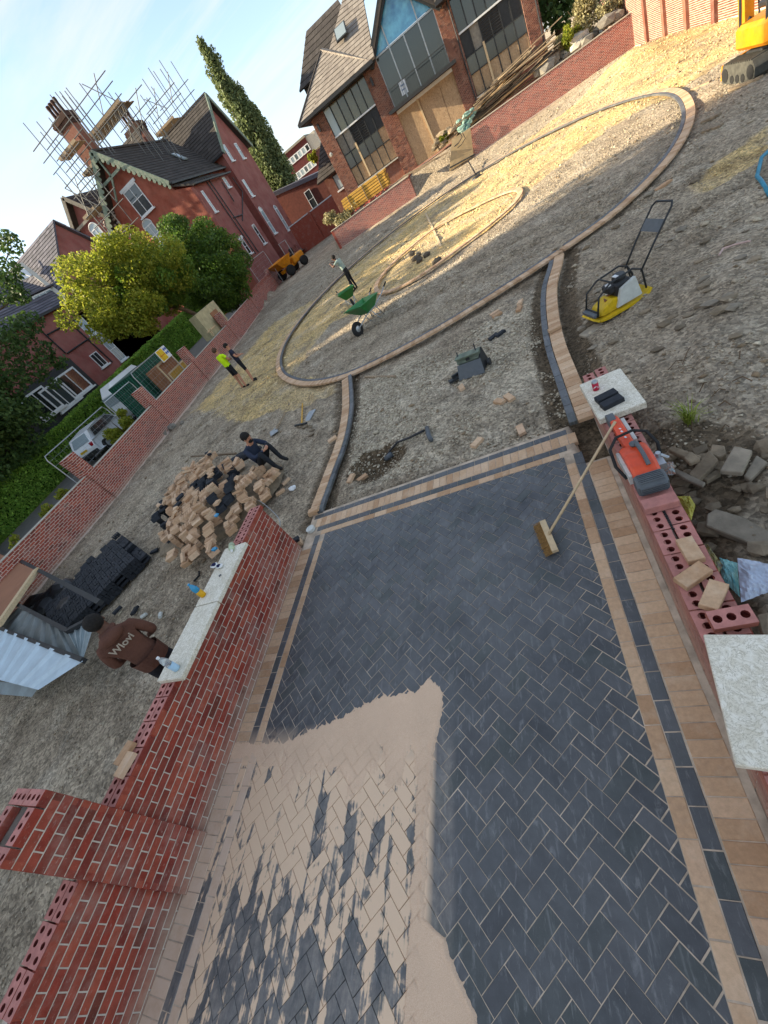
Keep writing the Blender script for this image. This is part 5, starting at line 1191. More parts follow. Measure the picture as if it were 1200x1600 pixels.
def lump(kind, c, rx, ry, rz):
    m_ = jn[kind]; m_.M = Matrix.Translation(c) @ Matrix.Rotation(rz, 4, 'Z') @ Matrix.Rotation(ry, 4, 'Y') @ Matrix.Rotation(rx, 4, 'X'); m_.add([tuple(v.co) for v in PV[kind].vertices], [tuple(p.vertices) for p in PV[kind].polygons])
for q in PQ:
    if lim[q[0]] > 0: pav(*q, *LB[q[0]]); lim[q[0]] -= 1
    else: lump(*q)
mb = MB(); mb.blob((-7.3, 6.1, 0), 1, n=3, sq=(1.9, 1.35, .34), jit=.05); mb.thing('rubble_mound', M['rubble'], 'low mound of dirt and grit under the mixed paver heap', 'mound')
# black stack, laid in courses
LBK = ('black paver in the squared stack near the boundary wall', 'black pavers in the squared stack'); o0 = Vector((-10.85, 4.85)); ax = Vector((.86, -.50)).normalized(); ay = Vector((.50, .86)).normalized()
an = math.atan2(ax.y, ax.x); cnt = 0
BQ = []
for i in range(-7, 8):
    for j in range(-5, 6):
        p = o0+ax*(i*.215)+ay*(j*.215)
        if i < -4 and rs.random() < .35: continue
        hi = 3 if i > -4 else 2
        if abs(j) == 5 and rs.random() < .4: hi -= 1
        for lv in range(hi):
            if lv < hi-1 and not (j in (-5, -4) or i in (7, 6) or rs.random() < .2): continue
            for q in range(4 if (i+j) % 3 else 2):
                if (i+j) % 3: BQ.append(('black', (p.x+ay.x*(q-1.5)*.053, p.y+ay.y*(q-1.5)*.053, .05+.105*lv), R_(90)+rs.gauss(0, .05), rs.gauss(0, .04), an+rs.gauss(0, .03)))
                else: BQ.append(('black', (p.x+ay.x*(q-.5)*.102, p.y+ay.y*(q-.5)*.102, .03+.105*lv+.04), rs.gauss(0, .06), rs.gauss(0, .05)+(.4 if i < -5 else 0), an+rs.gauss(0, .04)))
BQ.sort(key=lambda q: -q[1][2]+(Vector(q[1])-CP).length*.2)
for k, q in enumerate(BQ):
    if k < 80: pav(*q, *LBK)
    else: lump(*q)
for k_ in jn:
    jn[k_].M = Matrix.Identity(4); o = jn[k_].thing('paver_heap', [M['buff'] if k_ == 'buff' else M['slate_new']], 'rest of the tightly packed %s pavers in the heaps' % k_, 'pavers'); o['kind'] = 'stuff'
for x, y, a in ((-9.0, 5.3, .3), (-8.9, 3.7, 1.2), (-8.15, 3.55, 1.9)): pav('black', (x, y, .02), 0, .1, a, ('black paver lying by itself on the gravel between the two heaps' if x < -8.95 else 'black paver on the gravel near the heap, %s' % ('closer to the shed' if x < -8.5 else 'closer to the wall')), None)
# pairs and singles on the ground, each said by its place
def gz(x, y): return float(gh(np.array([x]), np.array([y]))[0])
LOOSE = [((771, 484), .4, 'buff', 'buff paver in the pair nearest the outer oval kerb, left one'), ((776, 490), .5, 'buff', 'buff paver in the pair nearest the outer oval kerb, right one'),
 ((812, 470), 1.3, 'buff', 'buff paver close to the right kerb, upper of two'), ((810, 479), 1.25, 'buff', 'buff paver close to the right kerb, lower of two'),
 ((781, 629), 2.2, 'buff', 'buff paver touching another in the middle of the bed, left one'), ((796, 622), 2.0, 'buff', 'buff paver touching another in the middle of the bed, right one'),
 ((745, 691), .9, 'buff', 'single buff paver near the far edge of the driveway'), ((813, 669), 1.7, 'buff', 'single buff paver standing by the driveway corner'),
 ((547, 746), 1.3, 'buff', 'buff paver near the drain hole, left one'), ((561, 740), .6, 'buff', 'buff paver near the drain hole, right one'),
 ((770, 523), .55, 'black', 'small black paver in the bed, left of the pair'), ((781, 519), .55, 'black', 'small black paver in the bed, right of the pair'),
 ((720, 603), 1.8, 'buff', 'buff paver in front of the grey upturned box'), ((731, 583), .3, 'buff', 'buff paver leaning against the grey upturned box'),
 ((1032, 292), .2, 'buff', 'buff paver on the dirt right of the oval, left one'), ((1041, 285), .3, 'buff', 'buff paver on the dirt right of the oval, right one'),
 ((868, 519), .2, 'buff', 'buff paver resting across the right kerb'), ((522, 690), .4, 'buff', 'buff paver resting across the left kerb'),
 ((428, 745), .8, 'buff', 'buff paver standing below the seated man, left'), ((445, 750), .8, 'buff', 'buff paver standing below the seated man, right'), ((437, 768), .5, 'buff', 'buff paver lying flat past the end of the heap')]
for (px, py), a, k, lb_ in LOOSE:
    p = at(px, py); z = gz(p.x, p.y)+.03
    if 'kerb' in lb_ and 'across' in lb_: z = .065
    pav(k, (p.x, p.y, z), rs.uniform(-.1, .1), rs.uniform(-.08, .08), a, lb_)
for k, (dz, kd) in enumerate(((0, 'buff'), (.052, 'buff'), (.104, 'black'))): pav(kd, (-4.16, 3.98, dz), 0, 0, .35+.03*k, ('lowest buff paver', 'upper buff paver', 'black paver on top')[k]+' in the little stack at the far end of the left wall')
pav('buff', (-3.97, 4.62, .085), 0, 0, .15, 'buff paver left across the start of the left kerb')
for k, (x, y, a) in enumerate(((-4.22, .72, 1.4), (-4.13, .63, 1.45))): pav('buff', (x, y, ZW+.03), 0, .03, a, ('outer', 'inner')[k]+' of two buff pavers laid on the left wall beside its pier')
for k, (x, y, a, tx) in enumerate(((.525, 2.03, 1.62, 'farthest'), (.47, 1.82, .5, 'middle'), (.52, 1.645, .95, 'nearest'))): pav('buff', (x, y, RZ+.045-.02+.012*k), .03*k, 0, a, tx+' of three buff pavers lying on the hollow bricks of the low right wall')
ob = bpy.data.objects.new('brick', HBR); COL.objects.link(ob); ob.matrix_world = Matrix.Translation((.545, 1.475, RZ+.085)) @ Matrix.Rotation(.06, 4, 'Z') @ Matrix.Rotation(.12, 4, 'X'); tag(ob, 'pink hollow brick with three holes lying next to the big coping slab', 'brick')
mb = MB(); mb.bbox((.485, 2.5, RZ+.04), (.235, .105, .07), rz=.03, b=.004); mb.thing('brick', M['brick_pink'], 'solid pink brick laid across the low right wall in front of the saw', 'brick')
mb = MB(); mb.M = Matrix.Translation((.50, 1.02, RZ+.07)) @ Matrix.Rotation(R_(-9), 4, 'Z'); mb.bbox((.0, 0, 0), (.36, .68, .05), b=.005); o = mb.thing('coping_stone', M['coping'], 'large cream coping slab on the low right wall at the picture edge, with mottled veining', 'coping stone')
mb = MB(); mb.M = Matrix.Translation((.525, 4.10, RZ+.05)) @ Matrix.Rotation(R_(3), 4, 'Z'); mb.bbox((0, 0, 0), (.42, .74, .07), b=.006); mb.thing('coping_stone', M['coping'], 'cream coping slab at the far end of the low right wall, under the drink can', 'coping stone')
CZ = RZ+.085
for k, (x, y) in enumerate(((.475, 4.02), (.495, 3.89))): pav('black', (x, y, CZ+.027), 0, 0, .22+.02*k, ('farther', 'nearer')[k]+' of two black pavers on the small cream slab')
can = empty('drink_can', (.425, 4.24, CZ), label='red and white drink can standing on the small cream slab', cat='can')
mb = MB(); mb.lathe([(.026, 0), (.032, .008), (.032, .095)], (.425, 4.24, CZ), 14); mb.build('body', mat('red_print', hexc('b3173a'), .35, .1, 40, 0), can, smooth=True)
mb = MB(); mb.lathe([(.0325, .096), (.027, .112), (.024, .113)], (.425, 4.24, CZ), 14); mb.build('rim', M['galv'], can)
mb = MB()
for k in range(5): mb.box((.425-.02+k*.009, 4.24-.0315+abs(k-2)*.0025, CZ+.045+.012*math.sin(k)), (.006, .003, .02), ry=.5)
mb.build('lettering', M['white'], can)

# ------------------------------------------------------------------ disc cutter on the right wall
sw = empty('disc_cutter', (0, 0, 0), label='orange petrol disc cutter with a black loop handle on the low right wall', cat='power tool')
mb = MB(); bm = bmesh.new(); bmesh.ops.create_cube(bm, size=1)
def shaped(mb, prof, w0, w1, mt=0):   # side profile (y,z) extruded over x with rounded top edges
    n = len(prof); cy_ = sum(p[0] for p in prof)/n; cz_ = sum(p[1] for p in prof)/n
    rings = [(-w0/2, .86), (-w1/2, 1), (w1/2, 1), (w0/2, .86)]; vs = []
    for x, s in rings: vs += [(x, cy_+(p[0]-cy_)*s, cz_+(p[1]-cz_)*s) for p in prof]
    fs = [tuple(range(n)), tuple(range(3*n, 4*n))[::-1]]
    for r in range(3): fs += [(r*n+i, (r+1)*n+i, (r+1)*n+(i+1) % n, r*n+(i+1) % n) for i in range(n)]
    mb.add(vs, fs, mt)
shaped(mb, [(-.20, .05), (.18, .05), (.20, .12), (.14, .21), (.02, .245), (-.12, .235), (-.20, .17)], .20, .15); mb.build('body', M['saw_orange'], sw)
mb = MB(); shaped(mb, [(-.30, .03), (-.19, .03), (-.19, .19), (-.24, .20), (-.30, .15)], .22, .18)
for k in range(4): mb.box((0, -.30-.002*k, .06+.028*k), (.19, .02, .012))
for k in range(6): mb.box((0, -.285+k*.017, .202-abs(k-3)*.001), (.17, .007, .012))
mb.build('rear_cover', M['grey_pl'], sw)
mb = MB(); mb.tube([(.03, .12, .25), (.03, .09, .285), (.03, -.05, .29), (.03, -.15, .245)], .017, 8); mb.lathe([(.03, .0), (.034, .02), (.02, .035)], (.015, .12, .235), 12); mb.build('rear_handle', M['grey_pl'], sw)
mb = MB(); mb.tube([(-.13, -.10, .06), (-.17, .02, .12), (-.16, .16, .22), (-.08, .24, .27), (.06, .26, .27), (.15, .22, .24), (.19, .12, .15), (.17, .03, .08)], .014, 8); mb.build('front_handle', M['rubber'], sw, smooth=True)
mb = MB(); shaped(mb, [(.16, .06), (.55, .09), (.62, .12), (.62, .16), (.52, .19), (.16, .18)], .085, .06); mb.build('arm_guard', M['saw_orange'], sw)
mb = MB(); mb.lathe([(.04, -.02), (.075, -.02), (.075, .045), (.03, .05)], (-.03, .60, .13), 18, axis='X'); mb.build('wheel_cover', M['grey_pl'], sw)
mb = MB(); mb.box((.07, .42, .08), (.03, .32, .10)); mb.box((-.11, .0, .09), (.03, .30, .12)); mb.build('side_cover', M['white_pl'], sw)
mb = MB()
for k in range(5): mb.box((.0, .27+k*.045, .194-k*.003), (.014, .022, .004), rz=.4)
for k in range(3): mb.box((.075, -.12+k*.04, .2-.01*k), (.012, .018, .012))
mb.build('lettering', M['white'], sw)
mb = MB()
for (x, y, r) in ((-.055, .0, .008), (-.05, -.06, .011), (-.03, -.075, .009), (-.07, .035, .005)): mb.lathe([(r, 0), (r, .006)], (x, y, .228), 8)
mb.build('vent', M['black'], sw)
mb = MB(); mb.box((.13, -.06, .10), (.06, .12, .09)); mb.tube([(.12, .02, .12), (.16, -.03, .16), (.20, -.05, .12)], .012, 6); mb.lathe([(.02, 0), (.02, .05)], (.14, -.02, .14), 10); mb.build('engine', M['galv'], sw)
sw.location = (.475, 2.96, RZ+.005); sw.rotation_euler = (0, 0, R_(3)); sw.scale = (1.0, 1.1, .75)
# broom
br = empty('broom', (0, 0, 0), label='stiff bristle yard broom leaning from the paving onto the low right wall', cat='broom')
a_ = Vector((-.445, 3.08, .075)); b_ = Vector((-.385, 2.66, .075)); d = (b_-a_)
mb = MB(); mb.beam(a_, b_, .06, .035); mb.build('head', M['wood_pale'], br)
mb = MB()
for i in range(32):
    for j in range(4):
        q = a_.lerp(b_, (i+.5)/32)+Vector((-.02, 0, -.022+j*.012)); mb.tube([q, q+Vector((-.085+random.gauss(0, .006), random.gauss(0, .006), -.035+random.gauss(0, .005)))], [.006, .003], 3, cap=False)
mb.build('bristles', mat('tan_bristle', hexc('a9834f'), .9, .3, 60, .2), br)
mb = MB(); mb.tube([Vector((-.41, 2.87, .10)), Vector((.44, 3.50, .69))], .0135, 8); mb.build('handle', M['wood_pale'], br, smooth=True)

# ------------------------------------------------------------------ plate compactor
pc = empty('plate_compactor', (0, 0, 0), label='yellow plate compactor with a grey frame and folding handle on bare soil', cat='plate compactor')
mb = MB()     # front = +y
P_ = [(-.22, -.34), (.22, -.34), (.24, -.1), (.24, .26), (.19, .38), (-.19, .38), (-.24, .26), (-.24, -.1)]
mb.prism(P_, .05, .085); mb.slab([(-.19, .38, .085), (.19, .38, .085), (.16, .46, .15), (-.16, .46, .15)], .03); mb.slab([(-.22, -.34, .085), (-.19, -.42, .14), (.19, -.42, .14), (.22, -.34, .085)], .03); mb.build('base_plate', M['yellow'], pc)
mb = MB(); shaped(mb, [(.30, .09), (.36, .12), (.30, .2), (.12, .27), (.04, .25), (.04, .09)], .3, .24); mb.build('exciter_cover', M['yellow'], pc)
mb = MB(); mb.prism([(-.20, -.38), (.20, -.38), (.2, .3), (-.2, .3)], .018, .049); mb.build('sole', M['iron'], pc)
mb = MB(); mb.slab([(.19, -.28, .12), (.19, .10, .12), (.19, .0, .36), (.19, -.22, .42)], .06, dirn=(-1, 0, 0)); mb.slab([(-.19, -.28, .12), (-.19, -.22, .42), (-.19, .0, .36), (-.19, .10, .12)], .06, dirn=(1, 0, 0)); mb.build('belt_guard', M['white_pl'], pc)
mb = MB(); mb.bbox((0, -.08, .33), (.24, .26, .2), b=.03); mb.lathe([(.09, 0), (.1, .05), (.08, .09)], (0, -.09, .42), 14); mb.bbox((.0, .09, .38), (.2, .1, .12), b=.02); mb.build('engine', M['black'], pc)
mb = MB(); mb.box((-.03, .10, .45), (.08, .05, .02)); mb.box((-.04, -.02, .52), (.09, .05, .01)); mb.build('decal', M['white'], pc)
mb = MB(); mb.tube([(.05, .05, .27), (.07, .14, .24), (-.05, .18, .25)], .02, 6); mb.build('exhaust', mat('rusty_copper', hexc('8d5a48'), .6, .3, 20, .2, metal=.4), pc)
mb = MB()
for s in (-1, 1): mb.tube([(s*.17, .40, .15), (s*.17, .33, .42), (s*.165, .15, .52), (s*.165, -.2, .54), (s*.17, -.33, .46), (s*.17, -.36, .16)], .014, 7)
mb.tube([(-.17, .38, .2), (.17, .38, .2)], .014, 7); mb.tube([(-.165, .12, .53), (.165, .12, .53)], .013, 7); mb.build('roll_cage', M['iron'], pc, smooth=True)
mb = MB(); mb.bbox((0, .41, .17), (.34, .09, .05), b=.01); mb.build('front_step', M['grey_pl'], pc)
mb = MB(); mb.tube([(-.19, -.30, .44), (-.2, -.52, .72), (-.2, -.80, 1.04), (-.16, -.84, 1.08), (.16, -.84, 1.08), (.2, -.80, 1.04), (.2, -.52, .72), (.19, -.30, .44)], .014, 8); mb.build('handle', M['iron'], pc, smooth=True)
mb = MB(); mb.beam((0, -.60, .815), (0, -.70, .93), .38, .012, up=(0, 1, 1)); mb.build('handle_plate', M['grey_pl'], pc)
mb = MB(); mb.tube([(.19, -.34, .44), (.2, -.40, .3), (.19, -.38, .14)], .018, 6); mb.tube([(-.1, -.2, .1), (.6, -.9, .03)], .005, 4); mb.build('bracket', M['iron'], pc)
pc.location = (1.27, 7.18, gz(1.27, 7.18)-.01); pc.rotation_euler = (0, 0, math.atan2(.93, -.36)+R_(-90)+R_(0)); pc.rotation_euler.z = math.atan2(-.30, -.95)-math.pi/2

# ------------------------------------------------------------------ wheelbarrows
def barrow(label):
    w = empty('wheelbarrow', (0, 0, 0), label=label, cat='wheelbarrow', group='green wheelbarrows on the gravel')
    mb = MB(); t_ = [(-.30, -.40, .60), (.30, -.40, .60), (.33, .42, .66), (-.33, .42, .66)]; b2_ = [(-.17, -.22, .36), (.17, -.22, .36), (.15, .10, .34), (-.15, .10, .34)]
    fs = [(0, 1, 2, 3)]; vs = b2_+t_; mb.add(vs, [(3, 2, 1, 0), (0, 1, 5, 4), (1, 2, 6, 5), (2, 3, 7, 6), (3, 0, 4, 7)])
    k = .965; mb.add([Vector((p[0]*k, p[1]*k, p[2]+.012)) for p in vs], [(0, 1, 2, 3), (4, 5, 1, 0), (5, 6, 2, 1), (6, 7, 3, 2), (7, 4, 0, 3)])
    mb.tube([t_[0], t_[1], t_[2], t_[3], t_[0]], .014, 6); mb.build('tray', M['green_pl'], w)
    mb = MB()
    for s in (-1, 1):
        mb.tube([(s*.06, .58, .19), (s*.15, .2, .33), (s*.17, -.25, .36), (s*.27, -.55, .5), (s*.29, -.80, .62)], .016, 7)
        mb.tube([(s*.17, -.22, .36), (s*.2, -.34, .02), (s*.2, -.16, .02), (s*.16, -.02, .34)], .013, 6)
    mb.tube([(-.06, .58, .19), (.06, .58, .19)], .012, 6); mb.tube([(-.2, -.25, .12), (.2, -.25, .12)], .012, 6); mb.build('frame', M['galv'], w, smooth=True)
    for s in (-1, 1): mb = MB(); mb.tube([(s*.285, -.72, .585), (s*.295, -.86, .645)], .021, 8); mb.build('grip', M['rubber'], w)
    wh = MB(); wh.lathe([(.10, -.035), (.165, -.045), (.195, -.02), (.195, .02), (.165, .045), (.10, .035)], (0, .58, .195), 18, axis='X'); o = wh.build('wheel', M['rubber'], w, smooth=True)
    wh = MB(); wh.lathe([(.03, -.05), (.1, -.03), (.1, .03), (.03, .05)], (0, .58, .195), 14, axis='X'); wh.build('rim', M['galv'], o)
    return w
w1 = barrow('green wheelbarrow on the gravel, the nearer and larger looking one, wheel towards the driveway')
w1.location = (-4.42, 13.70, gz(-4.4, 13.7)-.01); w1.rotation_euler.z = math.atan2(-.50, -.28)-math.pi/2; w1.scale = (1.2, 1.2, 1.15)
w2 = copy_tree(w1); w2['label'] = 'green wheelbarrow at the feet of the man in the grey shirt, farther one'; w2.location = (-5.95, 17.4, gz(-5.9, 17.4)); w2.rotation_euler.z = R_(200); w2.scale = (1.1, 1.1, 1.1)
# grey green open box with handles, lying among stones
bx = empty('mixing_box', (0, 0, 0), label='battered grey green block splitter with two handle stubs in the planting bed', cat='tool')
mb = MB(); mb.slab([(-.30, -.18, .02), (.30, -.18, .02), (.27, -.02, .30), (-.27, -.02, .30)], .03); mb.build('front_plate', M['grey_pl'], bx)
mb = MB(); mb.slab([(-.27, .02, .30), (.27, .02, .30), (.29, .12, .42), (-.29, .12, .42)], .03); mb.box((0, .16, .2), (.5, .2, .4)); mb.box((0, .1, .43), (.56, .22, .02)); mb.build('body', mat('grey_green_paint', hexc('75806f'), .7, .3, 9, .3, dirt=.5), bx)
mb = MB(); mb.slab([(.28, -.16, .02), (.34, .26, .05), (.31, .2, .44), (.27, 0, .32)], .03); mb.lathe([(.03, 0), (.08, 0), (.08, .05)], (.36, .1, .1), 10, axis='X'); mb.build('side_wheel_plate', M['iron'], bx)
for P_ in ([(-.22, .1, .42), (-.24, .2, .5)], [(.2, .1, .42), (.18, .2, .56)]): mb = MB(); mb.tube(P_, .014, 6); mb.build('handle', M['iron'], bx)
mb = MB(); mb.box((-.42, -.1, .06), (.28, .12, .05), rz=.5); mb.box((-.34, -.0, .12), (.3, .05, .05), rz=.6); mb.box((.0, .005, .36), (.08, .03, .05)); mb.build('support_arm', M['iron'], bx)
bx.scale = (.82, .82, .82); bx.location = (-1.12, 7.18, gz(-1.1, 7.2)); bx.rotation_euler.z = R_(-12)

# ------------------------------------------------------------------ tools, sticks, pipes, litter
def simple(name, mb, mt, label, cat, group=None, smooth=False): return mb.thing(name, mt, label, cat, group, smooth)
def gp(px, py, dz=0): p = at(px, py); return Vector((p.x, p.y, gz(p.x, p.y)+dz))
mb = MB(); mb.beam(gp(665, 333, .03), gp(688, 383, .03), .09, .05); simple('timber_stake', mb, M['wood_pale'], 'long pale timber stake lying across the inner oval', 'timber')
mb = MB(); mb.beam(gp(568, 585, .03), gp(617, 586, .03), .05, .04); simple('timber_stick', mb, M['timber'], 'short stick lying just inside the near end of the triangular bed', 'timber')
mb = MB(); mb.beam(gp(303, 717, .2), gp(378, 718, .25), .05, .05); simple('timber_batten', mb, M['timber'], 'thin brown batten lying over the back of the paver heap', 'timber')
pk = empty('mattock', gp(472, 640), label='mattock with a yellowish handle lying on the ground behind the seated man', cat='tool')
mb = MB(); mb.tube([gp(472, 630, .05), gp(472, 663, .05)], .022, 6); mb.build('handle', M['timber_y'], pk)
mb = MB(); a = gp(472, 664, .06); mb.beam(a+Vector((-.25, .1, .0)), a+Vector((.22, -.12, .02)), .05, .04); mb.build('head', M['iron'], pk)
sh = empty('shovel', gp(440, 690), label='shovel lying on the gravel with its long handle pointing away from the seated man', cat='tool')
mb = MB(); mb.tube([gp(446, 645, .05), gp(432, 672, .06)], .02, 6); mb.build('handle', M['timber'], sh)
mb = MB(); a = gp(428, 675, .04); mb.bbox((a.x, a.y, a.z), (.24, .32, .03), rz=.5, b=.01); mb.build('blade', M['galv'], sh)
mb = MB(); a = gp(482, 648, .03); mb.bbox((a.x, a.y, a.z), (.22, .5, .04), rz=-.1, b=.01); simple('metal_sheet', mb, M['galv'], 'small grey metal sheet lying beside the mattock', 'sheet')
for k in range(7):
    x, y = at(475+random.uniform(-8, 12), 668+random.uniform(-4, 8))[:2]; mb = MB(); mb.blob((x, y, gz(x, y)+.02), .07, n=1, sq=(1.3, .8, .6), jit=.3); simple('broken_block', mb, M['rubble'], 'broken lump of block beside the mattock head', 'rubble', 'broken lumps by the mattock')
mb = MB(); mb.tube([gp(590, 705, .02), gp(604, 697, .06), gp(620, 690, .06), gp(640, 684, .05), gp(664, 674, .05)], .02, 8); simple('drain_pipe', mb, M['black'], 'flexible black drain pipe running out of the open hole', 'pipe', smooth=True)
mb = MB(); mb.tube([gp(594, 704, .05), gp(606, 699, .05)], .05, 10); simple('drain_pipe', mb, M['grey_pl'], 'short stub of grey drain pipe at the edge of the open hole', 'pipe', smooth=True)
mb = MB(); mb.tube([gp(668, 670, .05), gp(672, 684, .06), gp(678, 695, .05)], .04, 7); simple('drain_pipe', mb, M['grey_pl'], 'grey pipe elbow lying past the end of the black drain pipe', 'pipe', smooth=True)
mb = MB(); mb.lathe([(.28, 0), (.25, .07), (.22, .08)], gp(744, 276), 14); mb.tube([gp(744, 274, .1), gp(736, 264, .45)], .04, 6); simple('drain_gully', mb, M['black'], 'black gully cover with an upright rod beyond the far kerb', 'gully')
mb = MB(); mb.tube([gp(1203, 298, .05), gp(1190, 285, .07), gp(1183, 268, .07), (gp(1190, 250, .07)), gp(1203, 240, .05)], .03, 8); simple('hose', mb, mat('blue_hose', hexc('3b87a0'), .5), 'blue water hose curving in from the right edge', 'hose', smooth=True)
mb = MB(); mb.tube([gp(1124, 409, .02), gp(1130, 398, .04), gp(1150, 392, .04), gp(1172, 390, .04)], .014, 6); simple('plastic_strap', mb, mat('pinkish_plastic', hexc('c7aaa0'), .6), 'faded pink plastic strap on the dirt at the right', 'strap')
for k, (a, b) in enumerate((((1097, 188), (1125, 178)), ((1098, 205), (1128, 195)), ((1080, 138), (1110, 125)), ((1140, 138), (1190, 118)))):
    mb = MB(); mb.beam(gp(*a, .03), gp(*b, .03), .12, .05); simple('broken_board', mb, M['timber'], ('splintered board in the dirt nearest the blue hose', 'splintered board just above the one by the hose', 'splintered board by the top of the oval kerb', 'long thin board in front of the excavator track')[k], 'timber')
mb = MB(); mb.beam(gp(560, 748, .0)+Vector((0, 0, 0)), gp(470, 834, .0), .004, .004); 
# drinks and litter on the left coping
KZ = ZW+.062
def bottle(name, p, r, h, cols, label, lean=None):
    e = empty(name, (0, 0, 0), label=label, cat='bottle')
    mb = MB(); mb.lathe([(r*.9, 0), (r, .01), (r, h*.42)], n=12); mb.build('base', cols[0], e, smooth=True)
    mb = MB(); mb.lathe([(r*1.01, h*.42), (r*1.01, h*.62), (r*.7, h*.8), (r*.35, h*.9), (r*.35, h*.94)], n=12); mb.build('upper', cols[1], e, smooth=True)
    mb = MB(); mb.lathe([(r*.42, h*.93), (r*.42, h)], n=10); mb.build('cap', cols[2], e)
    e.location = p
    if lean: e.rotation_euler = lean
    return e
cw = NT('clear_bottle'); cw.b.inputs['Transmission Weight'].default_value = .75; M['clear'] = cw.fin(hexc('dfe8ee'), .12, None, .5)
cbl = NT('clear_blue_bottle'); cbl.b.inputs['Transmission Weight'].default_value = .3; M['clearb'] = cbl.fin(hexc('2f9fce'), .2, None, .5)
bottle('water_bottle', (-4.00, 1.47, KZ), .037, .25, (mat('pale_blue_label', hexc('a8c8dd'), .4), M['clear'], M['white']), 'clear water bottle standing at the near end of the left coping')
bottle('drink_bottle', (-4.19, 2.38, KZ), .038, .24, (mat('orange_drink', hexc('dba413'), .3), M['clearb'], M['clearb']), 'blue and orange drink bottle on the left coping joint')
bottle('water_bottle', (-4.18, 3.18, KZ-.02), .04, .26, (mat('pale_green_plastic', hexc('b5c3a2'), .4), mat('pale_green_plastic_top', hexc('b5c3a2'), .4), M['white']), 'pale green bottle lying on the bricks past the far coping stone', lean=(R_(78), 0, R_(40)))
gl = empty('work_glove', (-4.17, 2.80, KZ), label='white and navy work glove crumpled on the far coping stone', cat='glove')
mb = MB(); mb.blob((-4.25, 2.82, KZ+.03), .05, n=2, sq=(1.2, .8, .5)); mb.blob((-4.13, 2.78, KZ+.025), .045, n=2, sq=(1.2, .8, .45)); mb.build('cuff', M['white'], gl)
mb = MB(); mb.blob((-4.235, 2.815, KZ+.05), .034, n=2, sq=(1.1, .8, .5)); mb.blob((-4.13, 2.775, KZ+.042), .03, n=2, sq=(1.1, .8, .5)); mb.build('palm', cloth('navy_glove', hexc('23264a')), gl)
mb = MB(); mb.bbox((-4.05, 2.63, KZ+.008), (.035, .02, .015), rz=.6, b=.003); simple('marker_pen_stub', mb, M['grey_pl'], 'tiny grey stub lying on the far coping stone', 'stub')
for k, (px, py) in enumerate(((225, 962), (252, 962))):
    q = gp(px, py, .04); mb = MB(); mb.M = Matrix.Translation(q) @ Matrix.Rotation(.5+k*1.6, 4, 'Z') @ Matrix.Rotation(R_(90), 4, 'Y'); mb.lathe([(.03, -.06), (.035, -.05), (.035, .05), (.03, .06)], n=10); simple('crushed_can', mb, M['white_pl'], ('crumpled pale can on the gravel nearer the standing man', 'crumpled pale can on the gravel nearer the left coping')[k], 'can')
mb = MB(); q = at(300, 915, .1); 
mb = MB(); mb.tube([gp(303, 908, .03), gp(313, 900, .05), gp(311, 893, .03)], .02, 5); simple('rubber_strap', mb, M['rubber'], 'black rubber strap on the gravel below the paver heap', 'strap')
mb = MB(); q = gp(456, 762, .04); mb.blob((q.x, q.y, q.z), .07, n=2, sq=(1.3, .9, .7), jit=.2); simple('paper_cup', mb, M['white'], 'white crumpled cup on the gravel by the end of the heap', 'cup')
for k, (px, py) in enumerate(((341, 807), (338, 860))):
    q = at(px, py, .45); mb = MB(); mb.blob((q.x, q.y, q.z+.04), .05, n=2, sq=(1.2, .8, .7), jit=.3); simple('blue_wrapper', mb, M['clearb'], ('scrap of blue wrap on the middle of the mixed heap', 'scrap of blue wrap on the near side of the mixed heap')[k], 'wrapper')
mb = MB(); q = gp(489, 822)+Vector((0, 0, .03)); mb.lathe([(.03, .0), (.075, 0), (.075, .05), (.03, .05)], (-3.95, 4.23, .004), 16); simple('tape_roll', mb, M['white_pl'], 'small white roll at the far left corner of the paving', 'roll')
# thin wire round the heap end
mb = MB(); P = [gp(395, 775, .1), gp(410, 790, .25), gp(425, 800, .3), gp(440, 815, .12), gp(430, 830, .05), gp(410, 835, .05)]; mb.tube([tuple(p) for p in smooth_curve([tuple(p) for p in P], 6)], .008, 4); simple('strapping', mb, M['galv'], 'loop of cut steel strapping at the far end of the left wall', 'strapping')
# sand pile behind the left wall
mb = MB(); mb.blob((-4.9, 1.5, -.02), 1, n=4, sq=(.72, 1.0, .34), jit=.03); o = mb.thing('sand_pile', M['sand'], 'pile of building sand heaped against the back of the left wall', 'sand', smooth=True); o['kind'] = 'stuff'

# ------------------------------------------------------------------ rubble, bags and plants right of the low wall
rs = random.Random(8)
def slabp(pts, z, th, mt, label, tilt_=(0, 0)):
    Q = [at(*p, z) for p in pts]; c = sum(Q, Vector())/len(Q); Q = [Vector((q.x, q.y, z+(q.x-c.x)*tilt_[0]+(q.y-c.y)*tilt_[1])) for q in Q]
    n_ = (Q[1]-Q[0]).cross(Q[2]-Q[0])
    if n_.z < 0: Q.reverse()
    bm = bmesh.new(); vt = [bm.verts.new(q) for q in Q]; f = bm.faces.new(vt); r_ = bmesh.ops.extrude_face_region(bm, geom=[f]); 
    for v in [e for e in r_['geom'] if isinstance(e, bmesh.types.BMVert)]: v.co.z -= th
    bmesh.ops.bevel(bm, geom=bm.edges[:], offset=.008, segments=1, affect='EDGES'); bmesh.ops.recalc_face_normals(bm, faces=bm.faces)
    mb = MB(); bm.verts.index_update(); mb.add([v.co.copy() for v in bm.verts], [[v.index for v in f.verts] for f in bm.faces]); bm.free(); return mb.thing('stone_slab', mt, label, 'slab')
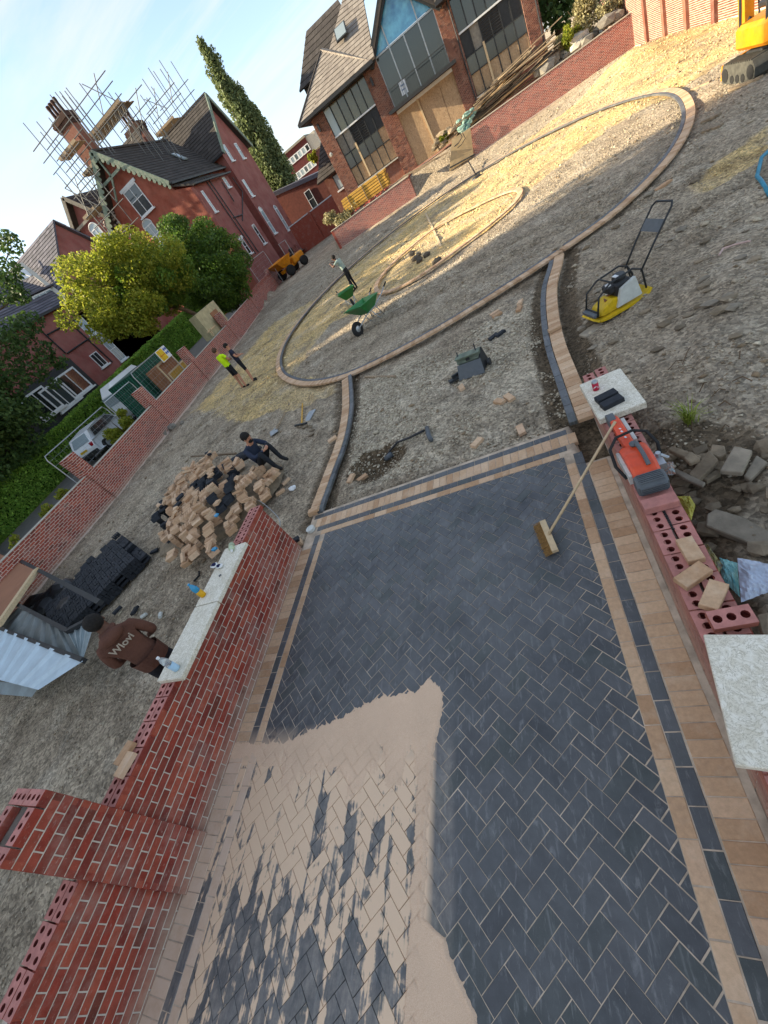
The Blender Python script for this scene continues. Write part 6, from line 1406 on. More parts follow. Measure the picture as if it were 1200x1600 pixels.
for pts, z, th, tl, lb_ in (([(1103, 822), (1105, 805), (1118, 797), (1160, 808), (1215, 835), (1215, 866), (1160, 842)], .14, .06, (0, .1), 'long broken grey slab lying at the right edge below the boulders'),
    ([(1124, 731), (1145, 703), (1147, 700), (1176, 705), (1160, 733)], .24, .05, (.1, .25), 'square mossy slab propped up among the rubble'), ([(1162, 742), (1182, 712), (1200, 722), (1172, 748)], .14, .05, (0, .1), 'rough slab half buried right of the square slab'),
    ([(1075, 736), (1108, 708), (1123, 722), (1088, 748)], .22, .06, (.3, .1), 'grey block tilted across the rubble heap'), ([(1096, 745), (1120, 733), (1128, 738), (1104, 752)], .15, .05, (0, 0), 'small flat stone in front of the tilted block'),
    ([(1048, 730), (1056, 726), (1103, 758), (1098, 765), (1075, 752)], .20, .03, (.1, -.2), 'thin jagged slate leaning out over the low wall'), ([(1043, 702), (1050, 698), (1096, 712), (1090, 722)], .24, .05, (.2, .2), 'long thin stone at the top of the rubble heap'),
    ([(1108, 707), (1112, 693), (1132, 697), (1135, 710), (1124, 714)], .2, .07, (.2, 0), 'rough stone behind the tilted block'), ([(1068, 715), (1080, 706), (1095, 716), (1078, 723)], .26, .04, (0, .2), 'pale flat stone on the rubble heap'),
    ([(1080, 700), (1104, 693), (1106, 702), (1086, 711)], .16, .07, (.1, .1), 'dark wedge of stone at the back of the heap'), ([(1188, 705), (1200, 700), (1202, 712), (1190, 715)], .12, .05, (0, 0), 'little pale brick end at the right edge'),
    ([(1182, 960), (1200, 955), (1202, 992), (1190, 990)], .2, .06, (0, 0), 'brownish stone right of the hollow brick')):
    slabp(pts, z, th, M['slabstone'] if 'slab' in lb_ or 'slate' in lb_ else M['rubble'], lb_, tl)
for k in range(60):
    x = rs.uniform(.72, 1.5); y = rs.uniform(2.2, 3.55) if k < 38 else rs.uniform(1.3, 2.3); r = rs.uniform(.03, .085)
    mb = MB(); mb.blob((x, y, gz(x, y)+r*.5+.03*(k < 30)), r, n=1, sq=(rs.uniform(1, 1.6), 1, .65), jit=.25); simple('rubble_stone', mb, M['rubble'], 'angular stone in the dark rubble strip right of the low wall', 'stone', 'angular stones in the rubble strip')
def crumple(name, pts, z, h, mt, label, cat, seed=0):
    """a slack plastic sheet: a grid over a quad, creased"""
    Q = [at(*p, z) for p in pts]; n_ = 16; vs = []; g = np.random.RandomState(seed)
    for i in range(n_+1):
        for j in range(n_+1):
            u, v = i/n_, j/n_; p = Q[0].lerp(Q[1], u).lerp(Q[3].lerp(Q[2], u), v); e = min(u, 1-u, v, 1-v)*4
            zz = h*min(1, e)*(.7+.5*float(fbm(np.array(u*3.1+seed), np.array(v*3.7), 1)))+.05*abs(float(fbm(np.array((u+v)*7), np.array((u-v)*5+seed), 3))); vs.append((p.x, p.y, p.z+zz))
    fs = [(i*(n_+1)+j, (i+1)*(n_+1)+j, (i+1)*(n_+1)+j+1, i*(n_+1)+j+1) for i in range(n_) for j in range(n_)]; mb = MB(); mb.add(vs, fs); return mb.thing(name, mt, label, cat)
pl = mat('translucent_grey_bag', hexc('aab4c4'), .25, .1, 9, .3, 12, .02, spec=.6)
crumple('plastic_bag', [(1152, 872), (1215, 884), (1215, 920), (1158, 942)], .30, .05, pl, 'pale see-through plastic bag with faint print right of the low wall', 'bag', 3)
crumple('cement_bag', [(1124, 872), (1152, 880), (1156, 934), (1128, 905)], .24, .05, mat('teal_bag_print', hexc('4f9aa5'), .4, .3, 14, .2, col2=hexc('8fb9b4')), 'torn teal and yellow cement bag tucked under the see-through bag', 'bag', 4)
crumple('cement_bag', [(1057, 776), (1078, 776), (1087, 790), (1080, 814)], .26, .04, mat('yellow_bag', hexc('a9a045'), .4, .3, 10, .2), 'crumpled yellow plastic bag behind the low wall near the saw', 'bag', 6)
crumple('cement_bag', [(1097, 852), (1105, 850), (1130, 885), (1120, 900)], .3, .03, mat('olive_bag', hexc('9a8f52'), .4, .4, 20, .2, col2=hexc('5f5f58')), 'olive printed sack squashed behind the buff pavers on the wall', 'bag', 8)
crumple('cement_bag', [(1034, 724), (1052, 722), (1056, 742), (1040, 744)], .3, .03, mat('blue_red_bag', hexc('7da3ab'), .4, .5, 30, .2, col2=hexc('a06a4a')), 'blue and red wrapper behind the rear of the disc cutter', 'bag', 9)
mb = MB()
gr = gp(1078, 668)
for k in range(60):
    a = rs.uniform(0, 6.28); l_ = rs.uniform(.14, .34); t_ = rs.uniform(.1, .7); c = gr+Vector((rs.gauss(0, .02), rs.gauss(0, .02), 0)); d1 = Vector((math.cos(a)*t_, math.sin(a)*t_, 1)).normalized(); p1 = c+d1*l_*.6; p2 = p1+(d1+Vector((math.cos(a)*.5, math.sin(a)*.5, -.35))).normalized()*l_*.45
    s_ = Vector((-math.sin(a), math.cos(a), 0))*.006; mb.add([c-s_, c+s_, p1+s_*.8, p1-s_*.8, p2], [(0, 1, 2, 3), (3, 2, 4)])
mb.thing('grass_tuft', leafmat('grass_blade', [(0, hexc('8a9a35')), (.5, hexc('a5ad52')), (1, hexc('6f8130'))], .3), 'tuft of yellow green grass growing behind the rubble', 'grass')
for k in range(9):
    p = gp(1040+rs.uniform(0, 150), 560+rs.uniform(0, 130)); q = p+Vector((rs.uniform(-.25, .25), rs.uniform(-.25, .25), .05)); mb = MB(); mb.tube([p, p.lerp(q, .5)+Vector((.02, .03, .03)), q], .006, 4); simple('root', mb, M['bark'], 'dry root sticking out of the soil on the right', 'root', 'dry roots in the soil on the right')
mb = MB(); mb.bbox(tuple(gp(922, 512, .0)), (.3, .2, .05), rz=.5, b=.01); simple('stone_slab', mb, M['slabstone'], 'flat stone lying in front of the plate compactor', 'slab')

# ------------------------------------------------------------------ mini excavator (top right)
ex = empty('mini_excavator', (0, 0, 0), label='yellow orange mini excavator at the top right edge, only partly in view', cat='excavator')
for s in (-1, 1):
    mb = MB(); mb.M = Matrix.Translation((s*.62, 0, 0)); pf = [(-.75, .12), (-.62, 0), (.62, 0), (.75, .12), (.78, .3), (.66, .46), (-.66, .46), (-.78, .3)]
    mb.slab([(-.16, y, z) for y, z in pf], .32, dirn=(1, 0, 0)); 
    for q in range(16): mb.box((0, -.6+q*.08, .475), (.34, .035, .03)); mb.box((0, -.6+q*.08, -.002), (.34, .035, .03))
    tr_ = mb.build('track', mat('dusty_track_rubber', hexc('504f49'), .9, .25, 9, .4), ex)
    mb = MB(); mb.M = Matrix.Translation((s*.62, 0, 0))
    for y, r in ((-.58, .15), (-.25, .09), (0, .09), (.25, .09), (.58, .15)): mb.lathe([(r, -.17), (r, .17)], (0, y, .24 if r > .1 else .14), 12, axis='X')
    mb.build('wheel', M['rubber'], tr_)
mb = MB(); mb.bbox((0, 0, .42), (.9, .7, .2), b=.03); mb.lathe([(.35, .5), (.35, .62)], n=18); mb.build('undercarriage', M['iron'], ex)
mb = MB(); mb.bbox((0, -.2, .85), (1.25, 1.35, .5), b=.08); mb.bbox((.42, .3, .85), (.35, .5, .36), b=.05); mb.build('body', M['orange'], ex)
mb = MB(); mb.box((.3, .44, 1.02), (.5, .2, .01)); mb.box((.63, .1, .9), (.01, .5, .12)); mb.build('decal', M['iron'], ex)
mb = MB(); mb.bbox((-.1, -.2, 1.3), (.5, .5, .14), b=.04); mb.bbox((-.1, -.42, 1.55), (.48, .12, .5), b=.04); mb.build('seat', M['black'], ex)
mb = MB()
for x, y in ((-.55, .35), (.5, .35), (-.55, -.75), (.5, -.75)): mb.tube([(x, y, 1.05), (x, y, 2.2)], .03, 6)
mb.box((0, -.2, 2.23), (1.2, 1.25, .06)); mb.build('canopy', M['iron'], ex)
mb = MB(); mb.bbox((-.15, .72, .72), (.24, .5, .34), b=.03); mb.build('swing_post', M['iron'], ex)
mb = MB(); mb.beam((-.15, .9, .62), (-.15, .98, 2.3), .2, .3); mb.beam((-.15, .98, 2.3), (-.15, 1.7, 3.0), .2, .22); mb.build('boom', M['orange'], ex)
mb = MB(); mb.beam((-.15, 1.6, 3.1), (-.15, 2.75, 2.5), .16, .2); mb.build('dipper', M['orange'], ex)
mb = MB(); mb.tube([(-.15, .75, .95), (-.15, .98, 1.35)], .06, 8); mb.tube([(-.15, .98, 1.35), (-.15, 1.2, 1.75)], .035, 8); mb.tube([(.05, .7, .7), (.08, .9, 1.6), (.02, 1.1, 2.1)], .02, 6); mb.build('hydraulic_ram', M['iron'], ex)
mb = MB(); mb.slab([(-.4, 2.7, 2.55), (-.4, 3.1, 2.5), (-.4, 3.05, 2.0), (-.4, 2.6, 1.95), (-.4, 2.5, 2.3)], .5, dirn=(1, 0, 0)); mb.build('bucket', M['iron'], ex)
mb = MB(); mb.slab([(-.7, .95, .1), (.7, .95, .1), (.7, .88, .42), (-.7, .88, .42)], .05); mb.build('dozer_blade', M['orange'], ex)
ex.location = (7.25, 16.7, gz(7.3, 16.2)); ex.rotation_euler.z = R_(4)

# ------------------------------------------------------------------ dumper (far left by the wall)
du = empty('site_dumper', (0, 0, 0), label='small orange yellow site dumper parked against the boundary wall', cat='dumper')
mb = MB(); b2_ = [(-.55, .35, .75), (.55, .35, .75), (.5, 1.1, .85), (-.5, 1.1, .85)]; t_ = [(-.85, .1, 1.5), (.85, .1, 1.5), (.9, 1.75, 1.45), (-.9, 1.75, 1.45)]
mb.add(b2_+t_, [(3, 2, 1, 0), (0, 1, 5, 4), (1, 2, 6, 5), (2, 3, 7, 6), (3, 0, 4, 7)]); mb.add([Vector((p[0]*.94, .05+p[1]*.94, p[2]+.03)) for p in b2_+t_], [(0, 1, 2, 3), (4, 5, 1, 0), (5, 6, 2, 1), (6, 7, 3, 2), (7, 4, 0, 3)]); mb.tube([t_[0], t_[1], t_[2], t_[3], t_[0]], .03, 5); mb.build('skip', M['orange'], du)
mb = MB(); mb.bbox((0, -.85, .85), (1.0, 1.3, .6), b=.08); mb.box((0, .3, .6), (.4, 1.6, .25)); mb.build('chassis', M['orange'], du)
for x in (-.72, .72):
    for y, r in ((.75, .42), (-.95, .38)):
        mb = MB(); mb.lathe([(r*.5, -.15), (r*.92, -.15), (r, -.08), (r, .08), (r*.92, .15), (r*.5, .15)], (x, y, r), 18, axis='X'); wo_ = mb.build('wheel', M['rubber'], du, smooth=True); mb = MB(); mb.lathe([(r*.3, -.1), (r*.5, -.13), (r*.5, .13), (r*.3, .1)], (x, y, r), 12, axis='X'); mb.build('rim', M['yellow'], wo_)
mb = MB(); mb.tube([(-.5, -.5, 1.1), (-.5, -.5, 2.4), (.5, -.5, 2.4), (.5, -.5, 1.1)], .035, 6); mb.build('roll_bar', M['galv'], du)
mb = MB(); mb.bbox((0, -.6, 1.25), (.5, .45, .15), b=.03); mb.bbox((0, -.85, 1.5), (.5, .1, .4), b=.03); mb.build('seat', M['black'], du)
du.location = (-19.3, 45.6, .0); du.rotation_euler.z = R_(150); du.scale = (1.22, 1.22, 1.15)

M['timber_dark'] = mat('dark_old_timber', hexc('4e4338'), .9, .3, 14, .4, 40, .004, .3)
# ------------------------------------------------------------------ terrace load: timber pack, planks, rubble, plants
tp = empty('timber_pack', (-8.4, 41.2, 1.36), label='banded pack of new yellow timber lying on the left terrace', cat='timber pack')
for r in range(6):
    for c in range(7):
        mb = MB(); mb.box((-8.4+random.uniform(-.08, .08), 40.6+c*.17, 1.68+r*.18), (4.0, .15, .14), rz=random.gauss(0, .006)); mb.build('board', M['timber_y'], tp)
mb = MB()
for x in (-9.8, -8.4, -7.0): mb.box((x, 41.1, 2.12), (.05, 1.25, 1.1)); 
mb.build('band', M['timber'], tp)
for k in range(34):
    x = -10.2+random.random()*3.8; mb = MB(); mb.box((x, 40.3+random.random()*.2, 1.44+random.random()*.14), (.215, .1, .065), rz=random.uniform(-.7, .7), rx=random.uniform(-.4, .4)); simple('brick', mb, M['brick_far'], 'old red brick in the row under the yellow timber pack', 'brick', 'old bricks under the timber pack')
for k in range(120):
    a0 = -.2+random.random()*.8; y = 40.7+random.random()*1.3; cx_ = random.uniform(.6, 4.8); z = 1.58+random.random()*(.35+.26*cx_); L = random.uniform(2.0, 5.0); tl = random.uniform(.0, .45)
    mb = MB(); mb.beam((cx_-L/2, y+random.uniform(-.3, .3), z-tl*.4), (cx_+L/2, y+random.uniform(-.3, .3), z+tl), random.uniform(.1, .24), random.uniform(.03, .06)); simple('plank', mb, (M['timber'], M['timber_dark'], M['wood_pale'], M['timber_dark'])[k % 4], 'weathered plank in the tangled timber heap on the right terrace', 'plank', 'planks in the timber heap')
rs = random.Random(31)
for k in range(26):
    x = 5.2+rs.random()*4.8; r = rs.uniform(.22, .55)*(1.4 if k < 4 else .8); mb = MB(); mb.blob((x, 40.6+rs.random()*1.2, 1.5+r*.5+rs.random()*.2), r, n=1, sq=(1.3, .9, .8), jit=.22); simple('boulder', mb, M['concrete'] if k % 3 else M['stone'], 'broken lump of concrete heaped along the right terrace wall', 'rubble', 'concrete lumps on the right terrace')
tq = mat('torn_green_white_sheet', hexc('a9bdb0'), .5, .4, 3, .3, 6, .05, col2=hexc('4f8277')); mb = MB()
for k in range(13): mb.blob((random.uniform(-.4, .8), 40.5+random.random()*.5, 1.6+random.random()*.75), random.uniform(.1, .26), n=2, sq=(1.5, .6, .7), jit=.3)
mb.thing('tarpaulin', tq, 'torn pale green plastic sheeting bunched at the top of the steps', 'sheet')
for k in range(22):
    x = -2.6+rs.random()*2.2; r = rs.uniform(.1, .3); mb = MB(); mb.blob((x, 41.6+rs.random(), 1.6+rs.random()*.7), r, n=1, sq=(1.4, .9, .6), jit=.3); simple('debris', mb, M['rubble'] if k % 2 else M['timber'], 'lump of debris piled at the head of the steps', 'rubble', 'debris at the head of the steps')
bd_ = empty('site_board', (-.5, 39.6, 0), label='plywood board with black spray marks leaning beside the steps', cat='board')
bl = [at(702, 268, y=39.6), at(740, 243, y=39.75), at(735, 199, y=39.85), at(706, 218, y=39.8)]
mb = MB(); mb.slab([tuple(p) for p in bl], .03, dirn=(0, 1, 0)); mb.build('panel', mat('pale_ply', hexc('b09a76'), .8, .15, 2, .1), bd_)
mb = MB(); c = [(718, 206), (722, 214), (716, 224), (710, 229)]; mb.tube([at(*p, y=39.62) for p in c], .03, 4); mb.tube([at(p[0]+5, p[1]+2, y=39.62) for p in c], .025, 4); mb.build('spray_mark', M['black'], bd_)
mb = MB(); mb.beam(at(630, 276, y=39.7), at(700, 238, y=39.7), .3, .1); mb.beam(at(645, 272, y=39.5), at(680, 248, y=39.5), .1, .12); simple('scaffold_board', mb, M['timber'], 'long weathered plank bridging the left terrace corner and the steps', 'plank')
mb = MB(); mb.tube([at(703, 262, y=39.4), at(742, 241, y=39.4)], .05, 6); simple('iron_bar', mb, M['iron'], 'black bar at the foot of the sprayed plywood board', 'bar')
def plantclump(c, r, n_, mt, label, name='shrub', size=.09, seed=1, sq=(1, 1, 1)):
    e = empty(name, c, label=label, cat='plant'); bb = subblobs(c, r, 12, seed, .5, np.array(sq)); leaves(n_, cloud(bb, n_, seed, .2), size, mt, 'foliage', e)
    mb = MB()
    for k in range(10): a = rs.uniform(0, 6.28); mb.tube([(c[0], c[1], c[2]-r*.8), (c[0]+math.cos(a)*r*.8, c[1]+math.sin(a)*r*.6, c[2]+r*rs.uniform(0, .9))], [.02, .008], 4)
    mb.build('stem', M['bark'], e); return e
plantclump((-11.0, 40.8, 1.9), 1.0, 3500, M['leaf_dry'], 'dry straw coloured weeds at the left end of the terrace', seed=3, sq=(1.5, .6, .9))
plantclump((8.4, 41.6, 2.5), 1.1, 5000, M['leaf_dry'], 'dry pale shrub growing above the right terrace rubble', seed=5, sq=(1.5, .6, .8)); plantclump((7.4, 41.2, 2.3), .6, 2500, M['leaf_y'], 'yellow flowering weed in front of the dry shrub', seed=6)
plantclump((-1.8, 41.9, 1.9), .4, 900, M['leaf_y'], 'small green weed at the foot of the boarded doors', seed=9)
plantclump((-13.2, 49.6, 6.6), .45, 900, M['leaf_y'], 'green ivy sprig on the porch roof of the glass fronted house', seed=10, size=.1)

# ------------------------------------------------------------------ street side: fences, container, boxes, car
def heras(a, b, z0, z1, label, sign=False):
    e = empty('mesh_fence_panel', ((a[0]+b[0])/2, (a[1]+b[1])/2, z0), label=label, cat='fence', group='temporary mesh fence panels'); A, B = Vector((*a, z0)), Vector((*b, z0)); U = Vector((0, 0, z1-z0)); d = B-A
    mb = MB(); mb.tube([A, A+U*.93, A+U+d*.02, A+U+d*.98, B+U*.93, B, A], .024, 6); mb.build('frame', M['galv'], e)
    mb = MB()
    for k in range(1, 15): p = A+d*k/15; mb.tube([p, p+U], .004, 3, cap=False)
    for k in range(1, 10): mb.tube([A+U*k/10, B+U*k/10], .004, 3, cap=False)
    mb.build('mesh', M['galv'], e); return e
def dirp(px, py, X): p = at(px, py, x=X); return (p.x, p.y), p.z
(q1, z1_), (q2, z2_) = dirp(203, 584, -17.3), dirp(254, 541, -17.7)
f1 = heras(q1, q2, -.2, (z1_+z2_)/2, 'grey mesh fence panel with a yellow warning board, behind the boundary wall')
sg = empty('warning_board', (0, 0, 0), label='white warning board with yellow triangle and blue round symbols on the mesh fence', cat='sign')
A_ = Vector(at(242, 556, x=-17.5)); dd = (Vector((*q2, 0))-Vector((*q1, 0))).normalized(); c = Vector(at(254, 554, x=-17.50)); n_ = Vector((dd.y, -dd.x, 0)); Tm = Matrix((dd, n_, Vector((0, 0, 1)))).transposed().to_4x4(); Tm.translation = c+n_*.08
mb = MB(); mb.M = Tm; mb.box((0, 0, 0), (1.05, .02, .62)); mb.build('panel', M['white'], sg)
mb = MB(); mb.M = Tm
for x, z in ((-.3, -.12), (-.3, .14), (-.02, -.1)): mb.slab([(x-.12, .014, z-.1), (x+.12, .014, z-.1), (x, .014, z+.11)], .006)
mb.box((-.17, .012, .0), (.62, .008, .56)); mb.build('yellow_area', mat('sign_yellow', hexc('dcb92a'), .5), sg)
mb = MB(); mb.M = Tm
for x, z in ((.25, .15), (.42, .15), (.42, -.05), (.25, -.05)): mb.lathe([(.07, .0), (.07, .02)], (x, .0, z), 12, axis='Y')
mb.build('blue_symbol', mat('sign_blue', hexc('2c56a0'), .5), sg)
mb = MB(); mb.M = Tm; mb.box((-.17, .02, -.02), (.58, .006, .03)); mb.box((-.3, .02, .0), (.03, .006, .5)); mb.build('print', mat('sign_red', hexc('c2592a'), .5), sg)
(q1, z1_), (q2, z2_) = dirp(71, 718, -18.3), dirp(158, 632, -18.5); heras(q1, q2, -.2, (z1_+z2_)/2, 'grey mesh fence panel behind the boundary wall in front of the white car')
(q3, z3_), (q4, z4_) = dirp(162, 630, -18.5), dirp(196, 590, -18.3); heras(q3, q4, -.2, z3_, 'grey mesh fence panel between the white car and the green cabinet')
(q7, z7_), (q8, z8_) = dirp(386, 412, -20.2), dirp(410, 390, -20.2); heras(q7, q8, -.2, z7_, 'grey mesh fence panel by the red house, beyond the trees')
cb_ = empty('green_cabinet', (-20.3, 20.0, -.2), label='dark green steel site cabinet behind the mesh fence', cat='cabinet')
mb = MB(); mb.bbox((-20.5, 20.3, 1.15), (2.2, 2.6, 2.7), b=.04); mb.build('body', mat('dark_green_steel', hexc('1f4a3a'), .5, .2, 3, .1), cb_)
mb = MB()
for k in range(9): mb.box((-19.385, 19.15+k*.29, 1.15), (.05, .06, 2.5)); mb.box((-21.4+k*.22, 18.975, 1.15), (.06, .05, 2.5))
mb.build('rib', mat('green_rib', hexc('2a6650'), .5), cb_)
vn_ = empty('white_van', (-24, 21.6, -.1), label='white van roof showing behind the green site cabinet', cat='van')
mb = MB(); mb.bbox((-24.6, 23, 1.55), (2.0, 3.6, 2.2), b=.5); mb.build('body', M['car'], vn_); mb = MB(); mb.box((-24.6, 21.19, 1.8), (1.2, .05, .6)); mb.build('window', M['glass_pale'], vn_); mb = MB(); mb.box((-23.59, 22.9, 1.8), (.05, 1.2, .5)); mb.build('window', M['glass_pale'], vn_)
for k, (x, y) in enumerate(((-25.4, 22.0), (-23.8, 22.0), (-25.4, 24.2), (-23.8, 24.2))): mb = MB(); mb.lathe([(.2, -.1), (.33, -.1), (.33, .1), (.2, .1)], (x, y, .28), 14, axis='X'); mb.build('wheel', M['rubber'], vn_)
for k, (px, py, dx, dz, lb_) in enumerate(((262, 585, 1.5, 1.35, 'brown board crate behind the boundary wall left of the second pier, upper one'), (275, 590, 1.7, .9, 'low brown timber crate in front of the upper board crate'))):
    e = empty('timber_crate', (0, 0, 0), label=lb_, cat='crate'); p = at(px, py, x=-18.4); mb = MB(); mb.box((p.x, p.y, p.z), (1.0, dx, dz)); mb.build('panel', M['ply'] if k == 0 else M['timber_y'], e); mb = MB()
    for s in (-1, 1): mb.box((p.x+.52, p.y+s*dx*.49, p.z), (.06, .08, dz+.04)); 
    mb.box((p.x+.53, p.y, p.z+dz*.49), (.06, dx, .08)); mb.build('edge_batten', M['wood_pale'], e)
e = empty('site_hoarding', (0, 0, 0), label='pale weathered board enclosure with a brown door, behind the third pier', cat='enclosure'); p = at(325, 497, x=-18.4)
mb = MB(); mb.box((p.x, p.y, p.z-.2), (.6, 2.8, 1.6)); mb.build('panel', mat('mottled_pale_ply', hexc('b7ab86'), .8, .2, 3, .2), e); mb = MB(); mb.box((p.x+.32, p.y+.5, p.z-.35), (.05, .9, 1.0)); mb.build('door', M['ply'], e); mb = MB(); mb.box((p.x+.33, p.y-1.0, p.z-.55), (.08, 1.2, .07)); mb.box((p.x+.33, p.y-1.2, p.z-.7), (.08, .07, .5)); mb.build('batten', M['wood_pale'], e)  # pale board colour, mottled at random
# white car
ca_ = empty('parked_car', (0, 0, 0), label='white hatchback parked by the hedge behind the boundary wall', cat='car')
def carprof(mb, prof, w0, w1): shaped(mb, prof, w0, w1)
mb = MB(); shaped(mb, [(-2.05, .35), (-2.1, .7), (-1.95, .95), (1.2, .95), (1.95, .82), (2.1, .6), (2.05, .3), (1.0, .22), (-1.0, .22)], 1.45, 1.76); mb.build('body', M['car'], ca_)
mb = MB(); shaped(mb, [(-1.85, .93), (-1.45, 1.42), (-.2, 1.5), (.45, 1.42), (1.15, .93)], 1.2, 1.5); mb.build('cabin', M['car'], ca_)
mb = MB(); mb.slab([(-.58, -1.86, 1.0), (.58, -1.86, 1.0), (.5, -1.56, 1.38), (-.5, -1.56, 1.38)], .05); mb.build('rear_window', M['glass_pale'], ca_)
mb = MB()
for s in (-1, 1): mb.slab([(s*.77, -1.45, .98), (s*.77, .9, .98), (s*.74, .4, 1.36), (s*.74, -1.2, 1.38)], .04, dirn=(s, 0, 0))
mb.build('side_window', M['glass'], ca_)
mb = MB()
for s in (-1, 1): mb.bbox((s*.72, -2.0, .82), (.2, .22, .2), b=.03)
mb.build('tail_light', mat('red_lens', hexc('a31f2c'), .2), ca_)
mb = MB(); mb.bbox((0, -2.08, .42), (1.6, .14, .22), b=.04); mb.build('bumper', M['black'], ca_); mb = MB(); mb.box((0, -2.11, .7), (.5, .02, .11)); mb.build('number_plate', M['yellow'], ca_)
for x in (-.78, .78):
    for y in (-1.25, 1.3): mb = MB(); mb.lathe([(.15, -.1), (.3, -.11), (.3, .11), (.15, .1)], (x, y, .3), 16, axis='X'); w_ = mb.build('wheel', M['rubber'], ca_); mb = MB(); mb.lathe([(.05, -.12), (.19, -.115), (.19, .115), (.05, .12)], (x, y, .3), 12, axis='X'); mb.build('rim', M['galv'], w_)
cc = at(158, 690, z=.0); ca_.location = (-25.6, 19.6, float(zs_(np.array(19.6)))+.03); ca_.rotation_euler.z = R_(12); ca_.scale = (1.12, 1.12, 1.12)
for k, (px, py, r, lb_) in enumerate(((187, 668, .75, 'round green shrub beside the white car, over the boundary wall'),)):
    p = at(px, py, x=-18.2); plantclump((p.x, p.y, p.z), r, 4500, M['leaf_y'], lb_, size=.06, seed=14)
for k, (px, py) in enumerate(((99, 772), (75, 797), (27, 846))):
    p = at(px, py, x=-16.0); plantclump((p.x, p.y, 1.1), .28, 700, M['leaf_y'], ('sprig of bright weed over the boundary wall, farthest of three', 'sprig of bright weed over the boundary wall, middle of three', 'sprig of bright weed over the boundary wall, nearest the shed')[k], 'weed', .045, 15+k)
for k, (px, py, r) in enumerate(((247, 689, .26), (256, 680, .22), (262, 672, .26), (270, 667, .2), (284, 661, .12))):
    x, y = at(px, py)[:2]; mb = MB(); mb.blob((x, y, gz(x, y)+r*.5), r, n=1, sq=(.8, 1.2, .75), jit=.15); simple('kerb_block', mb, M['concrete'], 'broken grey concrete block at the foot of the boundary wall pier', 'concrete', 'concrete blocks by the boundary pier')

# ------------------------------------------------------------------ open shed at the left edge
sd_ = empty('lean_to_shed', (-9, 2.8, 0), label='half dismantled low shed of white corrugated sheet and brown board at the left edge', cat='shed')
def SP(px, py, z): return at(px, py, z)
def corr(name, p00, p10, p11, p01, n_, mt, amp=.02):   # corrugated sheet, ribs run p00->p01
    vs = []; P = [Vector(p) for p in (p00, p10, p11, p01)]; nn = (P[1]-P[0]).cross(P[3]-P[0]).normalized(); nn = nn if nn.z > 0 else -nn
    for i in range(n_*6+1):
        u = i/(n_*6); h_ = amp*(1 if (i % 6) in (1, 2) else 0)*1.6
        for v in (0, 1): vs.append(P[0].lerp(P[1], u).lerp(P[3].lerp(P[2], u), v)+nn*h_)
    fs = [(2*i, 2*i+2, 2*i+3, 2*i+1) for i in range(n_*6)]; mb = MB(); mb.add(vs, fs); return mb.build(name, mt, sd_)
zr = .78
wpal = mat('white_corrugated_sheet', hexc('b9c9d1'), .45, .08, 4, .1, dirt=.15)
corr('roof_sheet', SP(-60, 955, zr), SP(130, 1033, zr), SP(60, 1078, zr-.05), SP(-90, 1040, zr-.05), 13, wpal)
corr('roof_sheet', SP(-60, 1058, .3), SP(62, 1072, .3), SP(50, 1089, .22), SP(-60, 1080, .22), 5, mat('grey_corrugated_sheet', hexc('8f9a9c'), .5, .1, 4, .1, dirt=.3), .03)
corr('side_sheet', SP(30, 950, zr-.1), SP(104, 987, zr-.1), SP(128, 1028, zr-.2), SP(0, 978, zr-.2), 7, mat('grey_inner_sheet', hexc('747b7a'), .5, .15, 4, .1, dirt=.4), .03)
corr('side_sheet', SP(104, 985, zr-.1), SP(152, 960, zr-.1), SP(130, 1030, zr-.05), SP(126, 1020, zr-.2), 4, mat('grey_end_sheet', hexc('8d9899'), .5, .1, 4, .1, dirt=.2), .025)
mb = MB(); mb.slab([SP(-60, 838, zr+.05), SP(57, 892, zr+.05), SP(-2, 975, zr+.05), SP(-120, 930, zr+.05)], .03); mb.build('board', mat('brown_sheet_board', hexc('9a6b50'), .8, .1, 1.5, .1), sd_)
mb = MB(); mb.beam(SP(58, 890, zr+.07), SP(-3, 978, zr+.07), .16, .1); mb.build('batten', M['wood_pale'], sd_)
mb = MB(); mb.beam(SP(-40, 838, zr+.08), SP(157, 942, zr+.02), .09, .09); mb.beam(SP(28, 945, zr-.05), SP(106, 986, zr-.05), .08, .08); mb.beam(SP(106, 986, zr-.05), SP(140, 968, zr-.05), .08, .08); mb.beam(SP(-20, 974, zr-.02), SP(131, 1032, zr-.02), .07, .08); mb.build('rail', M['iron'], sd_)
mb = MB()
for px, py in ((0, 990), (20, 870)): p = SP(px, py, zr-.05); mb.beam(p, (p.x, p.y, -.1), .05, .05)
mb.build('post', M['iron'], sd_)
for k in range(11):
    p = at(78+rs.uniform(-30, 32), 938+rs.uniform(-24, 24), .25); mb = MB(); mb.blob((p.x, p.y, .12), rs.uniform(.22, .36), n=2, sq=(1.2, 1, .7), jit=.12); simple('rubbish_bag', mb, M['black'], 'black rubbish bag inside the open shed', 'bag', 'black rubbish bags in the shed')

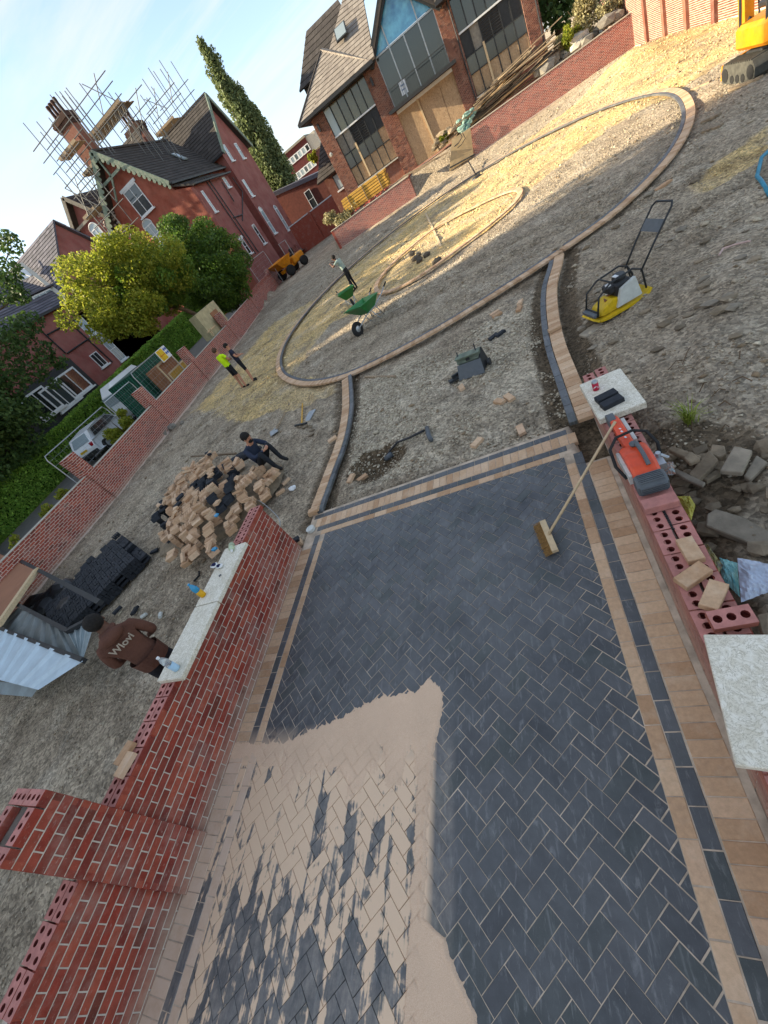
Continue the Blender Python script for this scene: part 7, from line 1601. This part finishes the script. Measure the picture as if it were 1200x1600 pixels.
for k in range(7):
    p = gp(640+random.uniform(0, 44), 412-random.uniform(0, 16)); r = random.uniform(.09, .2); mb = MB(); mb.blob((p.x, p.y, p.z+r*.4), r, n=1, sq=(1.2, 1, .7), jit=.25); simple('dark_clod', mb, mat('dark_clod', hexc('5a5248'), .95, .3, 9, .6) if k == 0 else bpy.data.materials['dark_clod'], 'dark clod of earth in the middle of the inner oval', 'earth', 'dark clods inside the inner oval')
for k in range(60):
    px, py = random.uniform(900, 1180), random.uniform(250, 560); p = gp(px, py); r = random.uniform(.03, .08); mb = MB(); mb.blob((p.x, p.y, p.z+r*.3), r, n=1, sq=(1.4, 1, .5), jit=.3); simple('field_stone', mb, M['rubble'] if k % 3 else M['slabstone'], 'larger loose stone on the bare soil to the right of the oval', 'stone', 'larger stones on the soil at the right')

# ------------------------------------------------------------------ people
def person(label, J, E, mats, classify, hair=None, extra=None, nm='person'):
    """J: joint -> (x,y,z,r). E: edges. Body is one skinned surface; classify(point) -> material index"""
    names = list(J); me = bpy.data.meshes.new('b'); me.from_pydata([J[k][:3] for k in names], [(names.index(a), names.index(b)) for a, b in E], [])
    ob = bpy.data.objects.new('tmp', me); COL.objects.link(ob); sk = ob.modifiers.new('s', 'SKIN'); sk.use_smooth_shade = True; sk.branch_smoothing = .3
    for i, k in enumerate(names):
        r = J[k][3]; v = me.skin_vertices[0].data[i]; v.radius = (r if not isinstance(r, tuple) else r[0], r if not isinstance(r, tuple) else r[1]); v.use_root = (k == 'pelvis')
    ss = ob.modifiers.new('u', 'SUBSURF'); ss.levels = 2; ss.render_levels = 2
    dg = bpy.context.evaluated_depsgraph_get(); m2 = bpy.data.meshes.new_from_object(ob.evaluated_get(dg)); bpy.data.objects.remove(ob)
    m2.materials.clear()
    for m_ in mats: m2.materials.append(m_)
    P = {k: Vector(J[k][:3]) for k in names}
    for f in m2.polygons:
        c = f.center; best = None
        for a, b in E:
            A, B = P[a], P[b]; d = B-A; t_ = max(0, min(1, (c-A).dot(d)/max(d.length_squared, 1e-9))); ra = J[a][3] if not isinstance(J[a][3], tuple) else J[a][3][0]; rb = J[b][3] if not isinstance(J[b][3], tuple) else J[b][3][0]; q = (c-A-d*t_).length-(ra*(1-t_)+rb*t_)
            if best is None or q < best[0]: best = (q, a, b, t_)
        f.material_index = classify(best[1], best[2], best[3], c); f.use_smooth = True
    m2.name = 'body'; root = empty(nm, (0, 0, 0), label=label, cat='person'); link('body', m2, root)
    H = P['head']
    if hair:
        mb = MB(); mb.blob(tuple(H+Vector(hair[1])), hair[2], n=3, sq=hair[3], jit=.025); mb.build('hair', hair[0], root, smooth=True)
    return root, P
def arm(J, E, s, sh, el, wr, r=.05, hand=None):
    k = 'R' if s > 0 else 'L'; J['sh'+k] = (*sh, r*1.25); J['el'+k] = (*el, r*.95); J['wr'+k] = (*wr, r*.6)
    E += [('chest', 'sh'+k), ('sh'+k, 'el'+k), ('el'+k, 'wr'+k)]
    e, w_ = Vector(el), Vector(wr); d = (w_-e).normalized() if hand is None else Vector(hand).normalized(); sd2 = d.cross(Vector((0, 0, 1))); sd2 = sd2.normalized() if sd2.length > .1 else Vector((1, 0, 0))
    p = w_+d*.06; J['pm'+k] = (*p, .026); E.append(('wr'+k, 'pm'+k))
    for i, (o_, L) in enumerate(((-.028, .068), (-.009, .078), (.010, .074), (.028, .058))):
        a = p+sd2*o_+d*.02; b = a+d*L*.6+Vector((0, 0, -.012)); J['f%d%s' % (i, k)] = (*a, .0095); J['g%d%s' % (i, k)] = (*b, .007); E.append(('pm'+k, 'f%d%s' % (i, k))); E.append(('f%d%s' % (i, k), 'g%d%s' % (i, k)))
    t_ = w_+d*.03-sd2*.045*s; J['th'+k] = (*t_, .010); E.append(('wr'+k, 'th'+k))
def leg(J, E, s, hip, kn, an, toe, r=.085):
    k = 'R' if s > 0 else 'L'; J['hp'+k] = (*hip, r); J['kn'+k] = (*kn, r*.68); J['an'+k] = (*an, r*.5); J['to'+k] = (*toe, r*.42); E += [('pelvis', 'hp'+k), ('hp'+k, 'kn'+k), ('kn'+k, 'an'+k), ('an'+k, 'to'+k)]
def torso(J, E, pel, waist, chest, neck, head, w=.15, top=None):
    J['pelvis'] = (*pel, (w, w*.78)); J['waist'] = (*waist, (w*.98, w*.74)); J['chest'] = (*chest, (w*1.12, w*.82)); J['neck'] = (*neck, .055); J['head'] = (*head, .088)
    h = Vector(head)+(Vector(head)-Vector(neck)).normalized()*.07; J['crown'] = (*h, .07)
    E += [('pelvis', 'waist'), ('waist', 'chest'), ('chest', 'neck'), ('neck', 'head'), ('head', 'crown')]
def face(root, P, fwd, skin, up=(0, 0, 1), beard=None):
    f = Vector(fwd).normalized(); H = P['head']; r = f.cross(Vector(up)).normalized(); u = r.cross(f)
    mb = MB(); mb.blob(tuple(H+f*.095-u*.012), .017, n=1, sq=(1, 1, 1.5), jit=0); mb.build('nose', skin, root, smooth=True)
    mb = MB()
    for s in (-1, 1): mb.blob(tuple(H+r*s*.088-u*.005), .022, n=1, sq=(.5, .8, 1.2), jit=0)
    mb.build('ear', skin, root, smooth=True)
    mb = MB()
    for s in (-1, 1): mb.blob(tuple(H+r*s*.033+f*.083+u*.02), .009, n=1, sq=(1.2, 1.2, .8), jit=0)
    mb.build('eye', M['black'], root)
    mb = MB(); mb.blob(tuple(H+f*.086-u*.048), .016, n=1, sq=(1.4, 1.4, .4), jit=0); mb.build('mouth', mat('lip', (.2, .08, .07)), root)
    if beard: mb = MB(); mb.blob(tuple(H+f*.05-u*.075), .062, n=2, sq=(1, 1, .75), jit=.05); mb.build('beard', beard, root, smooth=True)
def cls(shoe, trous, top, skin, sleeve=.0, neck=.5, shorts=None):
    def c_(a, b, t_, c):
        k = a[:2]+b[:2]
        if 'to' in k and a[:2] == 'an': return shoe
        if a[:2] == 'kn': return trous if shorts is None else (trous if t_ < 0 else skin)
        if a[:2] in ('hp',) : return trous if (shorts is None or t_ < shorts) else skin
        if a == 'pelvis' and b != 'waist': return trous
        if a == 'pelvis': return trous if t_ < .35 else top
        if a == 'waist': return top
        if a == 'chest': return top if b != 'neck' or t_ < neck else skin
        if a == 'neck' or a == 'head': return skin
        if a[:2] == 'sh': return top if t_ < sleeve or sleeve >= 1 else skin
        if a[:2] == 'el': return top if sleeve >= 1 else skin
        return skin
    return c_
# man in the brown hoodie behind the left wall, seen from behind on his right side
J = {}; E = []
torso(J, E, (0, 0, .92), (0, .01, 1.06), (0, .0, 1.30), (0, .05, 1.50), (0, .09, 1.63), .165)
arm(J, E, 1, (.20, .0, 1.40), (.27, .02, 1.13), (.17, .20, 1.03), .062); arm(J, E, -1, (-.20, .0, 1.40), (-.27, .04, 1.13), (-.15, .22, 1.04), .062)
leg(J, E, 1, (.10, 0, .86), (.11, .02, .47), (.12, -.02, .09), (.13, .14, .03), .10); leg(J, E, -1, (-.10, 0, .86), (-.11, .02, .47), (-.12, -.02, .09), (-.13, .14, .03), .10)
hd = cloth('brown_hoodie', hexc('5f3f33'), .1)
r1, P = person('man in a brown hoodie with pale lettering across the back, standing behind the left wall', J, E, [M['rubber'], cloth('dark_trousers', hexc('23242a')), hd, M['skin_d']], cls(0, 1, 2, 3, 1, .62), (M['hair'], (0, -.03, .045), .108, (.92, 1.02, .95)))
face(r1, P, (0, 1, -.1), M['skin_d'], beard=M['hair'])
mb = MB(); mb.blob((0, -.09, 1.47), .13, n=3, sq=(1.15, .6, .62), jit=.04); mb.blob((0, .04, 1.50), .10, n=3, sq=(1.1, .9, .45), jit=.03); mb.build('hood', hd, r1, smooth=True)
mb = MB()
for k in range(20): a = k/20*6.283; b = (k+1)/20*6.283; mb.add([(.185*math.cos(a), .15*math.sin(a), .83), (.185*math.cos(b), .15*math.sin(b), .83), (.20*math.cos(b), .165*math.sin(b), 1.02), (.20*math.cos(a), .165*math.sin(a), 1.02)], [(0, 1, 2, 3)])
mb.build('hem', hd, r1, smooth=True)
fc_ = bpy.data.curves.new('t', 'FONT'); fc_.body = 'Wlovi'; fc_.size = .115; fc_.align_x = 'CENTER'; fc_.extrude = .002; fc_.offset = .002
to_ = bpy.data.objects.new('tmp', fc_); COL.objects.link(to_); dg = bpy.context.evaluated_depsgraph_get(); tm = bpy.data.meshes.new_from_object(to_.evaluated_get(dg)); bpy.data.objects.remove(to_)
for v in tm.vertices:      # wrap the letters round the back
    x, y, z = v.co; v.co = Vector((x, -.150+.9*x*x-z, 1.30+y))
tm.materials.clear(); tm.materials.append(mat('cream_print', hexc('a89c8c'), .8)); link('lettering', tm, r1)
r1.location = (-5.02, 1.83, -.06); r1.rotation_euler.z = R_(55)
# seated man on the heap
J = {}; E = []
torso(J, E, (0, 0, .13), (0, -.02, .27), (0, .05, .48), (0, .15, .64), (0, .20, .76), .155)
arm(J, E, 1, (.19, .06, .56), (.24, .25, .38), (.08, .42, .40), .055); arm(J, E, -1, (-.19, .06, .56), (-.25, .24, .38), (-.07, .42, .41), .055)
leg(J, E, 1, (.10, .06, .12), (.17, .40, .40), (.15, .50, -.02), (.16, .64, -.10), .095); leg(J, E, -1, (-.10, .06, .12), (-.15, .38, .42), (-.14, .46, 0), (-.15, .60, -.10), .095)
nv = cloth('navy_shirt', hexc('2f3647'), .12)
r2, P = person('bearded man in a navy top and dark trousers sitting on the paver heap', J, E, [M['rubber'], cloth('charcoal_trousers', hexc('26282c')), nv, M['skin_m']], cls(0, 1, 2, 3, 1, .6), (M['hair'], (0, -.03, .04), .105, (.95, 1.05, 1.0)))
face(r2, P, (0, 1, -.25), M['skin_m'], beard=M['hair'])
mb = MB(); mb.blob((0, .44, .40), .05, n=1, sq=(1.3, .8, .7)); mb.build('held_wrapper', M['wood_pale'], r2)
r2.location = (-5.95, 6.75, .18); r2.rotation_euler.z = R_(-105)
mb = MB(); mb.blob((-6.9, 7.5, .28), .22, n=2, sq=(2.6, .8, .5), jit=.1); simple('jacket', mb, cloth('dark_jacket', hexc('33363b')), 'dark jacket thrown down behind the seated man', 'jacket')
# two men by the boundary wall
def standing(label, top, trous, skin, hairm, loc, rz, sleeve=.5, shorts=None, lean=(0, 0), arms=None, stride=.0, bend=0, beard=None):
    J = {}; E = []; lx, ly = lean
    torso(J, E, (0, 0, .95), (lx*.2, ly*.2+bend*.06, 1.09), (lx*.6, ly*.6+bend*.16, 1.32-bend*.03), (lx, ly+bend*.26, 1.50-bend*.07), (lx*1.1, ly*1.1+bend*.36, 1.63-bend*.1), .15)
    c = J['chest']; A = arms or {1: ((.19, 0, .09), (.25, .02, -.18), (.24, .12, -.40)), -1: ((-.19, 0, .09), (-.25, .02, -.18), (-.24, .12, -.40))}
    for s in (1, -1): arm(J, E, s, *[tuple(Vector(c[:3])+Vector(q)) for q in A[s]], .05)
    leg(J, E, 1, (.09, 0, .88), (.11, .02+stride*.5, .48), (.12, stride-.03, .08), (.13, stride+.14, .03)); leg(J, E, -1, (-.09, 0, .88), (-.11, .02-stride*.4, .48), (-.12, -stride-.03, .08), (-.13, -stride+.14, .03))
    r, P = person(label, J, E, [M['rubber'], trous, top, skin], cls(0, 1, 2, 3, sleeve, .6, shorts), (hairm, (0, -.02, .04), .1, (.93, 1.02, .95)) if hairm else None)
    face(r, P, (0, 1, 0), skin, beard=beard); r.location = loc; r.rotation_euler.z = rz; return r
hands_front = {1: ((.19, 0, .09), (.26, .06, -.15), (.10, .24, -.20)), -1: ((-.19, 0, .09), (-.26, .06, -.15), (-.10, .24, -.22))}
blk = cloth('black_cloth', hexc('1d1e22')); br_h = mat('brown_hair', (.09, .05, .03), .8, .3, 40)
p = at(383, 604); hv = standing('man in a bright yellow hi-vis T-shirt and black shorts near the boundary wall', cloth('hi_vis_yellow', hexc('c8f01a'), .08), blk, M['skin_m'], br_h, (p.x, p.y, gz(p.x, p.y)), R_(-20), .5, .72, arms=hands_front)
p = at(391, 598); standing('man in dark shirt and black shorts standing just behind the hi-vis man', cloth('dark_navy_shirt', hexc('2a2c3c')), blk, M['skin_m'], M['hair'], (p.x+.15, p.y+.12, gz(p.x, p.y)), R_(-60), .5, .8, arms=hands_front)
hv.scale = (1.06, 1.06, 1.06)
p = at(556, 451)
r3 = standing('man in a grey green T-shirt carrying a bundle, standing by the wheelbarrows', cloth('grey_green_shirt', hexc('8f9f96')), blk, M['skin_d'], M['hair'], (p.x, p.y, gz(p.x, p.y)), R_(75), .5, None, bend=.7, arms={1: ((.19, 0, .09), (.26, .20, .0), (.12, .36, .12)), -1: ((-.19, 0, .09), (-.26, .2, .0), (-.10, .36, .12))})
mb = MB(); mb.blob((0, .42, 1.40), .1, n=1, sq=(1.6, .8, .8), jit=.2); mb.build('held_bundle', M['wood_pale'], r3)
